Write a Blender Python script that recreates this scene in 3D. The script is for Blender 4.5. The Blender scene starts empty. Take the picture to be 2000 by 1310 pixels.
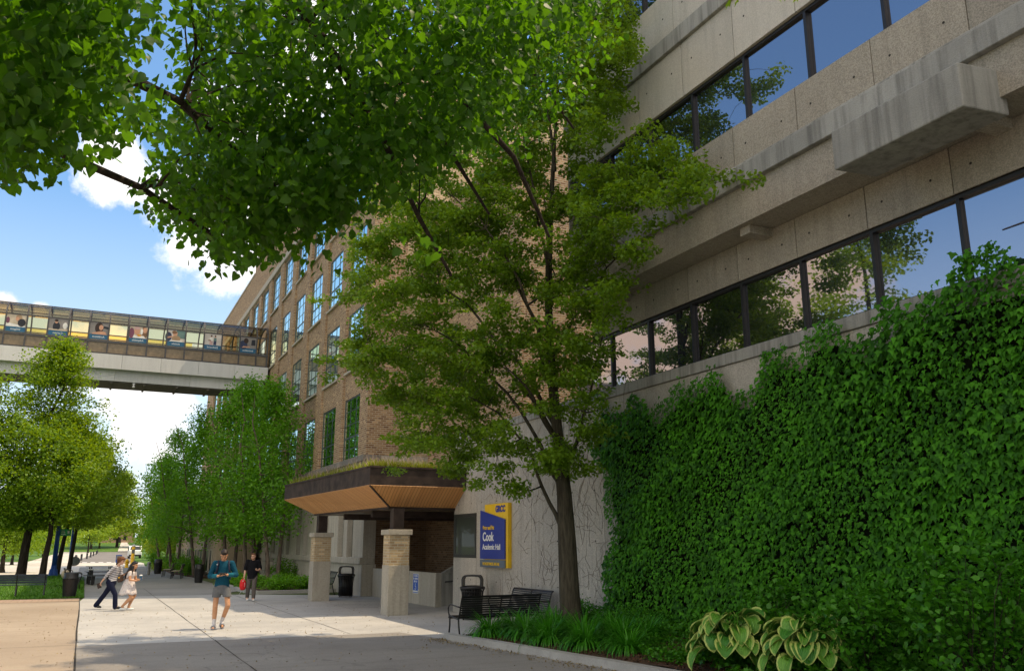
import bpy, bmesh, math, random
import numpy as np
from mathutils import Vector, Matrix, Euler
R = math.radians
rng = np.random.default_rng(11)
rnd = random.Random(5)
scene = bpy.context.scene
COL = scene.collection

# ------------------------------------------------------------------ camera
F_PX, CXP, CYP, HZ, VX, CAMH = 1680., 1000., 655., 1065., 165., 1.9
PITCH = math.atan((HZ - CYP) / F_PX)
YAW = math.atan((CXP - VX) / (F_PX * math.cos(PITCH) + (HZ - CYP) * math.sin(PITCH)))
cam_d = bpy.data.cameras.new('camera')
cam = bpy.data.objects.new('camera', cam_d)
COL.objects.link(cam)
cam.location = (0, 0, CAMH)
cam.rotation_euler = (R(90) + PITCH, 0, -YAW)
cam_d.sensor_width = 36
cam_d.lens = F_PX / 2000 * 36
cam_d.clip_start = 0.05
cam_d.clip_end = 3000
scene.camera = cam

# ------------------------------------------------------------------ mesh builder
class MB:
    def __init__(s):
        s.v = []; s.f = []; s.m = []; s.sm = []
    def add(s, vs, fs, mi=0, smooth=False):
        o = len(s.v)
        s.v += [tuple(map(float, p)) for p in vs]
        for f in fs:
            s.f.append(tuple(o + i for i in f)); s.m.append(mi); s.sm.append(smooth)
        return s
    def box(s, x0, x1, y0, y1, z0, z1, mi=0):
        vs = [(x, y, z) for z in (z0, z1) for y in (y0, y1) for x in (x0, x1)]
        return s.add(vs, [(0,2,3,1),(4,5,7,6),(0,1,5,4),(2,6,7,3),(0,4,6,2),(1,3,7,5)], mi)
    def obox(s, c, ax, ay, az, mi=0):          # oriented box: centre and three half vectors
        c, ax, ay, az = map(Vector, (c, ax, ay, az))
        vs = [c + ax*i + ay*j + az*k for k in (-1,1) for j in (-1,1) for i in (-1,1)]
        return s.add(vs, [(0,2,3,1),(4,5,7,6),(0,1,5,4),(2,6,7,3),(0,4,6,2),(1,3,7,5)], mi)
    def bar(s, a, b, w, h, up=(0,0,1), mi=0):  # rectangular bar from a to b
        a, b = Vector(a), Vector(b); d = (b-a); l = d.length
        if l < 1e-6: return s
        d /= l; up = Vector(up)
        sd = d.cross(up)
        if sd.length < 1e-4: sd = d.cross(Vector((1,0,0)))
        sd.normalize(); u = sd.cross(d)
        return s.obox((a+b)/2, d*l/2, sd*w/2, u*h/2, mi)
    def tube(s, pts, rad, n=8, mi=0, caps=True, smooth=True):
        pts = [Vector(p) for p in pts]
        if not hasattr(rad, '__len__'): rad = [rad]*len(pts)
        vs = []; fs = []; ref = None
        for i, p in enumerate(pts):
            d = (pts[min(i+1, len(pts)-1)] - pts[max(i-1, 0)])
            if d.length < 1e-7: d = Vector((0,0,1))
            d.normalize()
            if ref is None:
                ref = Vector((1,0,0)) if abs(d.x) < .9 else Vector((0,1,0))
            a = (ref - d*ref.dot(d))
            if a.length < 1e-4: a = d.orthogonal()
            a.normalize(); ref = a; b = d.cross(a)
            for k in range(n):
                t = 2*math.pi*k/n
                vs.append(p + (a*math.cos(t) + b*math.sin(t))*rad[i])
        for i in range(len(pts)-1):
            for k in range(n):
                k2 = (k+1) % n
                fs.append((i*n+k, i*n+k2, (i+1)*n+k2, (i+1)*n+k))
        s.add(vs, fs, mi, smooth)
        if caps:
            o = len(s.v) - len(vs)
            s.f.append(tuple(o+k for k in reversed(range(n)))); s.m.append(mi); s.sm.append(False)
            e = o + (len(pts)-1)*n
            s.f.append(tuple(e+k for k in range(n))); s.m.append(mi); s.sm.append(False)
        return s
    def lathe(s, prof, n=24, c=(0,0,0), mi=0, smooth=True, sx=1, sy=1):   # prof: [(r,z)...]
        vs = []; fs = []
        for r, z in prof:
            for k in range(n):
                t = 2*math.pi*k/n
                vs.append((c[0]+sx*r*math.cos(t), c[1]+sy*r*math.sin(t), c[2]+z))
        for i in range(len(prof)-1):
            for k in range(n):
                k2 = (k+1) % n
                fs.append((i*n+k, i*n+k2, (i+1)*n+k2, (i+1)*n+k))
        fs.append(tuple(reversed(range(n)))); fs.append(tuple((len(prof)-1)*n+k for k in range(n)))
        return s.add(vs, fs, mi, smooth)
    def prism(s, poly, vec, mi=0):             # planar polygon extruded along vec
        n = len(poly); v = Vector(vec)
        vs = [Vector(p) for p in poly] + [Vector(p)+v for p in poly]
        fs = [tuple(reversed(range(n))), tuple(range(n, 2*n))] + [(i, (i+1) % n, n+(i+1) % n, n+i) for i in range(n)]
        return s.add(vs, fs, mi)
    def ball(s, c, r, n=12, mi=0):
        if not hasattr(r, '__len__'): r = (r, r, r)
        vs = []; fs = []; h = n//2
        for i in range(h+1):
            p = math.pi*i/h
            for k in range(n):
                t = 2*math.pi*k/n
                vs.append((c[0]+r[0]*math.sin(p)*math.cos(t), c[1]+r[1]*math.sin(p)*math.sin(t), c[2]+r[2]*math.cos(p)))
        for i in range(h):
            for k in range(n):
                fs.append((i*n+k, (i+1)*n+k, (i+1)*n+(k+1) % n, i*n+(k+1) % n))
        return s.add(vs, fs, mi, True)

def world_loc(p):
    l = Vector((0,0,0))
    while p is not None:
        l += Vector(p.location); p = p.parent
    return l

def obj(name, mb, mats, parent=None, world=True, loc=None, bevel=0):
    """one mesh object; vertices are given in world space and shifted to the parent's frame"""
    me = bpy.data.meshes.new(name)
    off = Vector((0,0,0))
    if loc is not None: off = Vector(loc)
    elif parent is not None and world: off = world_loc(parent)
    me.from_pydata([(v[0]-off.x, v[1]-off.y, v[2]-off.z) for v in mb.v], [], mb.f)
    if not isinstance(mats, (list, tuple)): mats = [mats]
    for m in mats: me.materials.append(m)
    me.polygons.foreach_set('material_index', mb.m)
    me.polygons.foreach_set('use_smooth', mb.sm)
    me.update()
    o = bpy.data.objects.new(name, me)
    COL.objects.link(o)
    if parent is not None: o.parent = parent
    if loc is not None:
        o.location = off - (world_loc(parent) if parent is not None else Vector((0,0,0)))
    if bevel:
        b = o.modifiers.new('bevel', 'BEVEL'); b.width = bevel; b.segments = 2; b.limit_method = 'ANGLE'
    return o

def tag(o, label=None, cat=None, group=None, kind=None):
    if label: o['label'] = label
    if cat: o['category'] = cat
    if group: o['group'] = group
    if kind: o['kind'] = kind
    return o

def thing(name, label, cat, loc=(0,0,0), rz=0, group=None):
    o = bpy.data.objects.new(name, None)
    COL.objects.link(o); o.location = loc; o.rotation_euler = (0,0,rz)
    o.empty_display_size = .2
    return tag(o, label, cat, group)

def copy_tree(o, parent=None):
    c = o.copy(); COL.objects.link(c); c.parent = parent
    for ch in list(o.children): copy_tree(ch, c)
    return c

def struct(name, mb, mats, **k):
    return tag(obj(name, mb, mats, **k), kind='structure')

# ------------------------------------------------------------------ materials
class NT:
    def __init__(s, name):
        s.m = bpy.data.materials.new(name); s.m.use_nodes = True
        s.nt = s.m.node_tree; s.b = s.nt.nodes['Principled BSDF']; s.out = s.nt.nodes['Material Output']
    def n(s, t, **k):
        x = s.nt.nodes.new(t)
        for a, v in k.items(): setattr(x, a, v)
        return x
    def l(s, a, b): s.nt.links.new(a, b)
    def coord(s, scale=(1,1,1), kind='Object'):
        tc = s.n('ShaderNodeNewGeometry') if kind == 'World' else s.n('ShaderNodeTexCoord')
        mp = s.n('ShaderNodeMapping'); mp.inputs['Scale'].default_value = scale
        s.l(tc.outputs['Position' if kind == 'World' else kind], mp.inputs['Vector']); return mp.outputs[0]
    def noise(s, vec, scale, detail=4, rough=.55):
        x = s.n('ShaderNodeTexNoise'); x.inputs['Scale'].default_value = scale
        x.inputs['Detail'].default_value = detail; x.inputs['Roughness'].default_value = rough
        s.l(vec, x.inputs['Vector']); return x.outputs['Fac']
    def ramp(s, fac, stops):
        x = s.n('ShaderNodeValToRGB'); e = x.color_ramp.elements
        while len(e) < len(stops): e.new(.5)
        for i, (p, c) in enumerate(stops):
            e[i].position = p; e[i].color = (*c, 1) if len(c) == 3 else c
        s.l(fac, x.inputs[0]); return x.outputs[0]
    def mix(s, fac, a, b, mode='MIX'):
        x = s.n('ShaderNodeMix', data_type='RGBA', blend_type=mode)
        for sock, v in ((x.inputs[0], fac), (x.inputs[6], a), (x.inputs[7], b)):
            if isinstance(v, (int, float)): sock.default_value = v
            elif isinstance(v, tuple): sock.default_value = (*v, 1)
            else: s.l(v, sock)
        return x.outputs[2]
    def math(s, op, a, b=0, clamp=False):
        x = s.n('ShaderNodeMath', operation=op, use_clamp=clamp)
        for i, v in enumerate((a, b)):
            if isinstance(v, (int, float)): x.inputs[i].default_value = v
            else: s.l(v, x.inputs[i])
        return x.outputs[0]
    def bump(s, h, strength=.3, dist=.02):
        x = s.n('ShaderNodeBump'); x.inputs['Strength'].default_value = strength
        x.inputs['Distance'].default_value = dist
        s.l(h, x.inputs['Height']); s.l(x.outputs[0], s.b.inputs['Normal'])
    def col(s, c):
        if isinstance(c, tuple): s.b.inputs['Base Color'].default_value = (*c, 1)
        else: s.l(c, s.b.inputs['Base Color'])
    def set(s, rough=.8, spec=.3, metal=0):
        s.b.inputs['Roughness'].default_value = rough
        s.b.inputs['Specular IOR Level'].default_value = spec
        s.b.inputs['Metallic'].default_value = metal
        return s

def plain(name, c, rough=.6, spec=.4, metal=0, var=.25, scale=6):
    t = NT(name); v = t.coord((1,1,1))
    f = t.noise(v, scale, 5)
    t.col(t.ramp(f, [(.3, tuple(x*(1-var) for x in c)), (.7, tuple(min(1, x*(1+var)) for x in c))]))
    t.set(rough, spec, metal); return t.m

def concrete(name, c, pebble=.35, streak=.3, scale=38, rough=.9):
    t = NT(name); v = t.coord(kind='World')
    big = t.noise(v, .6, 5); st = t.noise(t.coord((5,5,.30), 'World'), 1.4, 6, .62)
    dk = tuple(x*(1-streak) for x in c); lt = tuple(min(1, x*(1+streak*.5)) for x in c)
    base = t.mix(big, dk, lt)
    base = t.mix(t.ramp(st, [(.45,(0,0,0)),(.7,(1,1,1))]), base, dk)
    vo = t.n('ShaderNodeTexVoronoi'); vo.inputs['Scale'].default_value = scale; t.l(v, vo.inputs['Vector'])
    peb = t.n('ShaderNodeSeparateColor'); t.l(vo.outputs['Color'], peb.inputs[0])
    sp = t.ramp(peb.outputs[0], [(.12,tuple([1-pebble*1.5]*3)),(.5,(1,1,1)),(.92,tuple([1+pebble*1.3]*3))])
    base = t.mix(1, base, sp, 'MULTIPLY')
    gi = t.n('ShaderNodeNewGeometry'); base = t.mix(1, base, t.ramp(gi.outputs['Random Per Island'], [(0,(.86,.86,.85)),(1,(1.06,1.05,1.03))]), 'MULTIPLY')
    t.col(base); t.set(rough, .25)
    t.bump(t.math('ADD', peb.outputs[0], t.noise(v, 90, 3)), .5, .012); return t.m

def facade_uv(t):
    g = t.n('ShaderNodeNewGeometry'); sx = t.n('ShaderNodeSeparateXYZ'); t.l(g.outputs['Position'], sx.inputs[0])
    u = t.math('ADD', sx.outputs[0], sx.outputs[1]); cb = t.n('ShaderNodeCombineXYZ')
    t.l(u, cb.inputs[0]); t.l(sx.outputs[2], cb.inputs[1]); return cb.outputs[0], g.outputs['Position']

def brickmat(name, c1, c2, c3, mortar, bw=.24, bh=.085, ms=.012, contrast=1., bump=.5):
    t = NT(name); uv, pos = facade_uv(t)
    br = t.n('ShaderNodeTexBrick'); t.l(uv, br.inputs['Vector'])
    br.inputs['Scale'].default_value = 1; br.inputs['Brick Width'].default_value = bw
    br.inputs['Row Height'].default_value = bh; br.inputs['Mortar Size'].default_value = ms
    br.inputs['Color1'].default_value = (0,0,0,1); br.inputs['Color2'].default_value = (1,1,1,1)
    br.inputs['Mortar'].default_value = (.5,.5,.5,1)
    colr = t.ramp(br.outputs['Color'], [(.0,c3),(.22,c1),(.6,c2),(.8,c1),(.93,tuple(x*1.3 for x in c2)),(1,tuple(x*1.5 for x in c2))])
    big = t.noise(pos, .5, 4)
    colr = t.mix(t.math('MULTIPLY', big, .55), colr, tuple(x*.62 for x in c1))
    colr = t.mix(br.outputs['Fac'], colr, mortar)
    t.col(colr); t.set(.9, .2)
    inv = t.math('SUBTRACT', 1, br.outputs['Fac'])
    t.bump(t.math('ADD', inv, t.math('MULTIPLY', t.noise(pos, 30), .4)), bump, .015); return t.m

def glassmat(name, tint, refl=.6, dark=(.012,.014,.016), rough=.015, wav=.0):
    t = NT(name); t.col(dark); t.set(.3, .5)
    gl = t.n('ShaderNodeBsdfGlossy'); gl.inputs['Color'].default_value = (*tint, 1); gl.inputs['Roughness'].default_value = rough
    fr = t.n('ShaderNodeFresnel'); fr.inputs['IOR'].default_value = 1.6
    fac = t.math('ADD', t.math('MULTIPLY', fr.outputs[0], 1-refl), refl, True)
    mx = t.n('ShaderNodeMixShader'); t.l(fac, mx.inputs[0]); t.l(t.b.outputs[0], mx.inputs[1]); t.l(gl.outputs[0], mx.inputs[2])
    t.l(mx.outputs[0], t.out.inputs['Surface'])
    if wav:
        v = t.coord(kind='World'); bp = t.n('ShaderNodeBump'); bp.inputs['Strength'].default_value = wav; bp.inputs['Distance'].default_value = .05
        t.l(t.noise(v, .9, 2), bp.inputs['Height']); t.l(bp.outputs[0], gl.inputs['Normal'])
    return t.m

def clearglass(name, tint, refl=.12, alpha=.9):
    t = NT(name); tr = t.n('ShaderNodeBsdfTransparent'); tr.inputs[0].default_value = (*tint, 1)
    gl = t.n('ShaderNodeBsdfGlossy'); gl.inputs['Roughness'].default_value = .03
    fr = t.n('ShaderNodeFresnel'); fr.inputs['IOR'].default_value = 1.5
    fac = t.math('ADD', t.math('MULTIPLY', fr.outputs[0], .8), refl, True)
    mx = t.n('ShaderNodeMixShader'); t.l(fac, mx.inputs[0]); t.l(tr.outputs[0], mx.inputs[1]); t.l(gl.outputs[0], mx.inputs[2])
    t.l(mx.outputs[0], t.out.inputs['Surface']); return t.m

def leafmat(name, dark, light, trans, tw=.4, clump=.7, rough=.5, tip=None):
    """leaf colour differs from leaf to leaf and from clump to clump; part of the light passes through"""
    t = NT(name); g = t.n('ShaderNodeNewGeometry')
    pos = t.noise(g.outputs['Position'], clump, 3)
    f = t.math('ADD', t.math('MULTIPLY', g.outputs['Random Per Island'], .55), t.math('MULTIPLY', pos, .6), True)
    c = t.ramp(f, [(.2, dark), (.55, tuple((a+b)/2 for a, b in zip(dark, light))), (.9, light)])
    t.col(c); t.set(rough, .35)
    tr = t.n('ShaderNodeBsdfTranslucent'); t.l(t.mix(f, tuple(x*.7 for x in trans), trans), tr.inputs[0])
    mx = t.n('ShaderNodeMixShader'); mx.inputs[0].default_value = tw
    t.l(t.b.outputs[0], mx.inputs[1]); t.l(tr.outputs[0], mx.inputs[2]); t.l(mx.outputs[0], t.out.inputs['Surface'])
    return t.m

def barkmat(name, a, b, scale=9):
    t = NT(name); v = t.coord((1,1,.14), 'World'); f = t.noise(v, scale*2, 6, .65)
    t.col(t.ramp(f, [(.3, a), (.7, b)])); t.set(.95, .15); t.bump(f, .9, .04); return t.m

M = {}
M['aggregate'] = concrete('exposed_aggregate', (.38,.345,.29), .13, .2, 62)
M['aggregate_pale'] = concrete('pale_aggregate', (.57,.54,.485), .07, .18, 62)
M['aggregate_wall'] = concrete('podium_aggregate', (.52,.485,.435), .12, .22, 62)
M['cast'] = concrete('cast_concrete', (.43,.425,.40), .03, .55, 60)
M['joint'] = plain('joint_dark', (.05,.046,.042), .95, .1)  # dark tone of panel joints, tie holes and paving joints
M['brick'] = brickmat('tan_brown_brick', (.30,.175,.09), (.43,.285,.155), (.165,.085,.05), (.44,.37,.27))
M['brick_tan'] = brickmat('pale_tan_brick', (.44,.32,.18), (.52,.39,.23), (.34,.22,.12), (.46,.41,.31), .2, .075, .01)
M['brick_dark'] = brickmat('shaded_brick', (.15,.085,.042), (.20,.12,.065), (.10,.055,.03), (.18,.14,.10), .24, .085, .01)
M['lime'] = concrete('limestone', (.50,.46,.39), .04, .28, 25)
M['lime_dark'] = concrete('weathered_limestone', (.27,.25,.22), .05, .4, 25)
M['lime_block'] = brickmat('limestone_blocks', (.47,.43,.36), (.53,.48,.41), (.40,.36,.30), (.22,.20,.17), 1.1, .52, .014, bump=.8)
M['stucco'] = concrete('tan_stucco', (.46,.36,.26), .04, .2, 25)
M['glass_cook'] = glassmat('coated_window_glass', (.62,.61,.68), .60, wav=.012)
M['glass_brick'] = glassmat('greenish_window_glass', (.74,.97,1.0), .88, wav=.03)
M['glass_dark'] = glassmat('dark_window_glass', (.2,.22,.22), .0)
M['frame_dark'] = plain('bronze_frame', (.018,.017,.018), .45, .4)
M['frame_green'] = plain('grey_green_frame', (.05,.07,.065), .5, .4)
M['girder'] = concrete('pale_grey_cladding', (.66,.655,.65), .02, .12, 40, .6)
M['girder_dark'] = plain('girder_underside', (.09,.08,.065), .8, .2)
M['rib'] = plain('bronze_rib', (.055,.05,.05), .45, .5)
M['gold_glass'] = clearglass('bronze_tinted_glass', (1.0,.62,.085), .01)
M['grey_glass'] = clearglass('grey_tinted_glass', (.97,.90,.74), .02)
M['roof_gold'] = clearglass('amber_roof_glass', (1.0,.84,.50), .01)
M['tan_panel'] = plain('tan_spandrel_panel', (.20,.145,.085), .4, .5)
M['corten'] = plain('weathered_dark_steel', (.045,.032,.027), .75, .25, var=.5, scale=3)
M['black_metal'] = plain('black_powder_coat', (.012,.011,.011), .42, .5, var=.2)
M['blue_bench'] = plain('blue_grey_slats', (.045,.06,.085), .55, .4)
M['white_paint'] = plain('white_paint', (.78,.78,.76), .5, .4, var=.06)
M['sign_blue'] = plain('sign_blue', (.012,.03,.26), .4, .5, var=.08)
M['sign_yellow'] = plain('sign_yellow', (.80,.50,.012), .4, .5, var=.05)
M['sign_grey'] = plain('sign_grey_blue', (.10,.13,.17), .45, .4, var=.08)
M['poster_blue'] = plain('poster_blue', (.01,.10,.20), .4, .4, var=.05)
M['access_blue'] = plain('access_sign_blue', (.015,.10,.50), .4, .4, var=.05)
M['pole_blue'] = plain('blue_painted_steel', (.015,.07,.33), .45, .5, var=.2)
M['sign_green'] = plain('sign_green', (.02,.30,.09), .45, .4, var=.1)
M['yellow_paint'] = plain('yellow_paint', (.80,.46,.01), .45, .4, var=.12)
M['steel'] = plain('grey_steel', (.22,.22,.22), .45, .5, .6)
M['wood_light'] = plain('pale_wood', (.42,.34,.22), .7, .3)
M['bark'] = barkmat('grey_brown_bark', (.045,.035,.027), (.16,.13,.10))
M['bark_dark'] = barkmat('dark_bark', (.018,.014,.011), (.07,.055,.045))
M['bark_pear'] = barkmat('pear_bark', (.030,.026,.018), (.105,.09,.065))
M['bark_birch'] = barkmat('birch_bark', (.05,.035,.028), (.24,.19,.15))

def soffitmat():
    t = NT('cedar_soffit'); g = t.n('ShaderNodeTexCoord'); uvn = t.n('ShaderNodeUVMap')
    mp = t.n('ShaderNodeMapping'); mp.inputs['Scale'].default_value = (1,1,1); t.l(uvn.outputs[0], mp.inputs[0])
    br = t.n('ShaderNodeTexBrick'); t.l(mp.outputs[0], br.inputs['Vector'])
    br.inputs['Scale'].default_value = 1; br.inputs['Brick Width'].default_value = 3.2; br.inputs['Row Height'].default_value = .1
    br.inputs['Mortar Size'].default_value = .006; br.inputs['Color1'].default_value = (.58,.29,.10,1)
    br.inputs['Color2'].default_value = (.72,.39,.15,1); br.inputs['Mortar'].default_value = (.16,.07,.025,1)
    gr = t.n('ShaderNodeMapping'); gr.inputs['Scale'].default_value = (2,40,1); t.l(uvn.outputs[0], gr.inputs[0])
    c = t.mix(t.math('MULTIPLY', t.noise(gr.outputs[0], 2, 4), .5), br.outputs['Color'], (.42,.19,.06))
    t.col(c); t.set(.5, .35); return t.m
M['cedar'] = soffitmat()

def groundmat(name, a, b, sc=1.2, speck=.25, warm=None, rough=.9, worn=.0):
    t = NT(name); v = t.coord(kind='World')
    c = t.mix(t.ramp(t.noise(v, sc*.35, 6, .6), [(.35,(0,0,0)),(.65,(1,1,1))]), a, b)
    st = t.noise(t.coord((.25,2.0,1), 'World'), 1.6, 5, .6)
    c = t.mix(t.math('MULTIPLY', t.ramp(st, [(.5,(0,0,0)),(.75,(1,1,1))]), .35), c, tuple(x*.75 for x in a))
    c = t.mix(t.math('MULTIPLY', t.ramp(t.noise(v, 5.5, 2, .4), [(.64,(0,0,0)),(.72,(1,1,1))]), .22), c, tuple(x*.55 for x in a))
    sp = t.noise(v, 70, 3, .8)
    c = t.mix(1, c, t.ramp(sp, [(.3,tuple([1-speck]*3)),(.7,tuple([1+speck]*3))]), 'MULTIPLY')
    ck = t.n('ShaderNodeTexVoronoi', feature='DISTANCE_TO_EDGE'); ck.inputs['Scale'].default_value = .22
    wv = t.n('ShaderNodeVectorMath', operation='ADD'); nz = t.n('ShaderNodeTexNoise'); nz.inputs['Scale'].default_value = 1.5
    t.l(v, nz.inputs['Vector']); t.l(v, wv.inputs[0]); t.l(nz.outputs['Color'], wv.inputs[1]); t.l(wv.outputs[0], ck.inputs['Vector'])
    c = t.mix(t.math('MULTIPLY', t.ramp(ck.outputs['Distance'], [(.0,(1,1,1)),(.006,(0,0,0))]), worn), c, tuple(x*.35 for x in a))
    t.col(c); t.set(rough, .3); t.bump(sp, .25, .006); return t.m
M['pave_light'] = groundmat('light_concrete_paving', (.36,.355,.345), (.47,.46,.44), 1.2, .18, worn=.25)
M['pave_grey'] = groundmat('worn_grey_paving', (.215,.20,.185), (.275,.26,.24), 1.0, .3, worn=.4)
M['pave_tan'] = groundmat('tan_concrete_paving', (.31,.25,.19), (.38,.315,.245), .8, .2, worn=.25)
M['path_grey'] = groundmat('grey_path', (.24,.235,.225), (.31,.30,.285), .8, .2)
M['road'] = groundmat('road_asphalt', (.17,.155,.14), (.23,.21,.19), .4, .2)
M['sidewalk'] = groundmat('pale_sidewalk', (.50,.46,.40), (.60,.56,.49), .5, .1)
M['kerb'] = groundmat('kerb_concrete', (.33,.32,.30), (.42,.41,.385), 2, .2)
M['grass'] = groundmat('lawn_soil', (.045,.11,.012), (.10,.19,.02), 1.5, .5, rough=1)
M['earth'] = groundmat('earth', (.06,.08,.02), (.10,.13,.035), .3, .3, rough=1)
M['mulch'] = groundmat('bark_mulch', (.050,.028,.016), (.10,.058,.034), 14, .6, rough=1)
def pavers():
    t = NT('brick_pavers'); g = t.n('ShaderNodeNewGeometry'); br = t.n('ShaderNodeTexBrick'); t.l(g.outputs['Position'], br.inputs['Vector'])
    br.inputs['Scale'].default_value = 1; br.inputs['Brick Width'].default_value = .42; br.inputs['Row Height'].default_value = .42
    br.inputs['Mortar Size'].default_value = .014
    br.inputs['Color1'].default_value = (.34,.235,.17,1); br.inputs['Color2'].default_value = (.42,.30,.22,1); br.inputs['Mortar'].default_value = (.10,.07,.05,1)
    t.col(t.mix(t.noise(g.outputs['Position'], 3), br.outputs['Color'], (.33,.26,.2))); t.set(.9,.2); return t.m
M['pavers'] = pavers()
# ------------------------------------------------------------------ sky, sun, world
SUN_EL, SUN_AZ = R(62), math.atan2(1.0, -.28)      # azimuth measured from +Y towards +X
sd = Vector((math.sin(SUN_AZ)*math.cos(SUN_EL), math.cos(SUN_AZ)*math.cos(SUN_EL), math.sin(SUN_EL)))
sun_d = bpy.data.lights.new('sun', 'SUN'); sun = bpy.data.objects.new('sun', sun_d); COL.objects.link(sun)
sun_d.energy = 4.4; sun_d.angle = R(.5); sun_d.color = (1, .80, .54)
sun.rotation_euler = (-sd).to_track_quat('-Z', 'Y').to_euler(); sun.location = (30, -10, 60)

def pxdir(x, y):
    f = Vector((math.sin(YAW)*math.cos(PITCH), math.cos(YAW)*math.cos(PITCH), math.sin(PITCH)))
    r = Vector((math.cos(YAW), -math.sin(YAW), 0)); u = r.cross(f)
    return (f*F_PX + r*(x-CXP) - u*(y-CYP)).normalized()

def make_world():
    w = bpy.data.worlds.new('World'); scene.world = w; w.use_nodes = True
    nt = w.node_tree; nd = nt.nodes; L = nt.links.new
    bg = nd['Background']; bg.inputs['Strength'].default_value = .15
    sky = nd.new('ShaderNodeTexSky'); sky.sky_type = 'NISHITA'; sky.sun_disc = False
    sky.sun_elevation = SUN_EL; sky.sun_rotation = SUN_AZ; sky.air_density = 1.1; sky.dust_density = .6; sky.ozone_density = 1.6
    tc = nd.new('ShaderNodeTexCoord')
    def mth(op, a, b=0, c=0, clamp=False):
        x = nd.new('ShaderNodeMath'); x.operation = op; x.use_clamp = clamp
        for i, v in enumerate((a, b, c)):
            if isinstance(v, (int, float)): x.inputs[i].default_value = v
            else: L(v, x.inputs[i])
        return x.outputs[0]
    n1 = nd.new('ShaderNodeTexNoise'); n1.inputs['Scale'].default_value = 14; n1.inputs['Detail'].default_value = 9; n1.inputs['Roughness'].default_value = .62
    L(tc.outputs['Generated'], n1.inputs['Vector'])
    # cumulus puffs: soft discs in direction space, broken up by fractal noise
    puffs = [(pxdir(225,330),.035),(pxdir(270,365),.042),(pxdir(320,395),.045),(pxdir(390,440),.05),(pxdir(470,470),.055),(pxdir(540,470),.06),
             (pxdir(470,250),.06),(pxdir(560,380),.06),(pxdir(8,596),.016),(pxdir(75,606),.009),(pxdir(290,800),.05),(pxdir(600,120),.08),
             (pxdir(-150,700),.05),(pxdir(-40,680),.03),(pxdir(230,690),.03),(pxdir(120,700),.035)]
    for (x, y), r in (((1220,700),.05),((1290,740),.05),((1190,650),.045),((1330,690),.04),((1500,590),.06),((1600,560),.06),((1420,640),.05)):
        d = pxdir(x, y); puffs.append((Vector((-d.x, d.y, d.z)), r))     # clouds over the lawn that the windows mirror
    for az in range(100, 265, 26):  # unseen cloud bank behind the camera, added to brighten the shaded fronts
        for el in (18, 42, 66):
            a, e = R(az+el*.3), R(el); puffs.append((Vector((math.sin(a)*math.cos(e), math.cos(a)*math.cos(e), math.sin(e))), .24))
    for k in range(9):  # ring of clouds overhead, out of view, added as neutral fill light
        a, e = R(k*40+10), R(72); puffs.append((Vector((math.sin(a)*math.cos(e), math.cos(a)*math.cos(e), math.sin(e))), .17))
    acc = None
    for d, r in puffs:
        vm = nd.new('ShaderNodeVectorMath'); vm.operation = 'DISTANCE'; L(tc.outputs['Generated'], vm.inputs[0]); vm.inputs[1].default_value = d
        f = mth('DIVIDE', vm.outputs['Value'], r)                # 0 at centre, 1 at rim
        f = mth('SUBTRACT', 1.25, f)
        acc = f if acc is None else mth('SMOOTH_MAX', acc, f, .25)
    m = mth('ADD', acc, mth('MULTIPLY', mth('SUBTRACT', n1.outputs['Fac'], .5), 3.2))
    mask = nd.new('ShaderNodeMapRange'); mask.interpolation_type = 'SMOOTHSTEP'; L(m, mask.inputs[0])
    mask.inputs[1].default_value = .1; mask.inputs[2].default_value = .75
    # thin high haze and brightness toward the horizon
    sx = nd.new('ShaderNodeSeparateXYZ'); L(tc.outputs['Generated'], sx.inputs[0])
    hz = nd.new('ShaderNodeMapRange'); L(sx.outputs[2], hz.inputs[0]); hz.inputs[1].default_value = .36; hz.inputs[2].default_value = .05
    hz.inputs[3].default_value = 0; hz.inputs[4].default_value = .8
    warm = nd.new('ShaderNodeMapRange'); L(sx.outputs[0], warm.inputs[0]); warm.inputs[1].default_value = -.25; warm.inputs[2].default_value = -.05
    cc = nd.new('ShaderNodeMix'); cc.data_type = 'RGBA'; L(warm.outputs[0], cc.inputs[0]); cc.inputs[6].default_value = (7.4,5.5,4.1,1); cc.inputs[7].default_value = (9.0,8.8,8.6,1)
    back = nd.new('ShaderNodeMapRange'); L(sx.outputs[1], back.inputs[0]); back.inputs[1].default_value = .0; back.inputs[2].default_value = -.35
    cb = nd.new('ShaderNodeMix'); cb.data_type = 'RGBA'; L(back.outputs[0], cb.inputs[0]); L(cc.outputs[2], cb.inputs[6]); cb.inputs[7].default_value = (13.2,12.0,10.2,1)  # added clouds behind the camera get a brighter colour for more fill
    tint = nd.new('ShaderNodeMix'); tint.data_type = 'RGBA'; tint.blend_type = 'MULTIPLY'; tint.inputs[0].default_value = 1
    L(sky.outputs[0], tint.inputs[6]); tint.inputs[7].default_value = SKYTINT
    mh = nd.new('ShaderNodeMix'); mh.data_type = 'RGBA'; L(hz.outputs[0], mh.inputs[0]); L(tint.outputs[2], mh.inputs[6]); mh.inputs[7].default_value = (6.6,7.1,7.6,1)
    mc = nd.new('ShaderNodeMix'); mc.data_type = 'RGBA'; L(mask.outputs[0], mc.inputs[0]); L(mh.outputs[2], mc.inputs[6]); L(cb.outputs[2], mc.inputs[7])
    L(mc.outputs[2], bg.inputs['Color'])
SKYTINT = (1.12, 1.38, 1.50, 1)
make_world()
scene.view_settings.view_transform = 'Standard'; scene.view_settings.look = 'None'; scene.view_settings.exposure = 0; scene.view_settings.gamma = 1
scene.render.engine = 'CYCLES'
scene.cycles.use_denoising = True
scene.cycles.max_bounces = 7; scene.cycles.diffuse_bounces = 3; scene.cycles.glossy_bounces = 4
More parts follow.
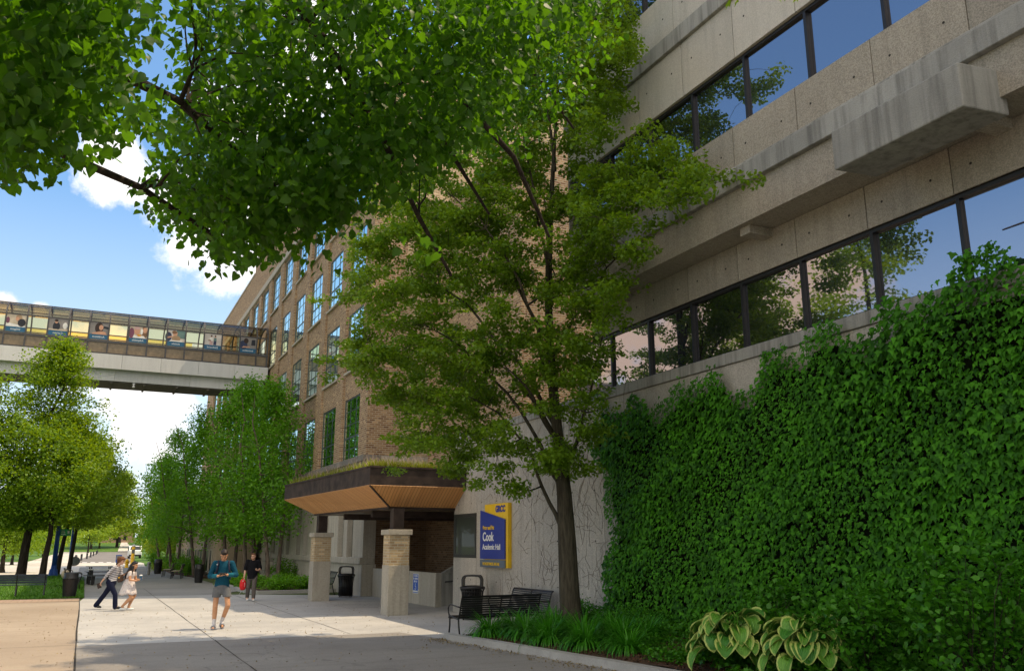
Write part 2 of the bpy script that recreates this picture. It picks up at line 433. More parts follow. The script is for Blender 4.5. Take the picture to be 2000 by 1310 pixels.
scene.cycles.transmission_bounces = 5; scene.cycles.transparent_max_bounces = 12
scene.cycles.sample_clamp_indirect = 6
scene.cycles.use_adaptive_sampling = True; scene.cycles.adaptive_threshold = .02

# ------------------------------------------------------------------ ground
def sheet(name, poly, z, mat):
    m = MB(); m.add([(x, y, z) for x, y in poly], [tuple(range(len(poly)))]); return struct(name, m, mat)
sheet('ground', [(-700,-60),(700,-60),(700,1400),(-700,1400)], -.012, M['earth'])
# near walk: worn grey slab in front, tan concrete left of the long joint, pale slab beyond
sheet('foreground_pavement', [(.05,-20),(7.9,-20),(7.9,12),(7.66,12.4),(7.2,16),(6.95,17.9),(6.6,19.5),(.05,19.6)], .004, M['pave_grey'])
sheet('tan_pavement', [(-40,-20),(.05,-20),(.05,35.0),(-40,33.2)], .0035, M['pave_tan'])
sheet('light_plaza', [(.05,19.6),(6.6,19.5),(6.95,17.9),(7.0,17.0),(11.6,17.0),(11.6,34.5),(9.9,34.5),(6.9,36.4),(5.0,37.4),(.2,37.4),(.05,35)], .0042, M['pave_light'])
sheet('brick_paver_strip', [(-40,33.2),(-1.2,35.0),(.05,35.2),(.05,37.0),(-40,37.0)], .0075, M['pavers'])
sheet('path', [(.2,37.4),(5.0,37.4),(6.2,40),(6.2,90),(-.2,90),(-.2,62),(.2,58)], .004, M['path_grey'])
sheet('cross_sidewalk', [(-60,62),(-.2,62),(-.2,90),(-60,90)], .0045, M['sidewalk'])
sheet('far_plaza', [(-60,90),(16,90),(16,112),(-60,112)], .004, M['sidewalk'])
sheet('road', [(-1.1,112),(5.0,112),(13.8,290),(3.8,290)], .004, M['road'])
sheet('road_margin', [(-40,112),(-1.15,112),(3.75,290),(-40,290)], .0038, M['sidewalk'])
sheet('cross_road', [(-90,290.05),(90,290.05),(90,302),(-90,302)], .0045, M['road'])
m = MB()
for i in range(7):
    x = -.9 + i*.86; m.add([(x,113.2,.009),(x+.5,113.2,.009),(x+.5,116,.009),(x,116,.009)], [(0,1,2,3)])
struct('crosswalk_marking', m, M['white_paint'])
# joints in the paving
m = MB()
def strip(a, b, w, z=.0095):
    a, b = Vector((*a, 0)), Vector((*b, 0)); n = (b-a).normalized(); s_ = Vector((-n.y, n.x, 0))*w/2
    m.add([(p.x, p.y, z) for p in (a+s_, a-s_, b-s_, b+s_)], [(0,1,2,3)])
segs = [((.05,4),(.05,37.4),.05),((2.62,4),(2.62,19.6),.03),((2.62,19.6),(2.62,44),.03),((5.5,19.6),(5.5,36.8),.025),((7.6,25.8),(7.6,35),.02),
        ((-20,19.8),(.05,19.8),.03),((-20,26.5),(.05,26.5),.03),((5.5,29.2),(10.1,29.2),.025),((2.62,14.8),(7.2,14.8),.012)]
for a, b, w in segs:
    n = 14; pts = [(a[0]+(b[0]-a[0])*i/n+rnd.uniform(-.012,.012), a[1]+(b[1]-a[1])*i/n+rnd.uniform(-.012,.012)) for i in range(n+1)]
    for p, q in zip(pts, pts[1:]): strip(p, q, w*rnd.uniform(.35,.8))
struct('pavement_joint', m, M['joint'])
# lawn with a gentle rise, and the planted lawn far down the street
def terrain(name, x0, x1, y0, y1, nx, ny, h, mat):
    mb = MB(); vs = []
    for j in range(ny+1):
        for i in range(nx+1):
            x = x0+(x1-x0)*i/nx; y = y0+(y1-y0)*j/ny; vs.append((x, y, h(x, y)))
    mb.add(vs, [(j*(nx+1)+i, j*(nx+1)+i+1, (j+1)*(nx+1)+i+1, (j+1)*(nx+1)+i) for j in range(ny) for i in range(nx)], 0, True)
    return struct(name, mb, mat)
def skew(o):
    for v in o.data.vertices: v.co.x = 5.4 + (v.co.y-112)*.0495 + (0 if v.co.y>112 else 1.0) + v.co.x*34
skewme = terrain('roadside_lawn', 0, 1, 90.5, 289, 10, 12, lambda x, y: .02+.9*x, M['grass']); skew(skewme)
def lawn_h(x, y):
    t = min(1, max(0, (y-39)/12)); e = min(1, max(0, (.18-x)/1.0)); b = min(1, max(0, (62-y)/6))
    return .012 + .34*t*t*(3-2*t)*e*b
terrain('lawn', -60, .18, 37.0, 61.8, 60, 26, lawn_h, M['grass'])
terrain('far_lawn', -120, 120, 302.2, 420, 24, 20, lambda x, y: .02+ (y-302)*.045, M['grass'])
terrain('verge', -40.5, -6, 120, 289, 8, 12, lambda x, y: .02+.02*(-6-x), M['grass'])
m = MB(); m.add([(9.5,302.3,.12),(14.0,302.3,.12),(14.6,372,3.25),(12.6,372,3.25)], [(0,1,2,3)]); struct('far_path', m, M['sidewalk'])
m = MB(); m.prism([(5.35,118,0),(5.6,118,0),(14.2,289,0),(13.9,289,0)], (0,0,.14)); struct('road_kerb', m, M['kerb'])
# planting bed: kerb, mulch, soil rising toward the wall
KB = [(6.98,17.75),(6.93,17.35),(7.08,16.4),(7.3,15),(7.5,13.4),(7.66,12.4),(7.9,10.5),(8.1,8),(8.2,4),(8.2,-6)]
m = MB(); W = .2
def offs(P, d):
    out = []
    for i, p in enumerate(P):
        a = Vector(P[max(0, i-1)]); b = Vector(P[min(len(P)-1, i+1)]); t = (b-a).normalized(); out.append((p[0]-t.y*d, p[1]+t.x*d))
    return out
KI = offs(KB, W)
for i in range(len(KB)-1):
    a, b, c, d = KB[i], KB[i+1], KI[i+1], KI[i]
    vs = [(*a,0),(*b,0),(*c,0),(*d,0),(a[0]+.012,a[1],.13),(b[0]+.012,b[1],.13),(*c,.13),(*d,.13)]
    m.add(vs, [(4,5,6,7),(0,1,5,4),(2,3,7,6)] + ([(3,0,4,7)] if i == 0 else []))
struct('kerb', m, M['kerb'])
def bed_h(x, y): return .1 + .2*min(1, max(0, (x-7.6)/2.2)) + .02*math.sin(x*5)*math.sin(y*4)
vs = []; fs = []; mb = MB(); ny = 46
for j in range(ny+1):
    y = -6 + (17.5+6)*j/ny
    xk = np.interp(-y, [-p[1] for p in KI], [p[0] for p in KI])
    xr = 10.12 if y < 15.8 else 10.12 - (y-15.8)/1.7*2.5
    for i in range(9):
        x = xk+.003 + (max(xr, xk+.05)-xk)*i/8; vs.append((x, y, bed_h(x, y)))
mb.add(vs, [(j*9+i, j*9+i+1, (j+1)*9+i+1, (j+1)*9+i) for j in range(ny) for i in range(8)], 0, True)
struct('mulch_bed', mb, M['mulch'])
# beds along the brick building
def flatbed(name, poly, zt):
    m = MB(); m.prism([(x, y, 0) for x, y in poly], (0,0,zt)); return struct(name, m, M['mulch'])
flatbed('wall_bed', [(6.6,37.2),(9.75,37.6),(9.75,54.5),(7.3,54.5),(6.5,48),(6.3,40)], .1)
flatbed('annex_bed', [(6.35,56),(7.0,56),(7.0,80),(6.0,80),(5.6,66)], .12)
m = MB(); P = [(6.45,37.1),(6.2,40),(6.4,48),(7.2,54.6)]
for a, b in zip(P, P[1:]): m.bar((*a,.06),(*b,.06),.16,.14)
m.bar((6.45,37.05,.06),(9.75,37.45,.06),.16,.14)
struct('bed_kerb', m, M['kerb'])
# ------------------------------------------------------------------ concrete academic building
XW, XU = 10.1, 9.5            # podium wall face, upper storey face
YE, YU, YN = 25.0, 16.6, -9.  # podium end, upper storey end, near end (behind the photographer's right)
cook = thing('concrete_building', 'grey exposed aggregate academic building with long ribbon windows on the right', 'building', (14, 10, 0))
m = MB()
m.box(XW+.05, 24, YN, YE-.05, 0, 5.25)
m.box(XW+.55, 24, YN, YU-.55, 5.25, 6.6)
m.box(XW+.05, 24, YN, YU-.05, 6.6, 15.0)
obj('core_wall', m, M['joint'], cook)
def panels(mb, x0, y_edges, z0, z1, th, gap=.008, holes=True, zh=None):
    for a, b in zip(y_edges, y_edges[1:]):
        lo, hi = min(a, b)+gap, max(a, b)-gap
        mb.box(x0, x0+th, lo, hi, z0, z1)
        if holes:
            for fy in (.22, .8):
                for z in (zh if zh else [(z0+z1)/2]):
                    mb.tube([(x0-.002, lo+(hi-lo)*fy, z), (x0+.01, lo+(hi-lo)*fy, z)], .02, 8, 1)
podj = [25.0, 23.27, 21.5, 19.79, 18.05, 16.3] + [16.3-1.74*i for i in range(1, 15)]
m = MB(); panels(m, XW, podj, .0, 5.05, .049, zh=(.95, 2.0, 3.1, 4.2)); 
for i in range(6): m.box(XW+.06+i*1.75, XW+.06+(i+1)*1.75-.016, YE-.049, YE, 0, 1.56)   # end face
m.box(XW+.0, XW+.0+.3, YE-.05+.0, YE-.001, 2.82, 5.05)
obj('podium_panel', m, [M['aggregate_wall'], M['joint']], cook)
m = MB(); m.box(XW-.04, XW+.6, YN, YE+.02, 5.06, 5.27); obj('podium_coping', m, M['cast'], cook, bevel=.01)
# panels between ribbon window and soffit, spandrels, ledges
ge = [17.42-1.462*i for i in range(19)]
ue = [16.55] + [16.28-1.462*i for i in range(18)]
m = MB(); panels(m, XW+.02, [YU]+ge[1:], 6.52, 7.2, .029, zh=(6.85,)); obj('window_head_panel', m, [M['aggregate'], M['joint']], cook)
m = MB(); m.box(XU, XW+.04, YN, YU, 7.21, 7.35)
for i in range(1, 12, 3): m.box(XU+.12, XW+.04, YU-1.46*i-.12, YU-1.46*i+.12, 7.06, 7.205)
m.box(XU, XU+.12, YN, YU, 7.351, 7.86); obj('overhang', m, M['aggregate'], cook)
m = MB(); m.box(XU-.10, XU+.3, YN, YU+.03, 7.863, 8.2); m.box(XU-.04, XU+.3, YN, YU+.01, 8.203, 8.27); obj('ledge', m, M['cast'], cook, bevel=.012)
sp = [16.55, 15.3] + [15.3-1.51*i for i in range(1, 17)]
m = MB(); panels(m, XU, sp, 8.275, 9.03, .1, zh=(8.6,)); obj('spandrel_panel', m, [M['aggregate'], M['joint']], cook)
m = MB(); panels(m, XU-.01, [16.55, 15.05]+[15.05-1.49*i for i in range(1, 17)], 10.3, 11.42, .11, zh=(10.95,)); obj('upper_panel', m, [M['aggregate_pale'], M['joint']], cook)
m = MB(); m.box(XU-.09, XU+.3, YN, YU+.03, 11.425, 11.78); obj('upper_ledge', m, M['cast'], cook, bevel=.012)
m = MB(); panels(m, XU, sp, 11.785, 12.85, .1, zh=(12.3,)); obj('upper_spandrel', m, [M['aggregate_pale'], M['joint']], cook); m = MB(); panels(m, XU, sp, 13.95, 15.2, .1, zh=(14.5,)); obj('top_panel', m, [M['aggregate_pale'], M['joint']], cook)
m = MB(); m.prism([(8.9,8.07,6.99),(8.9,8.07,7.58),(9.62,7.98,7.58),(9.62,7.98,6.99)], (0,-2.02,0)); obj('cantilever_beam', m, M['cast'], cook, bevel=.02)
m = MB(); m.box(XU, 24, YU+.0-.04, YU-.005, 7.36, 15.2); obj('end_wall', m, M['aggregate'], cook)
# ribbon windows: one window per bay, frame > glass
def ribbon(xf, edges, z0, z1, rec, y_lo=-8.):
    for a, b in zip(edges, edges[1:]):
        if b < y_lo: break
        m = MB(); x = xf+rec
        m.box(x-.05, x+.05, b-.028, b+.028, z0, z1)
        m.box(x-.05, x+.05, b+.03, a-.03, z1-.055, z1); m.box(x-.04, x+.05, b+.03, a-.03, z0, z0+.04)
        w = obj('window', m, M['frame_dark'], cook)
        j = [rnd.uniform(-.006,.006) for _ in range(3)]; g = MB(); g.add([(x+.01+j[0],a-.0285,z0+.041),(x+.01+j[1],b+.0285,z0+.041),(x+.01+j[1]+j[2],b+.0285,z1-.056),(x+.01+j[0]+j[2],a-.0285,z1-.056)], [(0,1,2,3)]); obj('glass', g, M['glass_cook'], w)
ribbon(XW, ge, 5.275, 6.515, .12)
ribbon(XU, ue, 9.035, 10.295, .10)
ribbon(XU, ue, 12.855, 13.945, .10, 6)
m = MB(); y = YE
for x0, x1 in ((10.35, 11.8), (11.85, 13.3)):
    pass
m.box(10.22, 10.3, 17.45, 17.52, 5.275, 6.515); m.box(10.22, 10.9, 17.53, 17.58, 6.46, 6.515)
obj('corner_mullion', m, M['frame_dark'], cook)
m = MB(); m.box(XW-.012, XW+.03, 23.27, 24.98, 1.56, 1.66); m.box(XW-.012, XW+.03, 23.27, 24.98, 2.72, 2.82); m.box(XW-.012, XW+.03, 23.27, 23.36, 1.661, 2.719); m.box(XW-.012, XW+.03, 24.8, 24.98, 1.661, 2.719)
w = obj('corner_window', m, M['frame_dark'], cook)
g = MB(); g.box(XW-.004, XW+.02, 23.361, 24.799, 1.661, 2.719); obj('glass', g, M['glass_dark'], w)

# ------------------------------------------------------------------ ramp beside the entrance
ramp = thing('entrance_ramp_wall', 'low concrete ramp wall with handrail under the entrance canopy', 'ramp wall', (10.3, 28, 0))
m = MB(); m.box(10.2, 10.4, 26.72, 28.2, 0, 1.05); m.box(10.2, 10.4, 28.22, 33.6, 0, 1.05); obj('wall', m, M['lime'], ramp, bevel=.01)
m = MB(); m.box(10.401, 13.5, 26.72, 26.9, 0, 1.05); obj('return_wall', m, M['cast'], ramp)
m = MB(); m.prism([(10.5,27.5,.9),(13.2,27.5,2.3),(13.2,27.5,0),(10.5,27.5,0)], (0,.2,0)); obj('sloping_parapet', m, M['cast'], ramp)
m = MB(); m.prism([(10.3,25.02,.012),(13.6,25.02,.35),(13.6,25.02,.0)], (0,1.69,0)); obj('ramp_floor', m, M['pave_light'], ramp)
m = MB(); m.tube([(10.5,26.66,.78),(12.8,26.66,.95)], .022, 8)
for x in (10.9, 12.3): m.tube([(x,26.7,.75+.07*(x-10.5)),(x,26.66,.79+.07*(x-10.5))], .015, 6)
obj('handrail', m, M['black_metal'], ramp)

# ------------------------------------------------------------------ brick hall
XB, YC, YB = 9.8, 33.7, 92.
hall = thing('brick_building', 'four storey tan brown brick hall with tall gridded windows above a limestone base', 'building', (14, 60, 0))
BAYS = [35.08+4.085*i for i in range(13)]; BW = 2.68
ROWS = [(5.48,8.2),(9.45,12.15),(13.33,15.95),(17.15,19.62)]
# wall: piers and spandrels in the bay plane, then projecting piers
m = MB(); xb = XB+.10
zs = [5.45] + [z for r in ROWS for z in r] + [19.75]
edges = [YC+.0] + [e for b in BAYS for e in (b, b+BW)] + [YB]
for i in range(0, len(edges), 2): m.box(xb, xb+.5, edges[i], edges[i+1], 5.45, 19.75)
for b in BAYS:
    for j in range(0, len(zs), 2):
        if zs[j+1]-zs[j] > .01: m.box(xb, xb+.5, b, b+BW, zs[j], zs[j+1])
m.box(xb+.75, 26, YC+.4, YB, 0, 22)          # body behind the windows
obj('wall', m, M['brick'], hall)
m = MB(); prev = YC-.002
for i, b in enumerate(BAYS + [YB]):
    lo, hi = (prev, b-.16) if i == 0 else (prev+.16, b-.16)
    if i == 0: m.box(XB-.02, xb+.1, lo, hi, 5.451, 19.74)
    elif hi-lo > .3: m.box(XB, xb+.02, lo, hi, 5.451, 19.74)
    prev = b+BW
obj('pier', m, M['brick'], hall)
m = MB(); m.box(XB-.03, xb+.5, YC-.004, YB, 20.16, 22.25); m.box(XB-.03, xb+.5, YC-.004, 66, 22.251, 23.1); obj('attic_wall', m, M['brick'], hall)
m = MB(); m.box(XB-.07, xb+.52, YC-.01, YB, 19.755, 20.155); obj('stone_band', m, M['lime'], hall)
m = MB(); m.box(XB-.08, xb+.55, YC-.02, 66.05, 23.105, 23.28); m.box(XB-.08, xb+.55, 66.06, YB, 22.255, 22.42); obj('coping', m, M['lime'], hall)
m = MB(); m.box(XB-.16, xb+.5, YC-.03, YB, 5.20, 5.445); m.box(XB-.10, xb+.5, YC-.02, YB, 4.98, 5.197); obj('ledge', m, M['lime_dark'], hall, bevel=.01)
# side wall facing the camera
m = MB(); m.box(xb+.105, 11.3, YC+.005, YC+.4, 5.45, 23.1); obj('side_wall', m, M['brick'], hall)
m = MB(); m.box(11.302, 26, YC+.01, YC+.4, 5.45, 23.1); obj('side_infill', m, M['brick_tan'], hall)
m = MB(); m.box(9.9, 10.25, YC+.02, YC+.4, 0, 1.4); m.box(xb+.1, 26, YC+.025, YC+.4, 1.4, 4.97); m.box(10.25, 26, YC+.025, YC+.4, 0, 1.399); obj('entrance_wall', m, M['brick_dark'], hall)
m = MB(); m.box(12.4, 26, YE+.01, YC-.01, 4.6, 16); obj('shading_link_wall', m, M['brick'], hall); m = MB(); m.box(12.4, 26, YE+.01, YC-.01, 0, 4.598); obj('recess_wall', m, M['brick_dark'], hall)  # link volume added and raised to keep sun off the recess and plaza
m = MB(); m.box(xb+.1, 26, YC+.012, YC+.1, 4.98, 5.44); obj('side_ledge', m, M['lime'], hall)
# ground floor in limestone: base, sill course, piers with paired narrow windows
m = MB(); m.box(XB-.02, XB+.55, YC, YB, 0, 1.2); obj('base_wall', m, M['lime'], hall)
m = MB(); m.box(XB-.12, XB+.5, YC-.02, YB, 1.201, 1.45); obj('sill_course', m, M['lime'], hall, bevel=.015)
m = MB(); cuts = []
for b in BAYS: cuts += [(b+.12, b+1.02), (b+1.62, b+2.52)]
y = YC
for a, b in cuts:
    m.box(XB, XB+.5, y, a, 1.451, 4.3); y = b
m.box(XB, XB+.5, y, YB, 1.451, 4.3); m.box(XB, XB+.5, YC, YB, 4.3, 4.978); obj('ground_floor_wall', m, M['lime'], hall)
m = MB(); m.box(XB-.22, XB-.021, 51.6, 54.2, 0, 4.9); m.box(XB-.34, XB-.222, 52.4, 53.4, 0, 1.3)
obj('rusticated_pier', m, M['lime_block'], hall)
def narrow(a, b):
    m = MB(); x = XB+.26
    m.box(x-.03, x+.04, a, a+.06, 1.452, 4.299); m.box(x-.03, x+.04, b-.06, b, 1.452, 4.299); m.box(x-.03, x+.04, a+.061, b-.061, 1.452, 1.52); m.box(x-.03, x+.04, a+.061, b-.061, 3.2, 3.26)
    w = obj('narrow_window', m, M['frame_green'], hall)
    g = MB(); g.box(x, x+.015, a+.05, b-.05, 1.5, 4.298); obj('glass', g, M['glass_dark'], w)
for a, b in cuts[:20]: narrow(a, b)
def bigwin(b, z0, z1):
    m = MB(); x = xb+.035; a, c = b, b+BW; t = .05
    m.box(x-.018, x+.05, a, a+.07, z0, z1); m.box(x-.018, x+.05, c-.07, c, z0, z1)
    m.box(x-.018, x+.05, a+.081, c-.081, z1-.07, z1); m.box(x-.018, x+.05, a+.081, c-.081, z0, z0+.07)
    zm = z0+(z1-z0)*.36
    m.box(x-.016, x+.04, a+.081, c-.081, zm-.035, zm+.035)
    for k in (.33, .67): m.box(x-.014, x+.04, a+(c-a)*k-.022, a+(c-a)*k+.022, z0+.071, z1-.071)
    for k in (.18, .57, .79):
        z = z0+(z1-z0)*k; m.box(x-.010, x+.03, a+.082, c-.082, z-.016, z+.016)
    w = obj('window', m, M['frame_green'], hall)
    g = MB(); g.box(x, x+.015, a+.06, c-.06, z0+.05, z1-.05)
    obj('pane', g, M['glass_brick'], w)
    s = MB(); s.box(XB-.02, x, a-.05, c+.05, z0-.1, z0-.002); obj('sill', s, M['lime'], w)
for b in BAYS:
    for z0, z1 in ROWS: bigwin(b, z0, z1)

# tan annex at the far end
annex = thing('stucco_annex', 'low tan stucco annex with groups of narrow dark windows beyond the birches', 'building', (8, 68, 0))
m = MB(); m.box(7.05, XB-.36, 55.2, 80.5, 0, 4.1); obj('wall', m, M['stucco'], annex, bevel=.3)
m = MB(); m.box(6.95, XB-.36, 55.1, 80.6, 4.101, 4.3); obj('coping', m, M['lime_dark'], annex)
for g0 in (56.5, 61.5, 67.0, 73.5):
    for k in range(3):
        y0 = g0+k*1.55; m = MB()
        m.box(7.0, 7.048, y0, y0+1.0, .3, .38); m.box(7.0, 7.048, y0, y0+1.0, 1.62, 1.7); m.box(7.0, 7.048, y0, y0+.07, .381, 1.619); m.box(7.0, 7.048, y0+.93, y0+1.0, .381, 1.619)
        w = obj('window', m, M['lime'], annex)
        g = MB(); g.box(7.02, 7.045, y0+.071, y0+.929, .381, 1.619); obj('glass', g, M['glass_dark'], w)

# ------------------------------------------------------------------ skywalk
sky = thing('skywalk', 'glazed pedestrian skywalk with curved bronze ribs spanning the path on a pale girder', 'skywalk', (0, 59, 11.7))
YS, YT = 57.4, 60.9; XL, XR = -17., 9.75
m = MB()
x = XL
while x < XR-.05:
    x2 = min(x+2.24, XR); m.box(x+.006, x2-.006, YS-.06, YT+.06, 12.45, 13.34); x = x2
obj('girder', m, M['girder'], sky)
m = MB(); x = XL
while x < XR-.3:
    x2 = min(x+4.4, XR-.15); m.box(x+.006, x2-.006, YS+.42, YT-.42, 11.78, 12.449); x = x2
obj('lower_girder', m, M['girder'], sky)
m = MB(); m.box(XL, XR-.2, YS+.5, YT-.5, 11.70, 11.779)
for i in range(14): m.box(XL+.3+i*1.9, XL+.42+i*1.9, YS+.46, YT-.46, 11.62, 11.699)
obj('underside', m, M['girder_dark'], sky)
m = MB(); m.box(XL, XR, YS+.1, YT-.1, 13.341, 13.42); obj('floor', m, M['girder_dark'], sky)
ribx = [9.62, 8.92] + [7.82-1.117*i for i in range(22)]
ribx = [r for r in ribx if r > XL]
def prof(t):   # tube section: near side up over the roof to the far side, t in 0..1
    P = [(YS,13.345),(YS,15.3),(YS+.10,15.62),(YS+.32,15.92),(YS+.68,16.14),(YS+1.2,16.25),(YS+1.75,16.28)]
    P = P + [(2*YS+3.5-y, z) for y, z in reversed(P[:-1])]
    return P
PR = prof(0)
for i, xr in enumerate(ribx):
    m = MB()
    for (a, b) in zip(PR, PR[1:]): m.bar((xr,a[0],a[1]),(xr,b[0],b[1]), .07 if i else .12, .09, up=(1,0,0))
    obj('rib', m, M['rib'], sky)
m = MB()
for yy in (YS, YT):
    for z, h in ((13.40,.06),(14.13,.16),(15.3,.07)): m.box(XL, XR-.06, yy-.03, yy+.03, z-h/2, z+h/2)
    m.box(XL, XR-.06, yy-.02+(.3 if yy==YS else -.3), yy+.02+(.3 if yy==YS else -.3), 14.3, 14.36)
for k in (4, 6, 8): m.bar((XL,PR[k][0],PR[k][1]),(XR-.06,PR[k][0],PR[k][1]),.05,.05)
obj('rail', m, M['rib'], sky)
m = MB()
for yy in (YS+.02, YT-.05):
    m.box(XL, XR-.06, yy, yy+.02, 13.44, 14.05)
obj('spandrel_panel', m, M['tan_panel'], sky)
m = MB(); m.add([(XL,YS+.015,14.215),(XR-.06,YS+.015,14.215),(XR-.06,YS+.015,15.262),(XL,YS+.015,15.262)], [(0,1,2,3)]); obj('side_glazing', m, M['grey_glass'], sky)
m = MB(); m.add([(XL,YT-.035,14.215),(5.2,YT-.035,14.215),(5.2,YT-.035,15.262),(XL,YT-.035,15.262)], [(0,1,2,3)]); obj('far_glazing', m, M['gold_glass'], sky)
m = MB(); m.box(5.2, XR-.06, YT-.04, YT-.032, 14.215, 15.262); obj('far_end_glazing', m, M['grey_glass'], sky)
m = MB()
half = len(PR)//2
for a, b in zip(PR[1:half], PR[2:half+1]):
    m.add([(XL,a[0],a[1]),(XR-.06,a[0],a[1]),(XR-.06,b[0],b[1]),(XL,b[0],b[1])], [(0,1,2,3)], 0, True)
obj('roof_glazing', m, M['grey_glass'], sky)
m = MB()
for a, b in zip(PR[half:-2], PR[half+1:-1]):
    m.add([(XL,a[0],a[1]),(XR-.06,a[0],a[1]),(XR-.06,b[0],b[1]),(XL,b[0],b[1])], [(0,1,2,3)], 0, True)
obj('roof_glazing', m, M['roof_gold'], sky)
m = MB(); cx, cy = 2.2, YS+.35
m.box(1.66,1.80,YS+.25,YS+.38,11.62,11.7); m.tube([(1.73,YS+.3,11.62),(1.73,YS+.2,11.5)], .03, 8); m.ball((1.73,YS+.2,11.47), .08)
cam_o = obj('security_camera', m, M['girder'], sky)

def text_mesh(body, size, mat, parent, origin, xdir, updir, name='lettering', align='LEFT', depth=.004, bold=0, sx=1.0):
    """text as real geometry lying in the plane of xdir and updir"""
    cu = bpy.data.curves.new(name, 'FONT'); cu.body = body; cu.size = size; cu.align_x = align; cu.extrude = depth; cu.offset = bold
    to = bpy.data.objects.new(name, cu); COL.objects.link(to)
    bpy.context.view_layer.update()
    dg = bpy.context.evaluated_depsgraph_get(); me = bpy.data.meshes.new_from_object(to.evaluated_get(dg))
    bpy.data.objects.remove(to); bpy.data.curves.remove(cu)
    xd = Vector(xdir).normalized(); ud = Vector(updir).normalized(); nd_ = xd.cross(ud)
    off = Vector(origin) - (world_loc(parent) if parent else Vector((0,0,0)))
    for v in me.vertices:
        c = v.co.copy(); v.co = off + xd*c.x*sx + ud*c.y + nd_*c.z
    me.materials.clear(); me.materials.append(mat)
    o = bpy.data.objects.new(name, me); COL.objects.link(o); o.parent = parent
    return o

# posters in the skywalk windows: photograph above a blue caption read from inside (mirrored outside)
PC = {k: plain('poster_'+k, c, .5, .3, var=.2, scale=3) for k, c in dict(cream=(.50,.42,.32), grey=(.22,.20,.19), pale=(.55,.50,.46), dark=(.02,.022,.03),
      skin=(.52,.28,.18), hair=(.035,.02,.015), brown=(.20,.11,.06), navy=(.03,.04,.09), white=(.7,.68,.64), plum=(.18,.06,.10), orange=(.70,.30,.02), teal=(.12,.20,.19), tan=(.33,.22,.13), pink=(.55,.35,.33)).items()}
def disc(mb, x, z, rx, rz, y, mi, n=14):
    mb.add([(x+rx*math.cos(2*math.pi*k/n), y, z+rz*math.sin(2*math.pi*k/n)) for k in range(n)], [tuple(range(n))], mi)
def quad(mb, pts, y, mi): mb.add([(x, y, z) for x, z in pts], [tuple(range(len(pts)))], mi)
POST = [('Diligent', -4, 'cream'), ('Curious', -2, 'grey'), ('Ambitious', 0, 'grey'), ('Adaptable', 2, 'cream'), ('Artistic', 4, 'pale'), ('Dedicated', 6, 'pale'), ('Innovative', 8, 'grey')]
bays = {-4:(-5.585,-4.468), -2:(-3.351,-2.234), 0:(-1.117,0.0), 2:(1.117,2.234), 4:(3.351,4.468), 6:(5.586,6.703), 8:(7.82,8.92)}
look = {'Diligent':'a person in a pale headscarf leaning over a desk', 'Curious':'a dark haired person in a black top at a table', 'Ambitious':'a long haired person leaning toward the viewer',
        'Adaptable':'a smiling person beside orange flasks', 'Artistic':'a person shaping a large clay bowl', 'Dedicated':'two small standing figures on a pale wall', 'Innovative':'a person bent at a dark computer screen'}
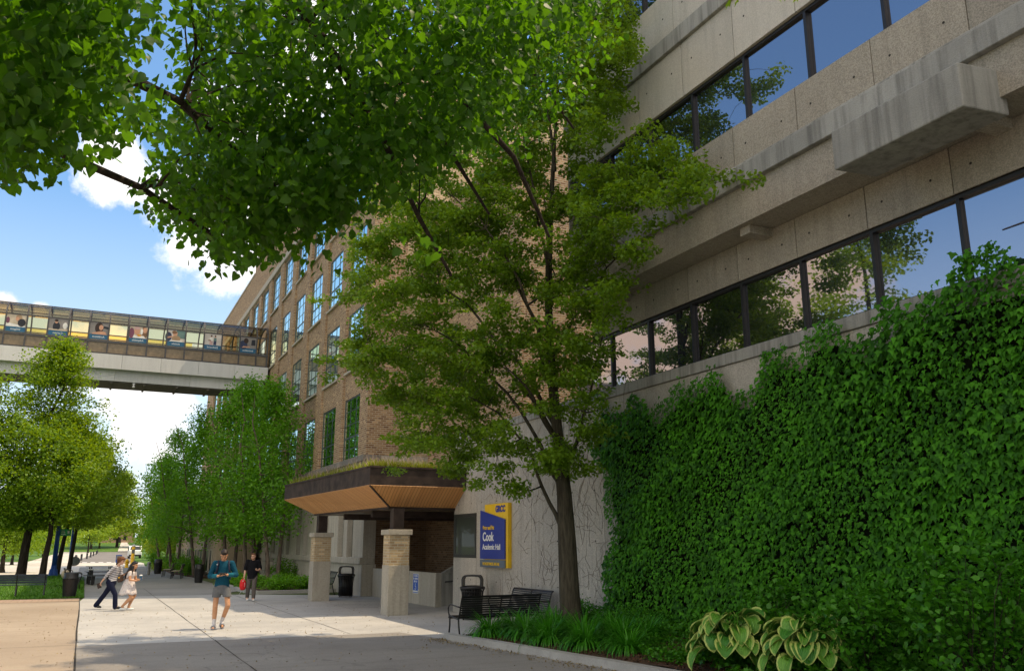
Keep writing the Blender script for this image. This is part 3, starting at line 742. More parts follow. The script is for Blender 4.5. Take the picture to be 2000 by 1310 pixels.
for word, k, bgc in POST:
    x0, x1 = bays[k]; x0 += .04; x1 -= .04; w = x1-x0; zb, zc, zt = 14.22, 14.52, 15.255; y = YS-.012
    po = thing('window_poster', 'skywalk poster of %s' % look[word], 'poster', ((x0+x1)/2, YS-.01, zb), group='posters in the skywalk windows')
    keys = list(PC); mats = [PC[q] for q in keys]; I = keys.index
    mb = MB(); mb.box(x0, x1, y, y+.012, zc, zt, I(bgc))
    X = lambda u: x0+w*u
    Z = lambda v: zc+(zt-zc)*v
    ya, yb_, yc = y-.003, y-.006, y-.009
    if word == 'Diligent':
        quad(mb, [(X(0),Z(0)),(X(1),Z(0)),(X(1),Z(.12)),(X(0),Z(.3))], ya, I('white')); disc(mb, X(.62),Z(.72),.17,.22,ya,I('tan')); disc(mb, X(.55),Z(.66),.10,.13,yb_,I('skin')); disc(mb, X(.78),Z(.36),.21,.24,yb_,I('dark')); disc(mb, X(.08),Z(.5),.10,.2,ya,I('plum'))
    elif word == 'Curious':
        disc(mb, X(.4),Z(.35),.2,.28,ya,I('dark')); disc(mb, X(.38),Z(.74),.085,.11,yb_,I('skin')); disc(mb, X(.38),Z(.84),.10,.08,yc,I('hair')); quad(mb, [(X(0),Z(0)),(X(1),Z(0)),(X(1),Z(.22)),(X(.5),Z(.1)),(X(0),Z(.14))], yb_, I('cream')); disc(mb, X(.85),Z(.45),.13,.2,ya,I('white'))
    elif word == 'Ambitious':
        disc(mb, X(.5),Z(.55),.24,.34,ya,I('hair')); disc(mb, X(.6),Z(.6),.12,.17,yb_,I('skin')); quad(mb, [(X(.1),Z(0)),(X(.95),Z(0)),(X(.85),Z(.25)),(X(.6),Z(.3)),(X(.2),Z(.12))], yc, I('skin')); quad(mb, [(X(.7),Z(.55)),(X(1),Z(.5)),(X(1),Z(.7)),(X(.75),Z(.75))], ya, I('dark'))
    elif word == 'Adaptable':
        disc(mb, X(.12),Z(.4),.16,.34,ya,I('plum')); disc(mb, X(.42),Z(.62),.17,.26,ya,I('skin')); disc(mb, X(.42),Z(.86),.19,.1,yb_,I('pink')); disc(mb, X(.82),Z(.5),.2,.4,ya,I('brown')); disc(mb, X(.86),Z(.72),.13,.18,yb_,I('skin')); quad(mb, [(X(.2),Z(0)),(X(.95),Z(0)),(X(.8),Z(.22)),(X(.25),Z(.24))], yb_, I('white')); disc(mb, X(.55),Z(.24),.13,.07,yc,I('orange')); disc(mb, X(.68),Z(.58),.07,.2,yc,I('white'))
    elif word == 'Artistic':
        quad(mb, [(X(.5),Z(.3)),(X(1),Z(.3)),(X(1),Z(1)),(X(.5),Z(1))], ya, I('teal')); disc(mb, X(.05),Z(.4),.2,.3,ya,I('navy')); disc(mb, X(.42),Z(.7),.14,.18,yb_,I('skin')); disc(mb, X(.38),Z(.82),.15,.11,yc,I('brown')); quad(mb, [(X(0),Z(.25)),(X(.4),Z(.4)),(X(.4),Z(.5)),(X(0),Z(.4))], yc, I('skin')); disc(mb, X(.5),Z(.26),.26,.2,y-.011,I('tan')); quad(mb, [(X(.1),Z(0)),(X(.9),Z(0)),(X(.8),Z(.1)),(X(.2),Z(.1))], y-.013, I('white'))
    elif word == 'Dedicated':
        for u, c1, c2 in ((.4,'white','pink'),(.63,'teal','navy')):
            quad(mb, [(X(u-.09),Z(.36)),(X(u+.09),Z(.36)),(X(u+.07),Z(.68)),(X(u-.07),Z(.68))], ya, I(c1)); quad(mb, [(X(u-.1),Z(.02)),(X(u+.08),Z(.02)),(X(u+.08),Z(.37)),(X(u-.08),Z(.37))], yb_, I(c2)); disc(mb, X(u),Z(.78),.05,.07,yb_,I('skin')); disc(mb, X(u),Z(.83),.055,.05,yc,I('hair'))
        disc(mb, X(.3),Z(.4),.1,.04,yc,I('brown'))
    else:
        disc(mb, X(.2),Z(.3),.26,.3,ya,I('navy')); disc(mb, X(.36),Z(.68),.15,.18,yb_,I('hair')); quad(mb, [(X(.68),Z(.3)),(X(.95),Z(.3)),(X(.93),Z(.85)),(X(.7),Z(.8))], ya, I('dark')); quad(mb, [(X(.1),Z(.02)),(X(.6),Z(.1)),(X(.6),Z(.2)),(X(.2),Z(.18))], yc, I('skin'))
    obj('picture', mb, mats, po)
    mb = MB(); mb.box(x0, x1, y-.001, y+.012, zb, zc-.001); obj('caption_band', mb, M['poster_blue'], po)
    text_mesh(word, .165, M['white_paint'], po, ((x0+x1)/2, y-.006, zb+.10), (-1,0,0), (0,0,1), 'caption', 'CENTER', .002)

# ------------------------------------------------------------------ entrance canopy
can = thing('entrance_canopy', 'dark steel edged entrance canopy with sloping cedar soffit and planted roof', 'canopy', (8.5, 29, 3))
A0, A1 = (7.12,24.05), (6.6,33.4)     # outer left edge
m = MB(); zb, zt = 3.58, 4.07
m.prism([(*A0,zb),(*A0,zt),(*A1,zt),(*A1,zb)], (.08,0,0)); m.box(A0[0]+.081, 10.09, 24.05, 24.13, zb, zt)
m.prism([(A0[0]-.03,A0[1]-.03,zt+.001),(10.09,A0[1]-.03,zt+.001),(10.09,A0[1]+.2,zt+.001),(A0[0]+.2,A0[1]+.2,zt+.001)], (0,0,.05))
m.prism([(A0[0]-.03,A0[1]+.201,zt+.001),(A0[0]+.2,A0[1]+.201,zt+.001),(A1[0]+.2,A1[1],zt+.001),(A1[0]-.03,A1[1],zt+.001)], (0,0,.05))
m.box(A1[0]+.02, 9.6, 33.42, 33.5, zb, zt)
obj('fascia', m, M['corten'], can)
def uvquad(name, pts, parent, mat, along):
    me = bpy.data.meshes.new(name); off = world_loc(parent)
    me.from_pydata([Vector(p)-off for p in pts], [], [(0,1,2,3)]); uv = me.uv_layers.new()
    a = Vector(along).normalized(); n = (Vector(pts[1])-Vector(pts[0])).cross(Vector(pts[3])-Vector(pts[0])).normalized(); b = n.cross(a)
    for i, p in enumerate(pts): uv.data[i].uv = (Vector(p).dot(a), Vector(p).dot(b))
    me.materials.append(mat); o = bpy.data.objects.new(name, me); COL.objects.link(o); o.parent = parent
    sm_ = o.modifiers.new('thick', 'SOLIDIFY'); sm_.thickness = .02; sm_.offset = 0
    return o
I0, I1 = (8.0,24.85), (7.45,31.9)
uvquad('front_soffit', [(A0[0],24.05,zb),(10.09,24.05,zb),(10.09,24.95,3.0),(I0[0],I0[1],3.0)], can, M['cedar'], (0,.9,-.58))
uvquad('side_soffit', [(A1[0],A1[1],zb),(A0[0],A0[1],zb),(I0[0],I0[1],3.0),(I1[0],I1[1],3.0)], can, M['cedar'], (.9,0,-.58))
m = MB(); m.bar((A0[0]+.0,A0[1]+.0,zb-.015),(I0[0],I0[1],2.985),.05,.03); m.bar((I0[0],I0[1],2.985),(I1[0],I1[1],2.985),.08,.06); m.bar((I0[0],I0[1],2.985),(10.09,24.95,2.985),.08,.06)
m.box(8.1,12.5,26.9,27.1,2.78,2.98); m.box(8.1,12.5,30.2,30.4,2.78,2.98)
obj('trim', m, M['corten'], can)
m = MB(); m.add([(I0[0],I0[1],3.02),(13,24.97,3.02),(13,33.6,3.02),(7.4,33.6,3.02)], [(0,1,2,3)]); obj('flat_ceiling', m, M['tan_panel'], can)
m = MB(); m.prism([(7.22,24.15,3.98),(10.08,24.15,3.98),(10.08,24.98,3.98),(12,25.05,3.98),(12,33.6,3.98),(6.75,33.35,3.98)], (0,0,.1)); obj('roof_soil', m, M['mulch'], can)
ac = thing('roof_vent_box', 'dark louvred vent box on the planted canopy roof', 'vent', (9.3, 26.5, 4.1))
m = MB(); m.box(8.9,9.8,26.2,27.0,4.09,4.42); obj('casing', m, M['frame_dark'], ac, bevel=.01)
m = MB()
for k in range(4): m.box(8.88,9.82,26.17,26.198,4.15+k*.065,4.18+k*.065)
obj('louvre', m, M['steel'], ac)

def pillar(x, y, label, zc):
    p = thing('entrance_pillar', label, 'pillar', (x, y, 0), group='pillars carrying the entrance canopy')
    m = MB(); m.box(x-.31,x+.31,y-.31,y+.31,0,1.36); obj('stone_shaft', m, M['lime'], p, bevel=.012)
    m = MB(); m.box(x-.295,x+.295,y-.295,y+.295,1.361,2.2); obj('brick_shaft', m, M['brick_tan'], p)
    m = MB(); m.box(x-.36,x+.36,y-.36,y+.36,2.201,2.35); obj('cap', m, M['lime'], p, bevel=.012)
    m = MB(); m.box(x-.16,x+.16,y-.16,y+.16,2.351,zc); obj('steel_post', m, M['corten'], p)
pillar(8.1, 24.45, 'near stone and brick pillar under the canopy front corner', 2.95)
pillar(7.68, 31.75, 'far stone and brick pillar carrying the back end of the canopy', 2.95)

# ------------------------------------------------------------------ signs
sg = thing('building_sign', 'blue and yellow wall sign naming Cook Academic Hall beside the pear tree', 'sign', (10.0, 21.8, 2.1))
m = MB(); m.prism([(9.99,20.93,1.33),(9.99,22.44,1.33),(9.99,22.44,3.01),(9.99,20.93,3.01)], (.105,0,0)); obj('yellow_panel', m, M['sign_yellow'], sg)
m = MB(); m.prism([(9.95,21.06,1.55),(9.95,22.66,1.55),(9.95,22.66,2.86),(9.95,21.06,2.58)], (.039,0,0)); obj('blue_panel', m, M['sign_blue'], sg)
m = MB(); m.prism([(9.95,21.06,1.33),(9.95,22.66,1.33),(9.95,22.66,1.53),(9.95,21.06,1.53)], (.039,0,0)); obj('grey_panel', m, M['sign_grey'], sg)
T = lambda s_, size, mat, y, z, x=9.945, bold=.004, sx=1: text_mesh(s_, size, M[mat], sg, (x, y, z), (0,-1,0), (0,0,1), 'lettering', 'LEFT', .003, bold, sx)
T('GRCC', .23, 'sign_blue', 21.72, 2.79, 9.986, .012, .98)
T('Peter and Pat', .15, 'sign_yellow', 22.46, 2.33, sx=.9)
T('Cook', .33, 'white_paint', 22.47, 2.03, bold=.006, sx=.95)
T('Academic Hall', .205, 'white_paint', 22.48, 1.80, bold=.003, sx=.98)
T('143 BOSTWICK AVE NE', .105, 'sign_yellow', 22.48, 1.385, bold=.003, sx=1.0)
acs = thing('accessibility_sign', 'small blue and white accessibility notice on the low ramp wall', 'sign', (10.19, 28.57, .66))
m = MB(); m.box(10.185,10.199,28.30,28.83,.345,.985); obj('border', m, M['white_paint'], acs)
m = MB(); m.box(10.181,10.1845,28.32,28.81,.365,.965); obj('panel', m, M['access_blue'], acs)
m = MB()          # three short lines too small to read: letter-sized strokes
for i, words in enumerate(((2,6),(2,7),(4,2))):
    tot = sum(words)+1.2; y = 28.565+tot*.021; z = .885-.09*i
    for wd in words:
        for k in range(wd):
            m.box(10.1795,10.1808,y-.034,y-.004,z,z+.06 if k%3 else z+.056); y -= .042
        y -= .05
obj('lettering', m, M['white_paint'], acs)
m = MB(); m.box(10.179,10.1808,28.33,28.80,.39,.44); m.ball((10.18,28.58,.655),(.002,.022,.022)); m.tube([(10.179,28.58,.63),(10.179,28.575,.565),(10.179,28.51,.56),(10.179,28.49,.50)], .012, 6)
m.tube([(10.179,28.565+.06*math.cos(t),.53+.06*math.sin(t)) for t in np.linspace(2.2,5.9,14)], .01, 6); obj('wheelchair_symbol', m, M['white_paint'], acs)
# ------------------------------------------------------------------ foliage
LEAF = {
 'simple': (np.array([(0,0,0),(-.33,.45,.07),(0,1,-.05),(.33,.45,.07)]), [(0,2,1),(0,3,2)]),
 'oval': (np.array([(0,0,0),(-.30,.22,.05),(-.36,.55,.06),(0,1,-.08),(.36,.55,.06),(.30,.22,.05)]), [(0,3,2,1),(0,5,4,3)]),
 'heart': (np.array([(0,0,0),(-.30,-.10,.04),(-.52,.22,.10),(-.36,.66,.05),(0,1.05,-.14),(.36,.66,.05),(.52,.22,.10),(.30,-.10,.04),(0,.5,-.02)]),
           [(0,8,2,1),(8,4,3,2),(0,7,6,8),(8,6,5,4)]),
 'ivy': (np.array([(0,0,0),(-.24,-.10,.03),(-.58,.26,.02),(-.30,.42,.07),(0,1.0,-.10),(.30,.42,.07),(.58,.26,.02),(.24,-.10,.03),(0,.36,.10)]),
         [(0,8,2,1),(8,3,2),(8,4,3),(0,7,6,8),(8,6,5),(8,5,4)]),
 'maple': (np.array([(0,0,0),(-.40,.05,.02),(-.20,.3,.05),(-.55,.55,.0),(-.18,.58,.05),(0,1.0,-.06),(.18,.58,.05),(.55,.55,.0),(.20,.3,.05),(.40,.05,.02)]),
           [(0,2,1),(0,4,3,2),(0,5,4),(0,6,5),(0,8,7,6),(0,9,8)]),
}
def unit(a): return a/np.maximum(np.linalg.norm(a, axis=-1, keepdims=True), 1e-9)
def np_mesh(name, V, faces_per, nv, N):
    """V: (N*nv,3) vertices; faces_per: template faces"""
    me = bpy.data.meshes.new(name)
    sizes = np.array([len(f) for f in faces_per]); tpl = np.concatenate([np.array(f) for f in faces_per])
    loops = (tpl[None, :] + (np.arange(N)*nv)[:, None]).ravel()
    tot = np.tile(sizes, N); start = np.concatenate([[0], np.cumsum(tot)[:-1]])
    me.vertices.add(len(V)); me.vertices.foreach_set('co', V.astype(np.float32).ravel())
    me.loops.add(len(loops)); me.loops.foreach_set('vertex_index', loops.astype(np.int32))
    me.polygons.add(len(tot)); me.polygons.foreach_set('loop_start', start.astype(np.int32))
    me.update(calc_edges=True); me.validate(); return me
def leaf_mesh(name, P, tip, nor, size, shape):
    T, F = LEAF[shape]; N = len(P)
    t = unit(tip); n = nor - t*(nor*t).sum(1, keepdims=True); n = unit(n); x = np.cross(t, n)
    s = size[:, None, None]; wd = rng.uniform(.72, 1.12, (N, 1, 1)); cu = rng.uniform(-.2, 2.4, (N, 1, 1)); tw = rng.normal(0, .10, (N, 1, 1))   # each leaf its own width, curl and twist
    Tx, Ty, Tz = T[None, :, 0:1], T[None, :, 1:2], T[None, :, 2:3]
    V = P[:, None, :] + s*(x[:, None, :]*(Tx*wd + tw*Ty*Ty) + t[:, None, :]*Ty + n[:, None, :]*(Tz*cu + tw*1.5*Tx*Ty))
    return np_mesh(name, V.reshape(-1, 3), F, len(T), N)
def leaf_obj(name, me, mat, parent):
    me.materials.append(mat); o = bpy.data.objects.new(name, me); COL.objects.link(o); o.parent = parent; return o
def rand_dirs(n): return unit(rng.normal(size=(n, 3)))

def curve_pts(a, b, sag=.0, wob=.05, n=5):
    a, b = Vector(a), Vector(b); l = (b-a).length; out = []
    w1 = Vector(rng.normal(size=3))*wob*l; w2 = Vector(rng.normal(size=3))*wob*.5*l
    for i in range(n+1):
        t = i/n; p = a.lerp(b, t); p += w1*math.sin(math.pi*t) + w2*math.sin(2*math.pi*t) + Vector((0,0,sag*l*math.sin(math.pi*t)))
        out.append(p)
    return out

class Tree:
    """trunk and limbs as tapered tubes; leaves in clumps round the twig ends"""
    def __init__(s): s.mb = MB(); s.nodes = []; s.L = []
    def limb(s, pts, r0, r1, n=7, reg=True):
        k = len(pts); rad = [r0+(r1-r0)*(i/(k-1))**.8 for i in range(k)]
        s.mb.tube(pts, rad, n, caps=False)
        if reg: s.nodes += [(Vector(p), r) for p, r in zip(pts[1:], rad[1:])]
        return pts
    def twig_to(s, c, rmax=.03, n=5, sag=.08, up_pref=0.4):
        """connect clump c to the closest limb that lies nearer the trunk"""
        c = Vector(c); best = min(s.nodes, key=lambda q: (q[0]-c).length + up_pref*max(0, q[0].z-c.z) + (0 if q[1] > .012 else .4))
        r = min(rmax, best[1]*.7)
        pts = curve_pts(best[0], c, sag, .07, 4); s.limb(pts, r, r*.25, n)
        return pts
    def clump(s, c, n, spread, flat=.6, elong=None):
        p = rng.normal(size=(n, 3)); q = np.linalg.norm(p, axis=1, keepdims=True); p = p/q*np.minimum(q, 1.9+.2*rng.random((n, 1)))*spread; p[:, 2] *= flat
        s.L.append(np.array(c)[None, :] + p)
    def leaves(s): return np.concatenate(s.L)
def leaf_orient(P, droop=.3, up=.6, center=None, out=.5):
    n = len(P); tip = rand_dirs(n); tip[:, 2] = tip[:, 2]*.6 - droop
    nor = rand_dirs(n); nor[:, 2] = np.abs(nor[:, 2]) + up
    if center is not None: nor += out*unit(P - np.array(center)[None, :])
    return unit(tip), unit(nor)

M['leaf_linden'] = leafmat('linden_leaf', (.014,.050,.004), (.058,.145,.008), (.20,.48,.007), .45, .5, .45)
M['leaf_pear'] = leafmat('pear_leaf', (.045,.11,.006), (.165,.29,.015), (.33,.52,.009), .40, .9, .45)
M['leaf_ivy'] = leafmat('ivy_leaf', (.010,.062,.002), (.080,.305,.005), (.11,.40,.003), .26, 1.6, .7)
M['leaf_shrub'] = leafmat('shrub_leaf', (.020,.10,.005), (.08,.28,.012), (.11,.38,.007), .30, 1.5, .45)
M['leaf_street'] = leafmat('street_tree_leaf', (.040,.105,.005), (.18,.31,.010), (.42,.60,.008), .42, .45, .5)
M['leaf_birch'] = leafmat('birch_leaf', (.048,.15,.006), (.15,.36,.014), (.26,.58,.008), .40, .5, .5)
M['leaf_far'] = leafmat('sunny_leaf', (.09,.18,.012), (.24,.38,.02), (.50,.60,.015), .42, .25, .5)
M['grassblade'] = leafmat('grass_blade', (.045,.14,.008), (.11,.27,.016), (.16,.36,.012), .3, 2, .5)
M['lily'] = leafmat('strap_leaf', (.020,.13,.008), (.085,.33,.018), (.11,.44,.010), .32, 2.5, .4)
M['dry'] = leafmat('dry_leaf', (.10,.06,.02), (.35,.27,.10), (.2,.15,.05), .1, 4, .8)
OVA= [(-0.15,4.30,4.45),(-0.47,4.55,3.84),(-0.83,5.41,4.21),(-0.57,4.80,4.57),(-0.56,4.57,4.26),(-0.40,5.33,4.59),(-0.74,5.39,5.02),(-0.33,4.81,4.91),(-0.80,5.07,4.39),(-0.29,5.43,4.72),(-0.37,4.31,4.37),(-0.94,5.52,4.99),(-0.20,4.08,4.32),(-0.43,3.80,4.26),(-0.13,5.15,5.06),(-0.29,4.34,3.81),(-0.22,4.59,4.05),(-0.49,4.86,4.27),(-0.64,4.06,4.01),(-0.53,4.50,4.54),(-0.26,4.58,4.14),(-0.41,3.90,4.25),(-0.25,4.87,4.67),(-0.02,4.75,4.26),(-0.57,4.31,3.74),(-0.38,5.11,4.97),(-0.58,4.80,3.87),(-0.27,3.90,4.03),(-0.54,5.33,4.94),(-0.49,4.73,4.04),(-0.35,4.18,3.75),(-0.70,4.46,3.98),(-0.58,4.30,4.19),(-0.13,4.00,3.93),(-0.39,4.65,3.85),(-0.49,4.32,3.79),(-0.47,4.24,4.15),(-0.69,4.89,4.84),(-0.34,4.23,3.96),(-0.17,3.78,4.23),(-0.04,4.00,4.47),(-0.73,4.23,4.44),(-0.55,4.22,3.96),(-0.66,5.04,4.23),(-0.89,5.37,4.78),(-0.71,5.26,4.83),(-0.69,4.84,4.05),(-0.78,5.12,4.87),(-0.63,5.33,4.55),(-0.19,4.99,4.59),(-0.35,5.43,4.44),(-0.41,4.37,4.61),(-0.74,5.43,4.07),(-0.41,4.79,4.46),(-0.14,5.30,4.44),(-0.44,5.31,4.38),(-0.48,4.07,3.83),(-0.19,5.28,4.88),(-0.36,3.84,4.16),(-0.69,4.59,4.37),(-0.04,5.04,4.29),(-0.19,5.08,5.17),(-0.57,4.00,3.92),(-0.50,5.10,4.50),(-0.65,4.56,4.06),(-0.66,3.83,4.13),(-0.45,4.42,4.32),(-0.34,4.92,4.71),(-0.53,4.14,3.74),(0.05,5.49,4.56),(-0.48,3.81,4.21),(-0.66,4.22,4.25),(-0.70,4.65,3.77),(-0.29,4.00,4.00),(-0.84,5.30,5.11),(-0.63,3.58,4.15),(-0.29,3.46,4.47),(-0.74,4.61,5.18),(-1.09,4.21,4.86),(-1.03,4.95,5.12),(-1.16,4.52,4.74),(-0.50,4.31,5.09),(0.03,3.58,4.79),(-0.75,3.71,4.60)]
OVB= [(1.65,7.03,4.87),(2.09,5.52,5.54),(0.80,6.49,4.61),(1.27,7.03,6.75),(1.22,7.53,7.03),(3.12,6.88,6.66),(2.17,5.38,5.96),(0.43,6.69,5.55),(2.80,7.47,5.83),(2.61,7.52,5.75),(1.85,5.68,4.64),(1.86,5.73,5.85),(2.98,5.98,6.51),(0.90,6.45,4.38),(1.63,5.32,5.18),(0.44,6.04,5.49),(0.45,7.16,5.38),(2.55,6.81,6.24),(2.40,6.89,6.34),(0.95,6.75,6.17),(1.46,6.92,5.92),(1.21,7.30,4.69),(2.87,7.12,5.99),(3.03,6.45,6.13),(1.32,7.03,6.26),(1.77,7.68,6.28),(1.88,5.67,5.02),(0.24,5.40,5.53),(0.47,7.04,5.54),(2.73,6.06,5.77),(2.75,6.76,7.22),(1.48,6.12,5.57),(0.98,7.17,6.09),(1.61,7.30,5.78),(1.74,6.26,4.74),(1.63,5.39,4.99),(0.89,6.78,5.25),(1.16,5.59,5.93),(1.62,5.47,5.87),(2.06,6.75,5.07),(0.52,6.09,5.15),(0.54,6.77,6.17),(2.02,6.41,6.57),(0.59,7.23,4.67),(1.77,7.12,5.17),(1.33,6.36,4.43),(1.11,6.77,6.15),(0.77,8.05,5.56),(0.83,8.21,5.14),(2.07,5.18,5.64),(1.33,5.88,6.09),(2.32,6.59,6.70),(0.87,7.40,5.12),(1.24,6.60,5.29),(2.08,7.23,6.50),(3.02,7.19,6.37),(0.45,7.36,5.09),(0.80,6.68,4.25),(2.13,7.46,6.83),(1.67,6.47,5.91),(1.05,6.32,5.61),(0.59,5.58,5.68),(2.09,8.16,5.43),(0.55,7.74,5.12),(0.31,5.59,5.41),(0.46,5.73,5.76),(1.65,8.19,5.45),(1.30,5.42,5.47),(2.16,7.21,5.53),(1.06,7.40,4.88),(2.52,6.04,6.23),(0.55,7.27,6.08),(1.02,6.45,5.33),(0.81,7.05,6.03),(1.52,7.30,6.84),(0.90,7.04,5.72),(2.06,6.74,5.51),(1.46,7.31,5.25),(0.86,6.24,4.80),(0.53,6.15,5.92),(2.09,6.54,6.87),(1.96,6.47,6.26),(0.84,5.57,5.61),(1.00,7.57,6.50),(1.34,6.41,5.75),(1.25,6.18,5.19),(2.47,4.95,5.91),(2.59,6.91,7.20),(1.22,6.88,6.77),(0.57,6.73,4.66),(1.29,5.68,5.71),(2.50,7.27,6.32),(2.10,5.69,5.03),(1.74,7.16,4.79),(1.38,7.17,5.92),(2.11,8.01,5.71),(2.53,6.94,5.88),(2.26,5.13,5.58),(2.22,6.21,6.27),(3.16,6.81,6.93),(2.76,5.13,6.10),(1.99,5.22,5.51),(2.10,5.11,5.46),(0.79,8.25,4.92),(3.36,6.99,6.68),(0.90,7.18,4.64),(1.44,5.84,6.02),(1.32,6.71,5.10),(1.48,5.61,5.66),(1.03,7.19,4.36),(1.48,6.88,5.19),(0.64,7.16,5.29),(0.90,5.58,5.51),(1.43,8.02,6.24),(1.79,6.50,6.59),(0.76,7.42,4.96),(1.08,7.77,5.88),(0.49,5.99,4.48),(1.28,7.38,4.99),(1.51,6.16,5.84),(0.75,6.96,6.28),(2.27,7.95,5.75),(0.44,6.00,4.61),(2.19,5.19,5.89),(0.54,6.63,5.19),(2.12,6.08,6.56),(0.92,7.61,6.22),(2.74,7.09,5.76),(0.70,6.97,5.75),(1.38,6.19,4.76),(2.02,6.40,6.00),(1.75,6.59,5.43),(2.48,5.03,5.62),(0.85,7.98,6.08),(1.67,7.34,6.53),(2.20,6.58,6.23),(0.30,6.60,4.53),(1.47,7.10,5.46),(1.15,6.22,5.62),(2.85,6.16,6.64),(1.42,5.35,5.33),(2.11,6.39,6.49),(1.17,6.63,6.26),(0.52,8.53,4.99),(2.32,6.21,6.47),(2.37,6.90,6.59),(1.37,6.38,4.55),(1.27,7.12,5.32),(0.73,6.83,4.48),(2.55,7.90,6.00),(0.94,8.32,5.67),(1.40,5.64,6.00),(0.63,6.96,6.21),(0.87,5.99,4.54),(2.69,6.02,6.41),(2.43,7.68,6.46),(2.32,5.36,5.38),(0.72,7.36,6.12),(1.24,7.12,5.08),(1.45,7.70,6.87),(0.62,6.71,5.38),(2.36,7.37,6.09),(1.04,6.99,5.92),(1.88,7.57,5.79),(2.09,7.65,5.87),(1.08,7.18,5.89),(2.45,5.51,6.22),(0.87,7.31,5.35),(2.29,7.65,5.34),(2.58,7.33,5.99),(1.13,7.42,5.29),(1.75,6.45,5.77),(0.46,6.16,4.35),(1.52,5.87,4.84),(1.51,7.12,5.83),(1.01,6.74,5.15),(0.87,7.41,5.68),(2.82,6.30,5.76),(0.45,7.05,4.59),(0.26,5.85,5.73),(1.84,8.07,5.06),(2.47,5.85,5.27),(1.28,7.55,4.92),(1.66,5.58,5.21),(1.46,7.86,6.44),(1.07,6.35,4.21),(0.85,6.52,6.21),(1.30,7.72,5.81),(1.48,5.57,6.00),(2.64,6.73,5.92),(2.67,6.11,5.52),(0.50,8.00,6.40),(1.61,5.61,5.36),(0.40,5.83,5.66),(0.35,7.45,4.74),(2.67,6.62,6.28),(1.77,6.87,5.74),(1.22,6.30,4.51),(0.66,6.53,6.16),(0.67,6.20,4.01),(2.49,6.81,6.05),(2.49,5.39,6.24),(0.98,7.53,7.07),(0.88,6.55,5.57),(1.90,5.53,4.85),(2.46,4.66,5.58),(0.66,6.73,4.79),(1.20,6.59,4.41),(1.31,8.33,5.47),(2.03,6.92,6.70),(1.90,6.32,5.39),(2.08,5.68,5.72),(2.08,5.33,5.19),(1.39,6.06,4.56),(1.15,7.58,5.68),(0.88,5.57,5.26),(0.43,8.01,5.20),(1.18,6.18,6.06),(0.43,7.48,5.66),(2.24,6.67,6.08),(1.57,5.65,5.16),(1.11,8.00,4.83),(3.17,6.56,7.08),(2.38,5.10,5.56),(3.39,6.96,6.90),(1.80,7.51,5.98),(1.77,6.54,6.44),(2.72,6.38,6.68),(1.07,5.28,5.59),(1.68,5.99,5.24),(0.64,7.89,6.24),(1.61,7.34,6.67),(2.47,5.48,5.54),(1.14,7.45,4.56),(2.43,5.87,5.69),(0.47,6.27,4.84),(0.44,7.83,5.58),(2.47,7.17,5.42),(1.38,5.83,4.66),(1.66,7.30,5.57),(2.17,5.20,5.01),(0.53,5.71,5.32),(2.18,6.29,5.57),(1.08,5.89,4.44),(1.75,6.67,5.77),(0.60,7.85,4.78),(2.26,5.89,5.26),(2.80,6.52,6.44),(0.33,5.66,5.30),(1.48,5.20,5.78),(1.55,6.33,7.53),(1.39,6.55,7.31),(0.76,6.72,6.76),(0.07,6.11,6.10),(0.38,6.81,6.58),(1.82,5.86,6.42),(0.43,7.06,7.15),(3.01,5.84,7.18),(-0.07,7.31,7.37),(1.19,6.87,7.54),(1.21,7.17,7.15),(0.60,4.95,6.09),(0.02,4.92,5.79),(2.22,5.44,6.50),(0.69,7.31,7.64),(2.87,5.44,7.33),(2.62,5.71,7.03),(2.06,6.56,7.59),(0.39,6.48,7.06),(1.36,5.15,5.75),(2.08,5.76,6.67)]
OVC= [(4.02,7.68,8.34),(3.79,6.74,8.31),(4.02,6.54,8.23),(3.70,6.31,7.24),(3.13,7.59,8.47),(4.03,7.94,8.99),(3.69,8.33,7.20),(3.19,6.76,7.95),(4.52,7.32,8.08),(4.16,7.56,6.81),(3.54,8.15,6.30),(2.78,6.41,7.79),(4.17,7.92,7.91),(2.87,6.91,6.90),(3.99,8.89,7.22),(3.45,6.72,6.83),(3.75,8.46,7.74),(4.28,7.08,7.29),(3.54,7.65,7.03),(4.05,6.88,8.29),(3.01,6.80,7.74),(2.87,7.58,6.88),(4.58,6.99,8.71),(4.87,7.86,8.35),(3.37,7.13,6.92),(3.03,6.70,8.20),(4.42,8.93,7.54),(4.11,8.11,7.57),(4.83,8.22,7.95),(3.64,8.03,6.54),(3.58,8.22,8.14),(4.40,7.30,8.50),(4.18,8.73,6.82),(3.24,7.45,8.05),(3.63,6.80,7.85),(3.70,7.29,7.51),(3.89,6.20,7.73),(3.79,5.92,7.83),(3.49,7.20,7.82),(4.15,7.65,8.86),(3.44,6.65,8.26),(3.34,8.32,7.17),(3.69,9.15,6.89),(3.26,6.85,7.22),(3.79,7.85,6.65),(3.97,6.82,7.91),(4.43,7.87,7.78),(3.40,8.29,8.73),(2.59,6.83,7.19),(3.61,8.45,6.68),(3.85,5.71,7.71),(3.75,6.85,7.74),(3.10,8.11,6.87),(3.85,7.21,7.12),(3.43,8.09,6.73),(4.06,7.64,6.72),(3.11,7.69,7.92),(3.07,7.18,7.52),(4.06,7.17,7.53),(3.08,7.88,6.32),(3.69,7.53,7.44),(4.64,8.10,7.28),(2.56,6.78,7.37),(4.45,8.20,8.62),(2.88,7.13,7.25),(3.05,7.81,8.99),(3.74,7.04,7.46),(3.16,6.73,7.27),(3.62,8.47,7.86),(4.32,7.36,7.87),(3.11,7.56,7.04),(3.64,7.25,7.67),(4.52,8.40,7.69),(3.29,8.40,7.78),(2.87,7.51,7.32)]
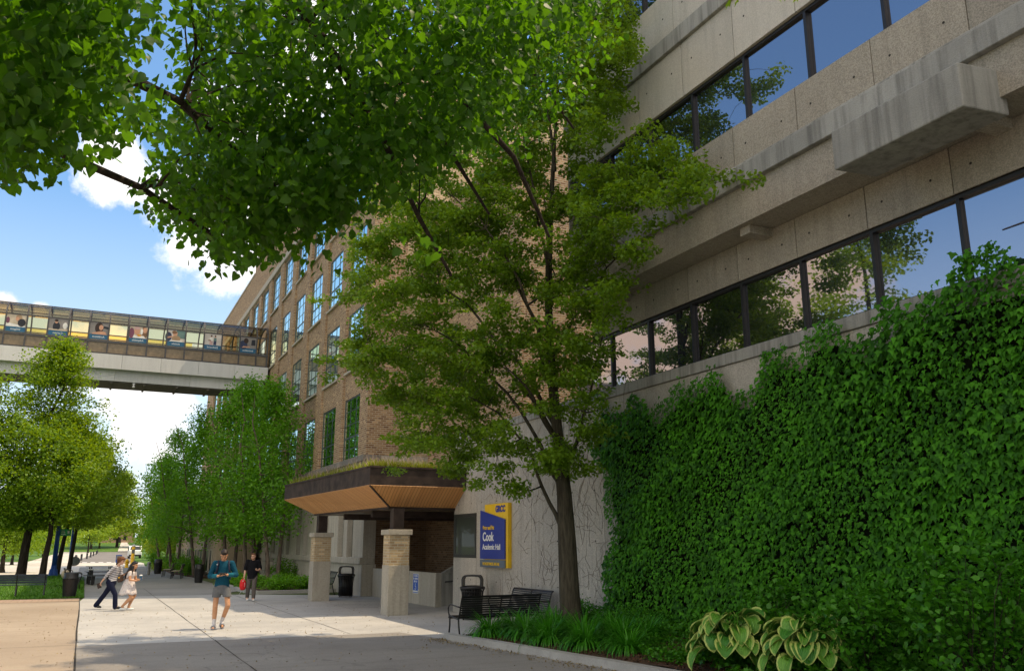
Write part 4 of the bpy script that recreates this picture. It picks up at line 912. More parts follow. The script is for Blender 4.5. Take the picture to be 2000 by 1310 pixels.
OVD= [(3.69,4.19,5.87),(3.47,4.05,5.88),(4.06,4.01,5.79),(3.98,4.30,6.23),(3.77,3.67,5.74),(3.70,3.78,5.74),(4.27,4.52,6.09)]
OVE= [(1.38,6.69,4.18),(1.47,6.69,4.13),(1.85,5.54,3.97),(1.91,5.54,3.93),(1.17,6.79,4.31)]
PEAR= [(8.81,16.77,6.48),(8.39,14.01,11.81),(8.46,11.21,8.58),(7.99,12.92,11.85),(8.83,15.74,12.07),(8.96,17.11,4.76),(5.27,18.25,6.49),(9.05,17.83,4.55),(8.43,16.81,6.98),(6.51,18.79,5.06),(8.78,14.55,8.95),(8.10,11.85,10.71),(8.96,14.59,5.47),(7.01,17.39,3.46),(5.88,16.50,4.88),(7.05,15.22,6.22),(8.32,15.26,13.21),(6.29,18.38,8.33),(8.36,13.66,8.09),(8.92,16.98,7.10),(6.31,16.46,3.93),(8.72,15.33,7.42),(8.46,17.90,5.95),(8.18,13.76,7.76),(7.25,17.80,5.66),(8.61,11.05,8.22),(6.59,15.58,8.28),(7.97,14.63,4.50),(8.22,13.61,11.29),(8.49,16.69,11.04),(6.63,18.51,5.83),(5.59,16.59,9.00),(7.44,15.72,11.88),(7.98,10.10,7.51),(8.77,15.25,4.66),(5.72,15.63,5.49),(8.35,14.32,14.04),(8.43,17.76,10.05),(8.75,14.86,11.79),(8.34,13.70,7.47),(9.15,16.24,5.96),(8.12,17.17,12.29),(8.72,17.14,3.22),(8.69,13.85,13.82),(6.00,15.94,6.55),(5.24,16.42,4.99),(6.67,18.71,9.31),(9.13,15.19,7.74),(9.02,13.84,6.74),(6.51,16.61,7.92),(8.74,14.05,14.35),(8.68,13.28,6.77),(6.95,15.04,3.74),(9.00,14.18,10.82),(7.51,17.42,5.09),(8.63,16.27,11.63),(5.50,18.83,7.09),(6.53,18.20,9.56),(6.08,17.03,7.38),(8.79,13.77,11.15),(6.57,15.01,8.47),(7.52,17.56,11.52),(8.29,13.88,10.71),(7.97,12.49,13.66),(7.36,14.41,10.96),(7.72,15.35,7.33),(8.00,13.67,7.31),(8.07,13.02,8.79),(5.80,16.93,8.67),(7.17,15.90,7.55),(7.96,15.10,8.71),(8.09,12.05,8.11),(8.93,14.09,9.14),(8.79,15.29,6.73),(6.29,16.59,4.91),(6.41,15.63,4.54),(7.52,17.71,3.88),(5.67,15.62,7.48),(8.48,14.24,5.33),(7.15,15.27,9.63),(6.48,18.02,9.77),(8.27,16.15,12.40),(8.68,16.36,14.25),(7.62,17.01,11.96),(7.44,14.52,5.20),(7.77,12.27,6.25),(8.98,14.57,4.88),(7.24,17.87,11.55),(8.46,13.66,7.89),(5.19,19.44,7.72),(8.02,16.37,7.55),(9.07,12.14,8.62),(8.43,12.84,10.29),(9.10,17.71,12.20),(8.86,17.83,5.01),(7.68,17.27,12.53),(8.19,13.13,11.38),(8.83,14.00,5.80),(7.54,17.24,6.46),(8.70,15.32,11.31),(8.61,14.63,3.37),(5.07,18.48,6.25),(7.97,13.44,12.32),(8.29,17.06,10.93),(8.65,14.11,6.56),(6.62,18.28,10.59),(6.76,15.04,8.92),(8.69,14.11,7.07),(7.11,15.80,5.89),(8.68,11.85,8.80),(8.61,14.47,10.74),(7.37,18.23,6.69),(5.67,18.99,9.76),(7.86,10.36,7.28),(8.31,16.98,7.33),(7.00,17.81,5.63),(8.97,15.75,5.21),(8.47,13.15,8.92),(8.21,16.70,3.43),(8.27,12.96,6.13),(8.96,15.63,13.27),(8.55,15.43,5.32),(6.94,14.79,7.73),(7.88,13.43,4.96),(8.14,13.67,4.58),(8.69,15.54,9.02),(6.12,19.09,9.97),(9.13,16.71,11.60),(5.48,16.67,8.43),(8.58,14.27,6.37),(7.73,18.25,8.30),(9.10,13.86,5.16),(8.94,12.66,7.68),(6.53,17.74,6.26),(6.72,14.91,9.80),(6.47,17.43,8.61),(6.86,14.68,8.84),(8.97,12.15,8.04),(7.41,17.23,4.66),(6.93,16.18,9.51),(5.37,16.12,6.90),(6.45,17.08,7.32),(6.23,15.56,5.43),(5.87,16.79,5.29),(8.57,16.76,4.14),(6.88,14.62,6.30),(8.53,13.06,11.27),(6.50,16.36,5.94),(8.13,17.55,11.99),(8.65,12.81,12.05),(8.07,15.73,8.73),(7.29,15.91,11.98),(7.95,14.81,5.69),(5.95,18.67,10.23),(5.78,18.16,9.16),(5.45,19.71,8.90),(8.94,14.97,7.17),(5.58,15.22,3.76),(7.00,15.33,8.53),(7.83,12.53,7.84),(8.31,11.84,7.92),(5.86,17.67,5.90),(7.59,16.61,11.13),(8.92,15.19,5.84),(8.40,15.31,6.21),(8.84,13.77,7.54),(5.27,16.46,6.30),(7.92,15.78,12.45),(6.20,16.62,8.07),(7.33,15.05,7.38),(8.85,11.54,8.64),(8.77,14.95,9.81),(7.77,11.75,7.30),(8.32,14.46,10.16),(7.97,12.38,11.06),(8.53,15.11,3.77),(7.47,14.92,9.77),(5.86,15.36,10.07),(5.84,16.76,6.48),(4.85,15.80,5.55),(5.01,15.83,6.83),(6.46,18.03,4.27),(8.18,12.57,7.83),(8.84,16.89,8.58),(8.72,15.35,15.16),(8.31,16.28,10.27),(8.90,17.17,13.81),(6.12,15.38,8.42),(7.79,12.35,9.35),(6.92,16.07,7.12),(8.94,17.69,7.59),(7.17,15.96,5.68),(8.28,15.57,5.49),(8.87,16.14,7.63),(6.78,14.53,3.98),(7.83,16.66,8.04),(9.02,13.79,12.86),(7.87,18.08,6.20),(7.75,16.94,5.03),(9.03,13.40,7.25),(7.30,14.67,10.53),(8.86,15.40,13.98),(7.43,15.13,5.84),(8.33,13.53,8.84),(5.89,15.37,4.36),(7.73,15.77,3.80),(8.03,13.08,10.02),(8.33,13.09,14.52),(5.99,15.13,4.70),(8.84,17.84,6.32),(7.93,15.77,5.08),(7.38,15.72,5.68),(8.55,16.69,10.24),(7.22,17.72,7.83),(9.06,15.07,8.87),(8.36,12.44,11.40),(8.64,15.99,11.69),(8.58,14.28,4.03),(8.88,13.62,13.16),(7.27,18.49,9.03),(8.54,12.10,8.51),(6.61,15.63,5.46),(9.10,14.63,14.19),(8.46,14.27,8.95),(5.33,17.59,8.12),(6.20,16.31,8.89),(7.76,14.50,12.21),(4.79,17.70,8.44),(6.53,17.97,4.92),(8.12,14.72,15.45),(8.63,16.64,14.98),(8.47,15.00,14.00),(8.79,12.79,8.95),(7.30,17.88,10.98),(5.90,17.24,9.05),(7.01,17.42,9.98),(7.13,15.93,9.95),(8.25,16.38,6.33),(8.81,17.12,6.80),(8.30,17.72,3.85),(8.95,16.75,10.14),(7.94,13.68,6.43),(7.80,13.53,5.55),(5.41,16.00,5.82),(7.74,17.28,4.40),(7.31,15.10,7.82),(9.11,16.24,15.59),(8.87,15.62,3.33),(6.49,15.42,4.08),(5.01,18.24,7.71),(9.11,13.73,14.20),(6.87,16.37,7.95),(4.68,16.14,6.77),(8.85,14.22,14.98),(7.27,16.41,5.11),(6.30,17.54,8.49),(7.63,17.81,12.17),(8.87,16.53,4.17),(7.41,16.11,8.43),(8.63,10.65,7.89),(9.06,14.95,10.17),(8.93,17.01,11.12),(9.11,12.38,9.42),(7.85,16.54,10.07),(7.98,15.07,6.95),(6.49,18.91,4.65),(4.66,15.81,5.45),(5.26,17.21,8.55),(8.79,15.56,5.56),(4.54,16.15,5.40),(7.35,15.73,7.23),(8.48,13.55,5.47),(7.07,14.84,11.68),(9.02,16.80,8.32),(7.05,15.99,8.59),(5.21,17.53,8.33),(9.13,16.89,5.13),(8.70,17.64,5.61),(6.94,15.63,3.96),(7.24,17.72,9.19),(4.85,16.97,7.52),(7.55,18.46,7.54),(8.80,13.48,14.86),(7.53,14.54,8.78),(8.99,17.20,13.48),(9.07,15.39,10.89),(6.90,18.09,9.08),(5.17,17.78,5.52),(8.58,17.93,5.56),(5.53,16.86,4.90),(7.04,17.91,4.28),(7.67,14.48,3.35),(8.91,13.85,8.04),(8.01,11.61,6.81),(5.40,17.23,6.97),(6.73,15.16,9.33),(8.86,14.32,4.54),(7.41,17.08,9.66),(6.82,15.60,5.17),(7.87,14.34,3.55),(6.43,18.61,8.01),(8.72,15.43,9.22),(9.07,14.54,7.65),(8.53,15.97,15.30),(7.25,14.51,10.71),(6.44,18.70,4.21),(8.87,14.93,13.91),(8.89,14.71,12.68),(8.70,14.78,7.41),(9.09,14.63,6.47),(8.43,14.82,15.07),(8.13,17.10,3.56),(8.81,13.25,11.66),(6.08,17.41,10.02),(8.56,15.40,14.00),(8.14,16.57,6.70),(5.19,19.59,6.16),(7.75,14.15,6.71),(8.64,11.99,8.62),(8.58,14.71,11.93),(7.37,15.16,3.00),(7.27,17.13,8.59),(9.04,16.32,13.31),(6.98,17.00,3.69),(7.33,17.63,5.32),(6.15,16.11,9.55),(6.80,18.30,8.21),(8.80,13.71,8.74),(7.93,14.24,12.30),(9.13,16.61,7.28)]
# ------------------------------------------------------------------ linden whose crown overhangs the view
lin = thing('linden_tree', 'large linden with broad heart shaped leaves arching over the walk overhead', 'tree', (-2.6, 3.9, 0))
T_ = Tree()
tr = T_.limb([Vector((-2.6,3.9,-.1)),Vector((-2.58,3.9,.4)),Vector((-2.5,3.95,1.6)),Vector((-2.45,4.0,3.0)),Vector((-2.4,4.1,4.6)),Vector((-2.3,4.2,6.5)),Vector((-2.2,4.3,8.6)),Vector((-2.2,4.4,11.))], .34, .07, 12)
MAIN = [[(-2.45,4.0,3.0),(-1.6,4.6,4.1),(-.6,5.4,4.9),(.3,6.3,5.1),(1.1,7.0,4.9)], [(-2.4,4.1,4.4),(-1.2,5.0,5.9),(.3,6.0,6.6),(1.8,7.0,6.6),(3.0,8.0,6.2),(3.9,8.7,5.7)],
        [(-2.35,4.1,5.2),(-1.0,5.2,7.2),(.9,6.6,8.0),(3.0,8.0,8.2),(4.6,9.0,8.0),(5.6,9.6,7.6)], [(-2.5,4.0,3.2),(-1.9,4.6,4.3),(-1.0,4.9,4.8),(-.3,4.7,5.0)],
        [(.3,6.0,6.6),(1.2,6.2,6.0),(1.9,6.6,5.4),(2.5,7.2,4.9),(3.0,7.6,4.5)], [(1.8,7.0,6.6),(2.6,6.9,6.2),(3.4,7.0,5.6),(4.0,7.4,5.0)], [(-1.6,4.6,4.1),(-.9,5.6,4.4),(0.1,6.6,4.5),(.9,7.4,4.4)]]
for pts in MAIN: T_.limb([Vector(p) for p in pts], .10 if pts[0][0] < -2 else .05, .016, 8)
for c in sorted(OVA+OVB+OVC, key=lambda c: (Vector(c)-Vector((-2.4,4,5))).length): T_.twig_to(c, .02, 5, .03)
for c in OVE: T_.twig_to(c, .012, 5, -.05)
for c in OVA: T_.clump(c, 66, .12, .8)
for c in OVB: T_.clump(c, 98 if c[2]/c[1] < .95 and c[2] < 1.9+.52*math.hypot(c[0], c[1]) else 56, .14, .8)
for c in OVC: T_.clump(c, 85, .22, .8)
for c in OVE: T_.clump(c, 7, .10, .8)
for _ in range(420):   # the rest of the crown, above and behind the photographer: it shades the walk
    c = np.array((-2.3,3.6,7.6)) + rand_dirs(1)[0]*np.array((5.2,5.4,3.4))*rng.random()**.4
    d = c - np.array((0,0,1.9)); f_ = d @ np.array((math.sin(YAW), math.cos(YAW), 0))
    l_ = d @ np.array((math.cos(YAW), -math.sin(YAW), 0))
    if c[2] < 3.9 or (f_ > .3 and d[2]/f_ < .95 and l_/f_ > -.85): continue
    T_.twig_to(c, .03, 4); T_.clump(c, 62, .38, .7)
P = T_.leaves(); tip, nor = leaf_orient(P, .75, .45)
leaf_obj('crown', leaf_mesh('crown', P - np.array(lin.location), tip, nor, rng.uniform(.55,1.2,len(P))*np.where(P[:, 0] < .6, .058, .070), 'heart'), M['leaf_linden'], lin)
obj('trunk', T_.mb, M['bark_dark'], lin)
# tip of another branch reaching in at the top right
mp = thing('maple_branch_tree', 'green branch tip with pointed leaves hanging in from the top edge at right', 'tree', (1.2, -3.2, 0))
T_ = Tree(); T_.limb([Vector(p) for p in ((1.2,-3.2,-.1),(1.25,-3.1,2),(1.3,-3,4.5),(1.4,-2.8,7))], .2, .09, 10)
T_.limb([Vector(p) for p in ((1.3,-3,4.5),(1.9,-1,6.0),(2.7,1.5,6.6),(3.4,3.8,6.5),OVD[0])], .07, .01, 6)
for c in OVD: T_.twig_to(c, .01, 5, 0); T_.clump(c, 8, .11, .6)
P = T_.leaves(); tip, nor = leaf_orient(P, .7, .4)
leaf_obj('crown', leaf_mesh('crown', P - np.array(mp.location), tip, nor, rng.uniform(.07,.11,len(P)), 'maple'), M['leaf_pear'], mp)
obj('trunk', T_.mb, M['bark_dark'], mp)

PEAR = [c for c in PEAR if not (c[1] > 16.4 and c[0] > 7.9 and c[2] < 8.2)]
# ------------------------------------------------------------------ pear tree in front of the podium wall
pear = thing('pear_tree', 'tall flowering pear tree with dark trunk standing in the bed before the sign wall', 'tree', (8.8, 15.6, .1))
T_ = Tree()
TR = [(8.86,15.5,-.05),(8.82,15.52,.25),(8.78,15.55,.9),(8.76,15.58,1.9),(8.72,15.6,2.9),(8.62,15.68,4.2),(8.52,15.75,5.6),(8.5,15.8,7.2),(8.55,15.75,9.0),(8.62,15.6,11.0),(8.7,15.5,13.2)]
RR = [.265,.228,.205,.185,.155,.115,.095,.08,.06,.036,.015]
T_.mb.tube([Vector(p) for p in TR], RR, 14, caps=False)
T_.nodes += [(Vector(p), r) for p, r in zip(TR[4:], RR[4:])]
LIMBS = [((8.76,15.58,2.0),(8.45,15.75,2.75),(8.15,15.9,3.7),(7.5,16.2,4.6),(6.9,16.6,5.0)), ((8.72,15.6,3.0),(8.3,15.8,3.9),(7.6,16.0,5.0),(6.7,16.2,5.9),(5.9,16.5,6.4)),
         ((8.7,15.6,3.3),(8.95,15.3,4.2),(9.0,14.8,5.3),(9.05,14.3,6.3)), ((8.6,15.7,4.3),(8.0,16.2,5.7),(7.0,16.7,7.0),(6.0,17.2,7.7)), ((8.55,15.7,4.9),(8.0,15.3,6.3),(7.1,15.0,7.6),(6.4,14.8,8.3)),
         ((8.5,15.75,5.6),(8.8,15.2,6.6),(9.0,14.2,7.4),(9.1,13.2,7.7)), ((8.5,15.8,6.2),(7.8,16.2,7.7),(7.1,16.6,9.0),(6.4,17.0,9.8)), ((8.5,15.8,7.2),(8.0,15.3,8.6),(7.5,14.9,10.0),(7.2,14.6,11.0)),
         ((8.5,15.8,7.4),(8.8,16.4,8.8),(8.9,16.9,10.2)), ((8.55,15.75,8.6),(8.0,16.1,10.2),(7.7,16.4,11.8)), ((8.5,15.75,6.8),(8.9,15.1,8.2),(9.1,14.5,9.6)), ((8.62,15.68,4.0),(8.4,16.4,5.0),(8.2,17.3,5.8),(8.0,18.0,6.2)),
         ((8.6,15.6,10),(8.2,15.4,11.8),(8.0,15.2,13.2)), ((8.66,15.6,3.7),(8.0,15.1,4.4),(7.4,14.7,4.9),(6.8,14.4,5.2))]
for l in LIMBS:
    pts = []
    for a, b in zip(l, l[1:]): pts += curve_pts(a, b, 0, .03, 3)[:-1]
    pts.append(Vector(l[-1])); T_.limb(pts, .055 if l[0][2] < 5 else .04, .010, 8)
for c in sorted(PEAR, key=lambda c: (Vector(c)-Vector((8.6,15.7,5))).length): T_.twig_to(c, .022, 5, .02, .8)
for c in PEAR:
    dz = c[2]; edge = c[0] > 8.75+.012*dz*0 and c[2] < 9 or c[0] > 9.0
    k = 55 if edge else 285
    T_.clump(c, k, .15 if edge else .19, .45)
    for _ in range(2):
        q = np.array(c) + rng.normal(size=3)*.4; q[0] = min(q[0], 9.25); T_.mb.tube(curve_pts(c, q, 0, .08, 3), [.006,.005,.004,.003], 4, caps=False); T_.clump(q, 20 if edge else 85, .13, .45)
P = T_.leaves(); P = P[P[:, 0] < 9.42]; tip, nor = leaf_orient(P, .35, .5)
leaf_obj('crown', leaf_mesh('crown', P - np.array(pear.location), tip, nor, rng.uniform(.052,.100,len(P)), 'oval'), M['leaf_pear'], pear)
obj('trunk', T_.mb, M['bark_pear'], pear)

# ------------------------------------------------------------------ generic crown trees
def make_tree(name, label, cat, base, h, cr, trunk_r, clear, n_cl, per, leaf, shape, mat, bark, group=None, lean=(0,0), stems=1, spread=.5, flat=.6, squash=1., top=.25, skirt=.0, seed=None, rx=1., ry=1.):
    """h height, cr crown radius, clear = bare trunk height"""
    root = thing(name, label, cat, base, 0, group)
    b = np.array(base, float); T_ = Tree()
    for s_ in range(stems):
        a = 2*math.pi*s_/max(1, stems)+rng.random(); o_ = (Vector((math.cos(a), math.sin(a), 0))*.25) if stems > 1 else Vector((0,0,0))
        e_ = Vector((lean[0], lean[1], 0)) + (Vector((math.cos(a), math.sin(a), 0))*cr*.45 if stems > 1 else Vector((0,0,0)))
        z0 = Vector(b); pts = []
        for i in range(8):
            t = i/7; pts.append(z0 + o_ + e_*t**1.2 + Vector((rng.normal()*.06*t*h*.2, rng.normal()*.06*t*h*.2, -.1 + (h*.93+.1)*t)))
        r0 = trunk_r/(stems**.5)
        T_.limb(pts, r0, r0*.12, 9)
        fl = T_.mb; fl.tube([pts[0], pts[0]+Vector((0,0,.35))], [r0*1.35, r0*.98], 9, caps=False)
    T_.nodes = [q for q in T_.nodes if q[0].z > b[2]+clear*.8]
    cs = []
    while len(cs) < n_cl:
        u = rng.random(); z = clear + (h-clear)*u
        prof = math.sin(math.pi*min(1, (u*(1-top)+top)))**.7*(1.12-.3*u) if skirt == 0 else max(.10, min(1, u*4+.3)*(1-u)**.6)
        ang = rng.random()*2*math.pi; r = cr*prof*rng.random()**.42*(.78+.3*math.sin(3*ang+base[0]*7+z))
        cs.append((b[0]+lean[0]*u+rx*r*math.cos(ang), b[1]+lean[1]*u+ry*r*math.sin(ang), b[2]+z))
    for c in sorted(cs, key=lambda c: (c[0]-b[0])**2+(c[1]-b[1])**2):
        T_.twig_to(c, trunk_r*.3, 4, .05, .9); T_.clump(c, per, spread*rng.uniform(.6,1.25), flat)
    P = T_.leaves(); P = P[P[:, 2] > b[2]+.25]
    tip, nor = leaf_orient(P, .5, .4, b+np.array((0,0,h*.5)), .5)
    leaf_obj('crown', leaf_mesh('crown', P-b, tip, nor, rng.uniform(.65,1.25,len(P))*leaf, shape), mat, root)
    obj('trunk', T_.mb, bark, root)
    return root
# shade trees on the lawn at left
make_tree('shade_tree', 'tallest leafy shade tree on the lawn reaching above the skywalk at far left', 'tree', (-2.75,51.2,.3), 12.2, 5.0, .25, 2.6, 340, 88, .14, 'oval', M['leaf_street'], M['bark_dark'], 'shade trees on the lawn', lean=(.7,0), spread=.42, skirt=1)
make_tree('shade_tree', 'shade tree just left of the blue lamp post with low dark foliage', 'tree', (-1.75,50.2,.3), 8.2, 3.7, .18, 2.9, 210, 85, .14, 'oval', M['leaf_street'], M['bark_dark'], 'shade trees on the lawn', lean=(.5,.4), spread=.42)
make_tree('shade_tree', 'leaning shade tree right behind the blue lamp post over the lawn edge', 'tree', (-1.25,56.0,.25), 7.8, 3.5, .16, 3.0, 210, 85, .14, 'oval', M['leaf_street'], M['bark_dark'], 'shade trees on the lawn', lean=(1.0,0), spread=.42)
make_tree('shade_tree', 'slim trunked shade tree by the thin blue pole at the path edge', 'tree', (-.75,60.5,.1), 7.6, 3.2, .16, 3.0, 150, 110, .14, 'oval', M['leaf_street'], M['bark_dark'], 'shade trees on the lawn', lean=(.7,.3), spread=.4)
make_tree('shade_tree', 'shade tree at the left frame edge behind the blue bench', 'tree', (-5.4,50.5,.3), 10.0, 4.0, .3, 2.4, 180, 110, .15, 'oval', M['leaf_street'], M['bark_dark'], 'shade trees on the lawn', spread=.45)
make_tree('shade_tree', 'low spreading tree beyond the lawn at far left across the sunny walk', 'tree', (-5.2,74,0), 5.0, 2.6, .2, 1.2, 60, 100, .16, 'oval', M['leaf_street'], M['bark_dark'], 'shade trees on the lawn', spread=.45)
# trees that the ribbon windows mirror: just outside the frame at left
make_tree('mirrored_tree', 'tall tree standing left of the walk and mirrored in the ribbon windows', 'tree', (-10.5,27.0,0), 17.5, 4.6, .35, 3.5, 120, 120, .19, 'oval', M['leaf_street'], M['bark_dark'], 'trees mirrored in the windows', spread=.5)
make_tree('mirrored_tree', 'second tree left of the walk whose reflection fills the nearer window panes', 'tree', (-11.,35.,0), 17.0, 4.2, .35, 3.5, 120, 120, .19, 'oval', M['leaf_street'], M['bark_dark'], 'trees mirrored in the windows', spread=.5)
# birch clumps along the brick building
BG = 'birch clumps beside the brick building'
BL = [((8.35,44.0),9.6,2.3,2,'nearest birch clump with leaning trunks behind the person in black'), ((7.7,47.3),10.3,2.5,2,'birch clump with curved trunk left of the person in black'), ((7.4,51.0),10.2,2.5,2,'birch clump with crossing dark trunks behind the person in teal'),
      ((6.55,58.5),10.0,2.7,2,'birch clump beside the dark bin halfway down the path'), ((6.0,68.0),9.8,2.9,2,'birch clump before the tan annex windows'), ((5.9,77.5),9.0,3.0,2,'farthest birch clump at the end of the tan annex')]
for (x, y), h, cr, st, lb in BL:
    make_tree('birch_clump', lb, 'tree', (x, y, .1), h, cr, .17, 2.3, 120, 84, .115+.0006*y, 'oval', M['leaf_birch'], M['bark_birch'], BG, lean=(-.5,.1), stems=st, spread=.42, flat=1.0, top=.2, rx=.9)
# sunny trees farther along the street
FG = 'sunlit trees along the far street'
FL = [((8.0,97),7.0,3.4,'sunlit yellow green tree right of the yellow pole',M['leaf_far']), ((10.4,122),9,4,'bright tree behind the grey wall on the right',M['leaf_far']), ((13.5,150),11,5,'tall bright tree on the right of the far road',M['leaf_far']), ((18,215),13,6,'far bright tree near the end of the road at right',M['leaf_far']),
      ((-6.5,104),8,3.6,'small tree left of the road beyond the sunny walk',M['leaf_street']), ((-7.5,135),10,5,'dark tree on the left of the far road',M['leaf_street']), ((-6.5,180),13,6,'tree farther along the left of the road',M['leaf_far']), ((-6,245),14,7,'far tree on the left at the road end',M['leaf_far']),
      ((4.5,325),16,8,'single trunked tree on the far lawn left of the pale path',M['leaf_far']), ((-14,345),20,11,'large bright tree behind the far lawn at left',M['leaf_far']), ((30,350),20,11,'large bright tree behind the far lawn at right',M['leaf_far']), ((12,400),22,12,'tree crown closing the view behind the far house',M['leaf_far']),
      ((1.0,268),13,6,'bright tree at the left corner of the road end',M['leaf_far']), ((20,300),16,7,'bright tree at the right corner of the road end',M['leaf_far']), ((7.6,84),7.5,3.2,'yellow green tree past the annex corner',M['leaf_far']), ((10,332),25,9,'tall bright tree straight beyond the road end',M['leaf_far']), ((25,326),26,9,'tall bright tree right of the far path',M['leaf_far']), ((2,320),20,7,'bright tree left of the far path',M['leaf_far']), ((-22,82),11,5,'broad tree at the far left behind the lawn trees',M['leaf_street'])]
for (x, y), h, cr, lb, mt in FL:
    z = .02+max(0, (y-302)*.045) if y > 302 else 0
    make_tree('street_tree', lb, 'tree', (x, y, z), h, cr, .02*h, h*.2, 70, 80, .05*h**.75+.0008*y, 'simple', mt, M['bark_dark'], FG, spread=cr*.16, flat=.7)
# ------------------------------------------------------------------ ivy on the podium wall
ivy = thing('climbing_ivy', 'dense dark green ivy covering the podium wall below the ribbon windows', 'ivy', (9.9, 10, 0))
def ivy_edge(z): return 16.15 + .22*math.sin(z*1.7+.6) + .12*math.sin(z*5.1) + .10*(z-2.5)
def ivy_top(y):
    t = 5.02 + .14*math.sin(y*2.1) + .16*math.sin(y*4.7+1) + .08*math.sin(y*11)
    if y < 8.6: t += .30*min(1, (8.6-y)/1.1) + .05*math.sin(y*7)
    if y > 11: t -= .18 + .16*max(0, math.sin(y*3.3+.5))
    return t
def bulge(y, z): return max(.06, .14 + .045*math.sin(y*1.3+z*.7) + .04*math.sin(y*3.1-z*2.2) + .03*math.sin(z*4.3+y) + (.16 if y < 9.5 else 0)*max(0, (z-3.2)/2))
N = 56000
Y = rng.uniform(1.5, 16.9, N); Z = rng.uniform(.05, 5.6, N)
keep = np.array([y < ivy_edge(z)+rng.normal()*.035 and z < ivy_top(y)+rng.normal()*.04 for y, z in zip(Y, Z)]); Y, Z = Y[keep], Z[keep]
B = np.array([bulge(y, z) for y, z in zip(Y, Z)])
X = np.maximum(10.085 - B*rng.uniform(.35, 1.15, len(Y)) - .02, 9.2)
X = np.where(Z > 5.05, np.minimum(X, 10.04), X)
P = np.stack([X, Y, Z], 1)
nn = len(P); tip = np.stack([-.45+rng.normal(size=nn)*.2, rng.normal(size=nn)*.30, -1+rng.normal(size=nn)*.2], 1)
nor = np.stack([-1+rng.normal(size=nn)*.25, rng.normal(size=nn)*.35, .75+rng.normal(size=nn)*.35], 1)
sz = rng.uniform(.055, .115, nn)*(.85+.3*np.sin(Y*1.9+Z*2.3)*.5+.1*(Y < 9))
leaf_obj('leaves', leaf_mesh('leaves', P-np.array(ivy.location), tip, nor, sz, 'ivy'), M['leaf_ivy'], ivy)
M['ivy_gap_shade'] = plain('vine_shadow', (.010,.014,.006), .95, .05, var=.5, scale=20)
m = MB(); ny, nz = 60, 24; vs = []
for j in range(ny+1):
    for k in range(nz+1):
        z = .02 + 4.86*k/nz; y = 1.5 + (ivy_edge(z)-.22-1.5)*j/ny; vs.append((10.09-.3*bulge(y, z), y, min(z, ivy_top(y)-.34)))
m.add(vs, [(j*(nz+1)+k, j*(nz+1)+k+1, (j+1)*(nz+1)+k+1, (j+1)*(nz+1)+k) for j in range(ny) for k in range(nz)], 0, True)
obj('stems', m, M['ivy_gap_shade'], ivy)  # solid near-black sheet: vine mat with the shade between leaves put into its colour
# bare tendrils left on the pale wall
m = MB()
for _ in range(230):
    y = rng.uniform(16.4, 22.6) if rng.random() < .75 else rng.uniform(16.2, 17.8); z = rng.uniform(.2, 4.5); a = rng.uniform(.3, 2.8)
    pts = [(10.096, y, z)]
    for k in range(rng.integers(5, 14)):
        a += rng.normal()*.4; a = a*.9+.1*math.pi/2; y += .09*math.cos(a)*rng.uniform(.6,1.5); z += .09*math.sin(a)*rng.uniform(.5,1.2)
        if 1.25 < z < 3.1 and y > 20.8 or z > 5 or y > 22.9: break
        pts.append((10.096, y, z))
    if len(pts) > 2: m.tube(pts, [.0042*(1-.8*i/len(pts)) for i in range(len(pts))], 4, caps=False)
tag(obj('bare_tendrils', m, plain('dry_vine', (.09,.07,.055), .9, .1), ivy), 'bare dry tendrils spread over the pale wall round the trunk and sign', kind='stuff')

# ------------------------------------------------------------------ plants in the bed
def strap_clump(x, y, n, l, label, group, zb=.1, cat='grass plant', name='grass_clump', mat='lily', w=.016):
    root = thing(name, label, cat, (x, y, zb), 0, group); vs = []; fs = []
    me_v = []; N_ = n
    seg = 5
    a = rng.random(n)*2*math.pi; lean = rng.uniform(.3, 1.45, n); L_ = l*rng.uniform(.6, 1.1, n); r0 = rng.random(n)**.5*.22
    for i in range(n):
        d = np.array((math.cos(a[i]), math.sin(a[i]), 0)); s_ = np.array((-d[1], d[0], 0)); p = d*r0[i]*rng.uniform(.2, 1); th = R(90)-lean[i]*.5
        for k in range(seg+1):
            t = k/seg; ww = w*(1-t**2)*(.6+.4*min(1, t*4)) + .0008
            me_v += [p-s_*ww, p+s_*ww]
            p = p + (d*math.cos(th)+np.array((0,0,math.sin(th))))*L_[i]/seg; th -= lean[i]*.55
    F = [(2*k, 2*k+1, 2*k+3, 2*k+2) for k in range(seg)]
    me = np_mesh('blades', np.array(me_v), F, 2*(seg+1), n)
    leaf_obj('blades', me, M[mat], root); return root
LG = 'strap leaved clumps behind the kerb'
spots = [(7.65,16.85,.55,'leftmost strap leaved clump beside the bench leg'),(8.15,16.8,.5,'second strap leaved clump under the bench slats'),(8.0,15.9,.6,'large strap leaved clump left of the tree trunk'),(8.35,15.35,.6,'strap leaved clump at the front of the trunk'),
         (7.95,14.9,.55,'low strap leaved clump nearest the kerb bend'),(8.45,14.5,.6,'arching strap leaved clump right of the trunk front'),(8.15,13.9,.55,'strap leaved clump in the middle of the kerb row'),(8.7,13.5,.55,'strap leaved clump behind the kerb row middle'),
         (8.4,12.9,.5,'strap leaved clump before the hostas'),(9.0,14.4,.55,'strap leaved clump between trunk and ivy'),(8.75,16.5,.5,'strap leaved clump behind the trunk'),(9.25,13.6,.5,'strap leaved clump close under the ivy')]
for x, y, l, lb in spots: strap_clump(x, y, 330, l*1.3, lb, LG, bed_h(x, y)-.02)
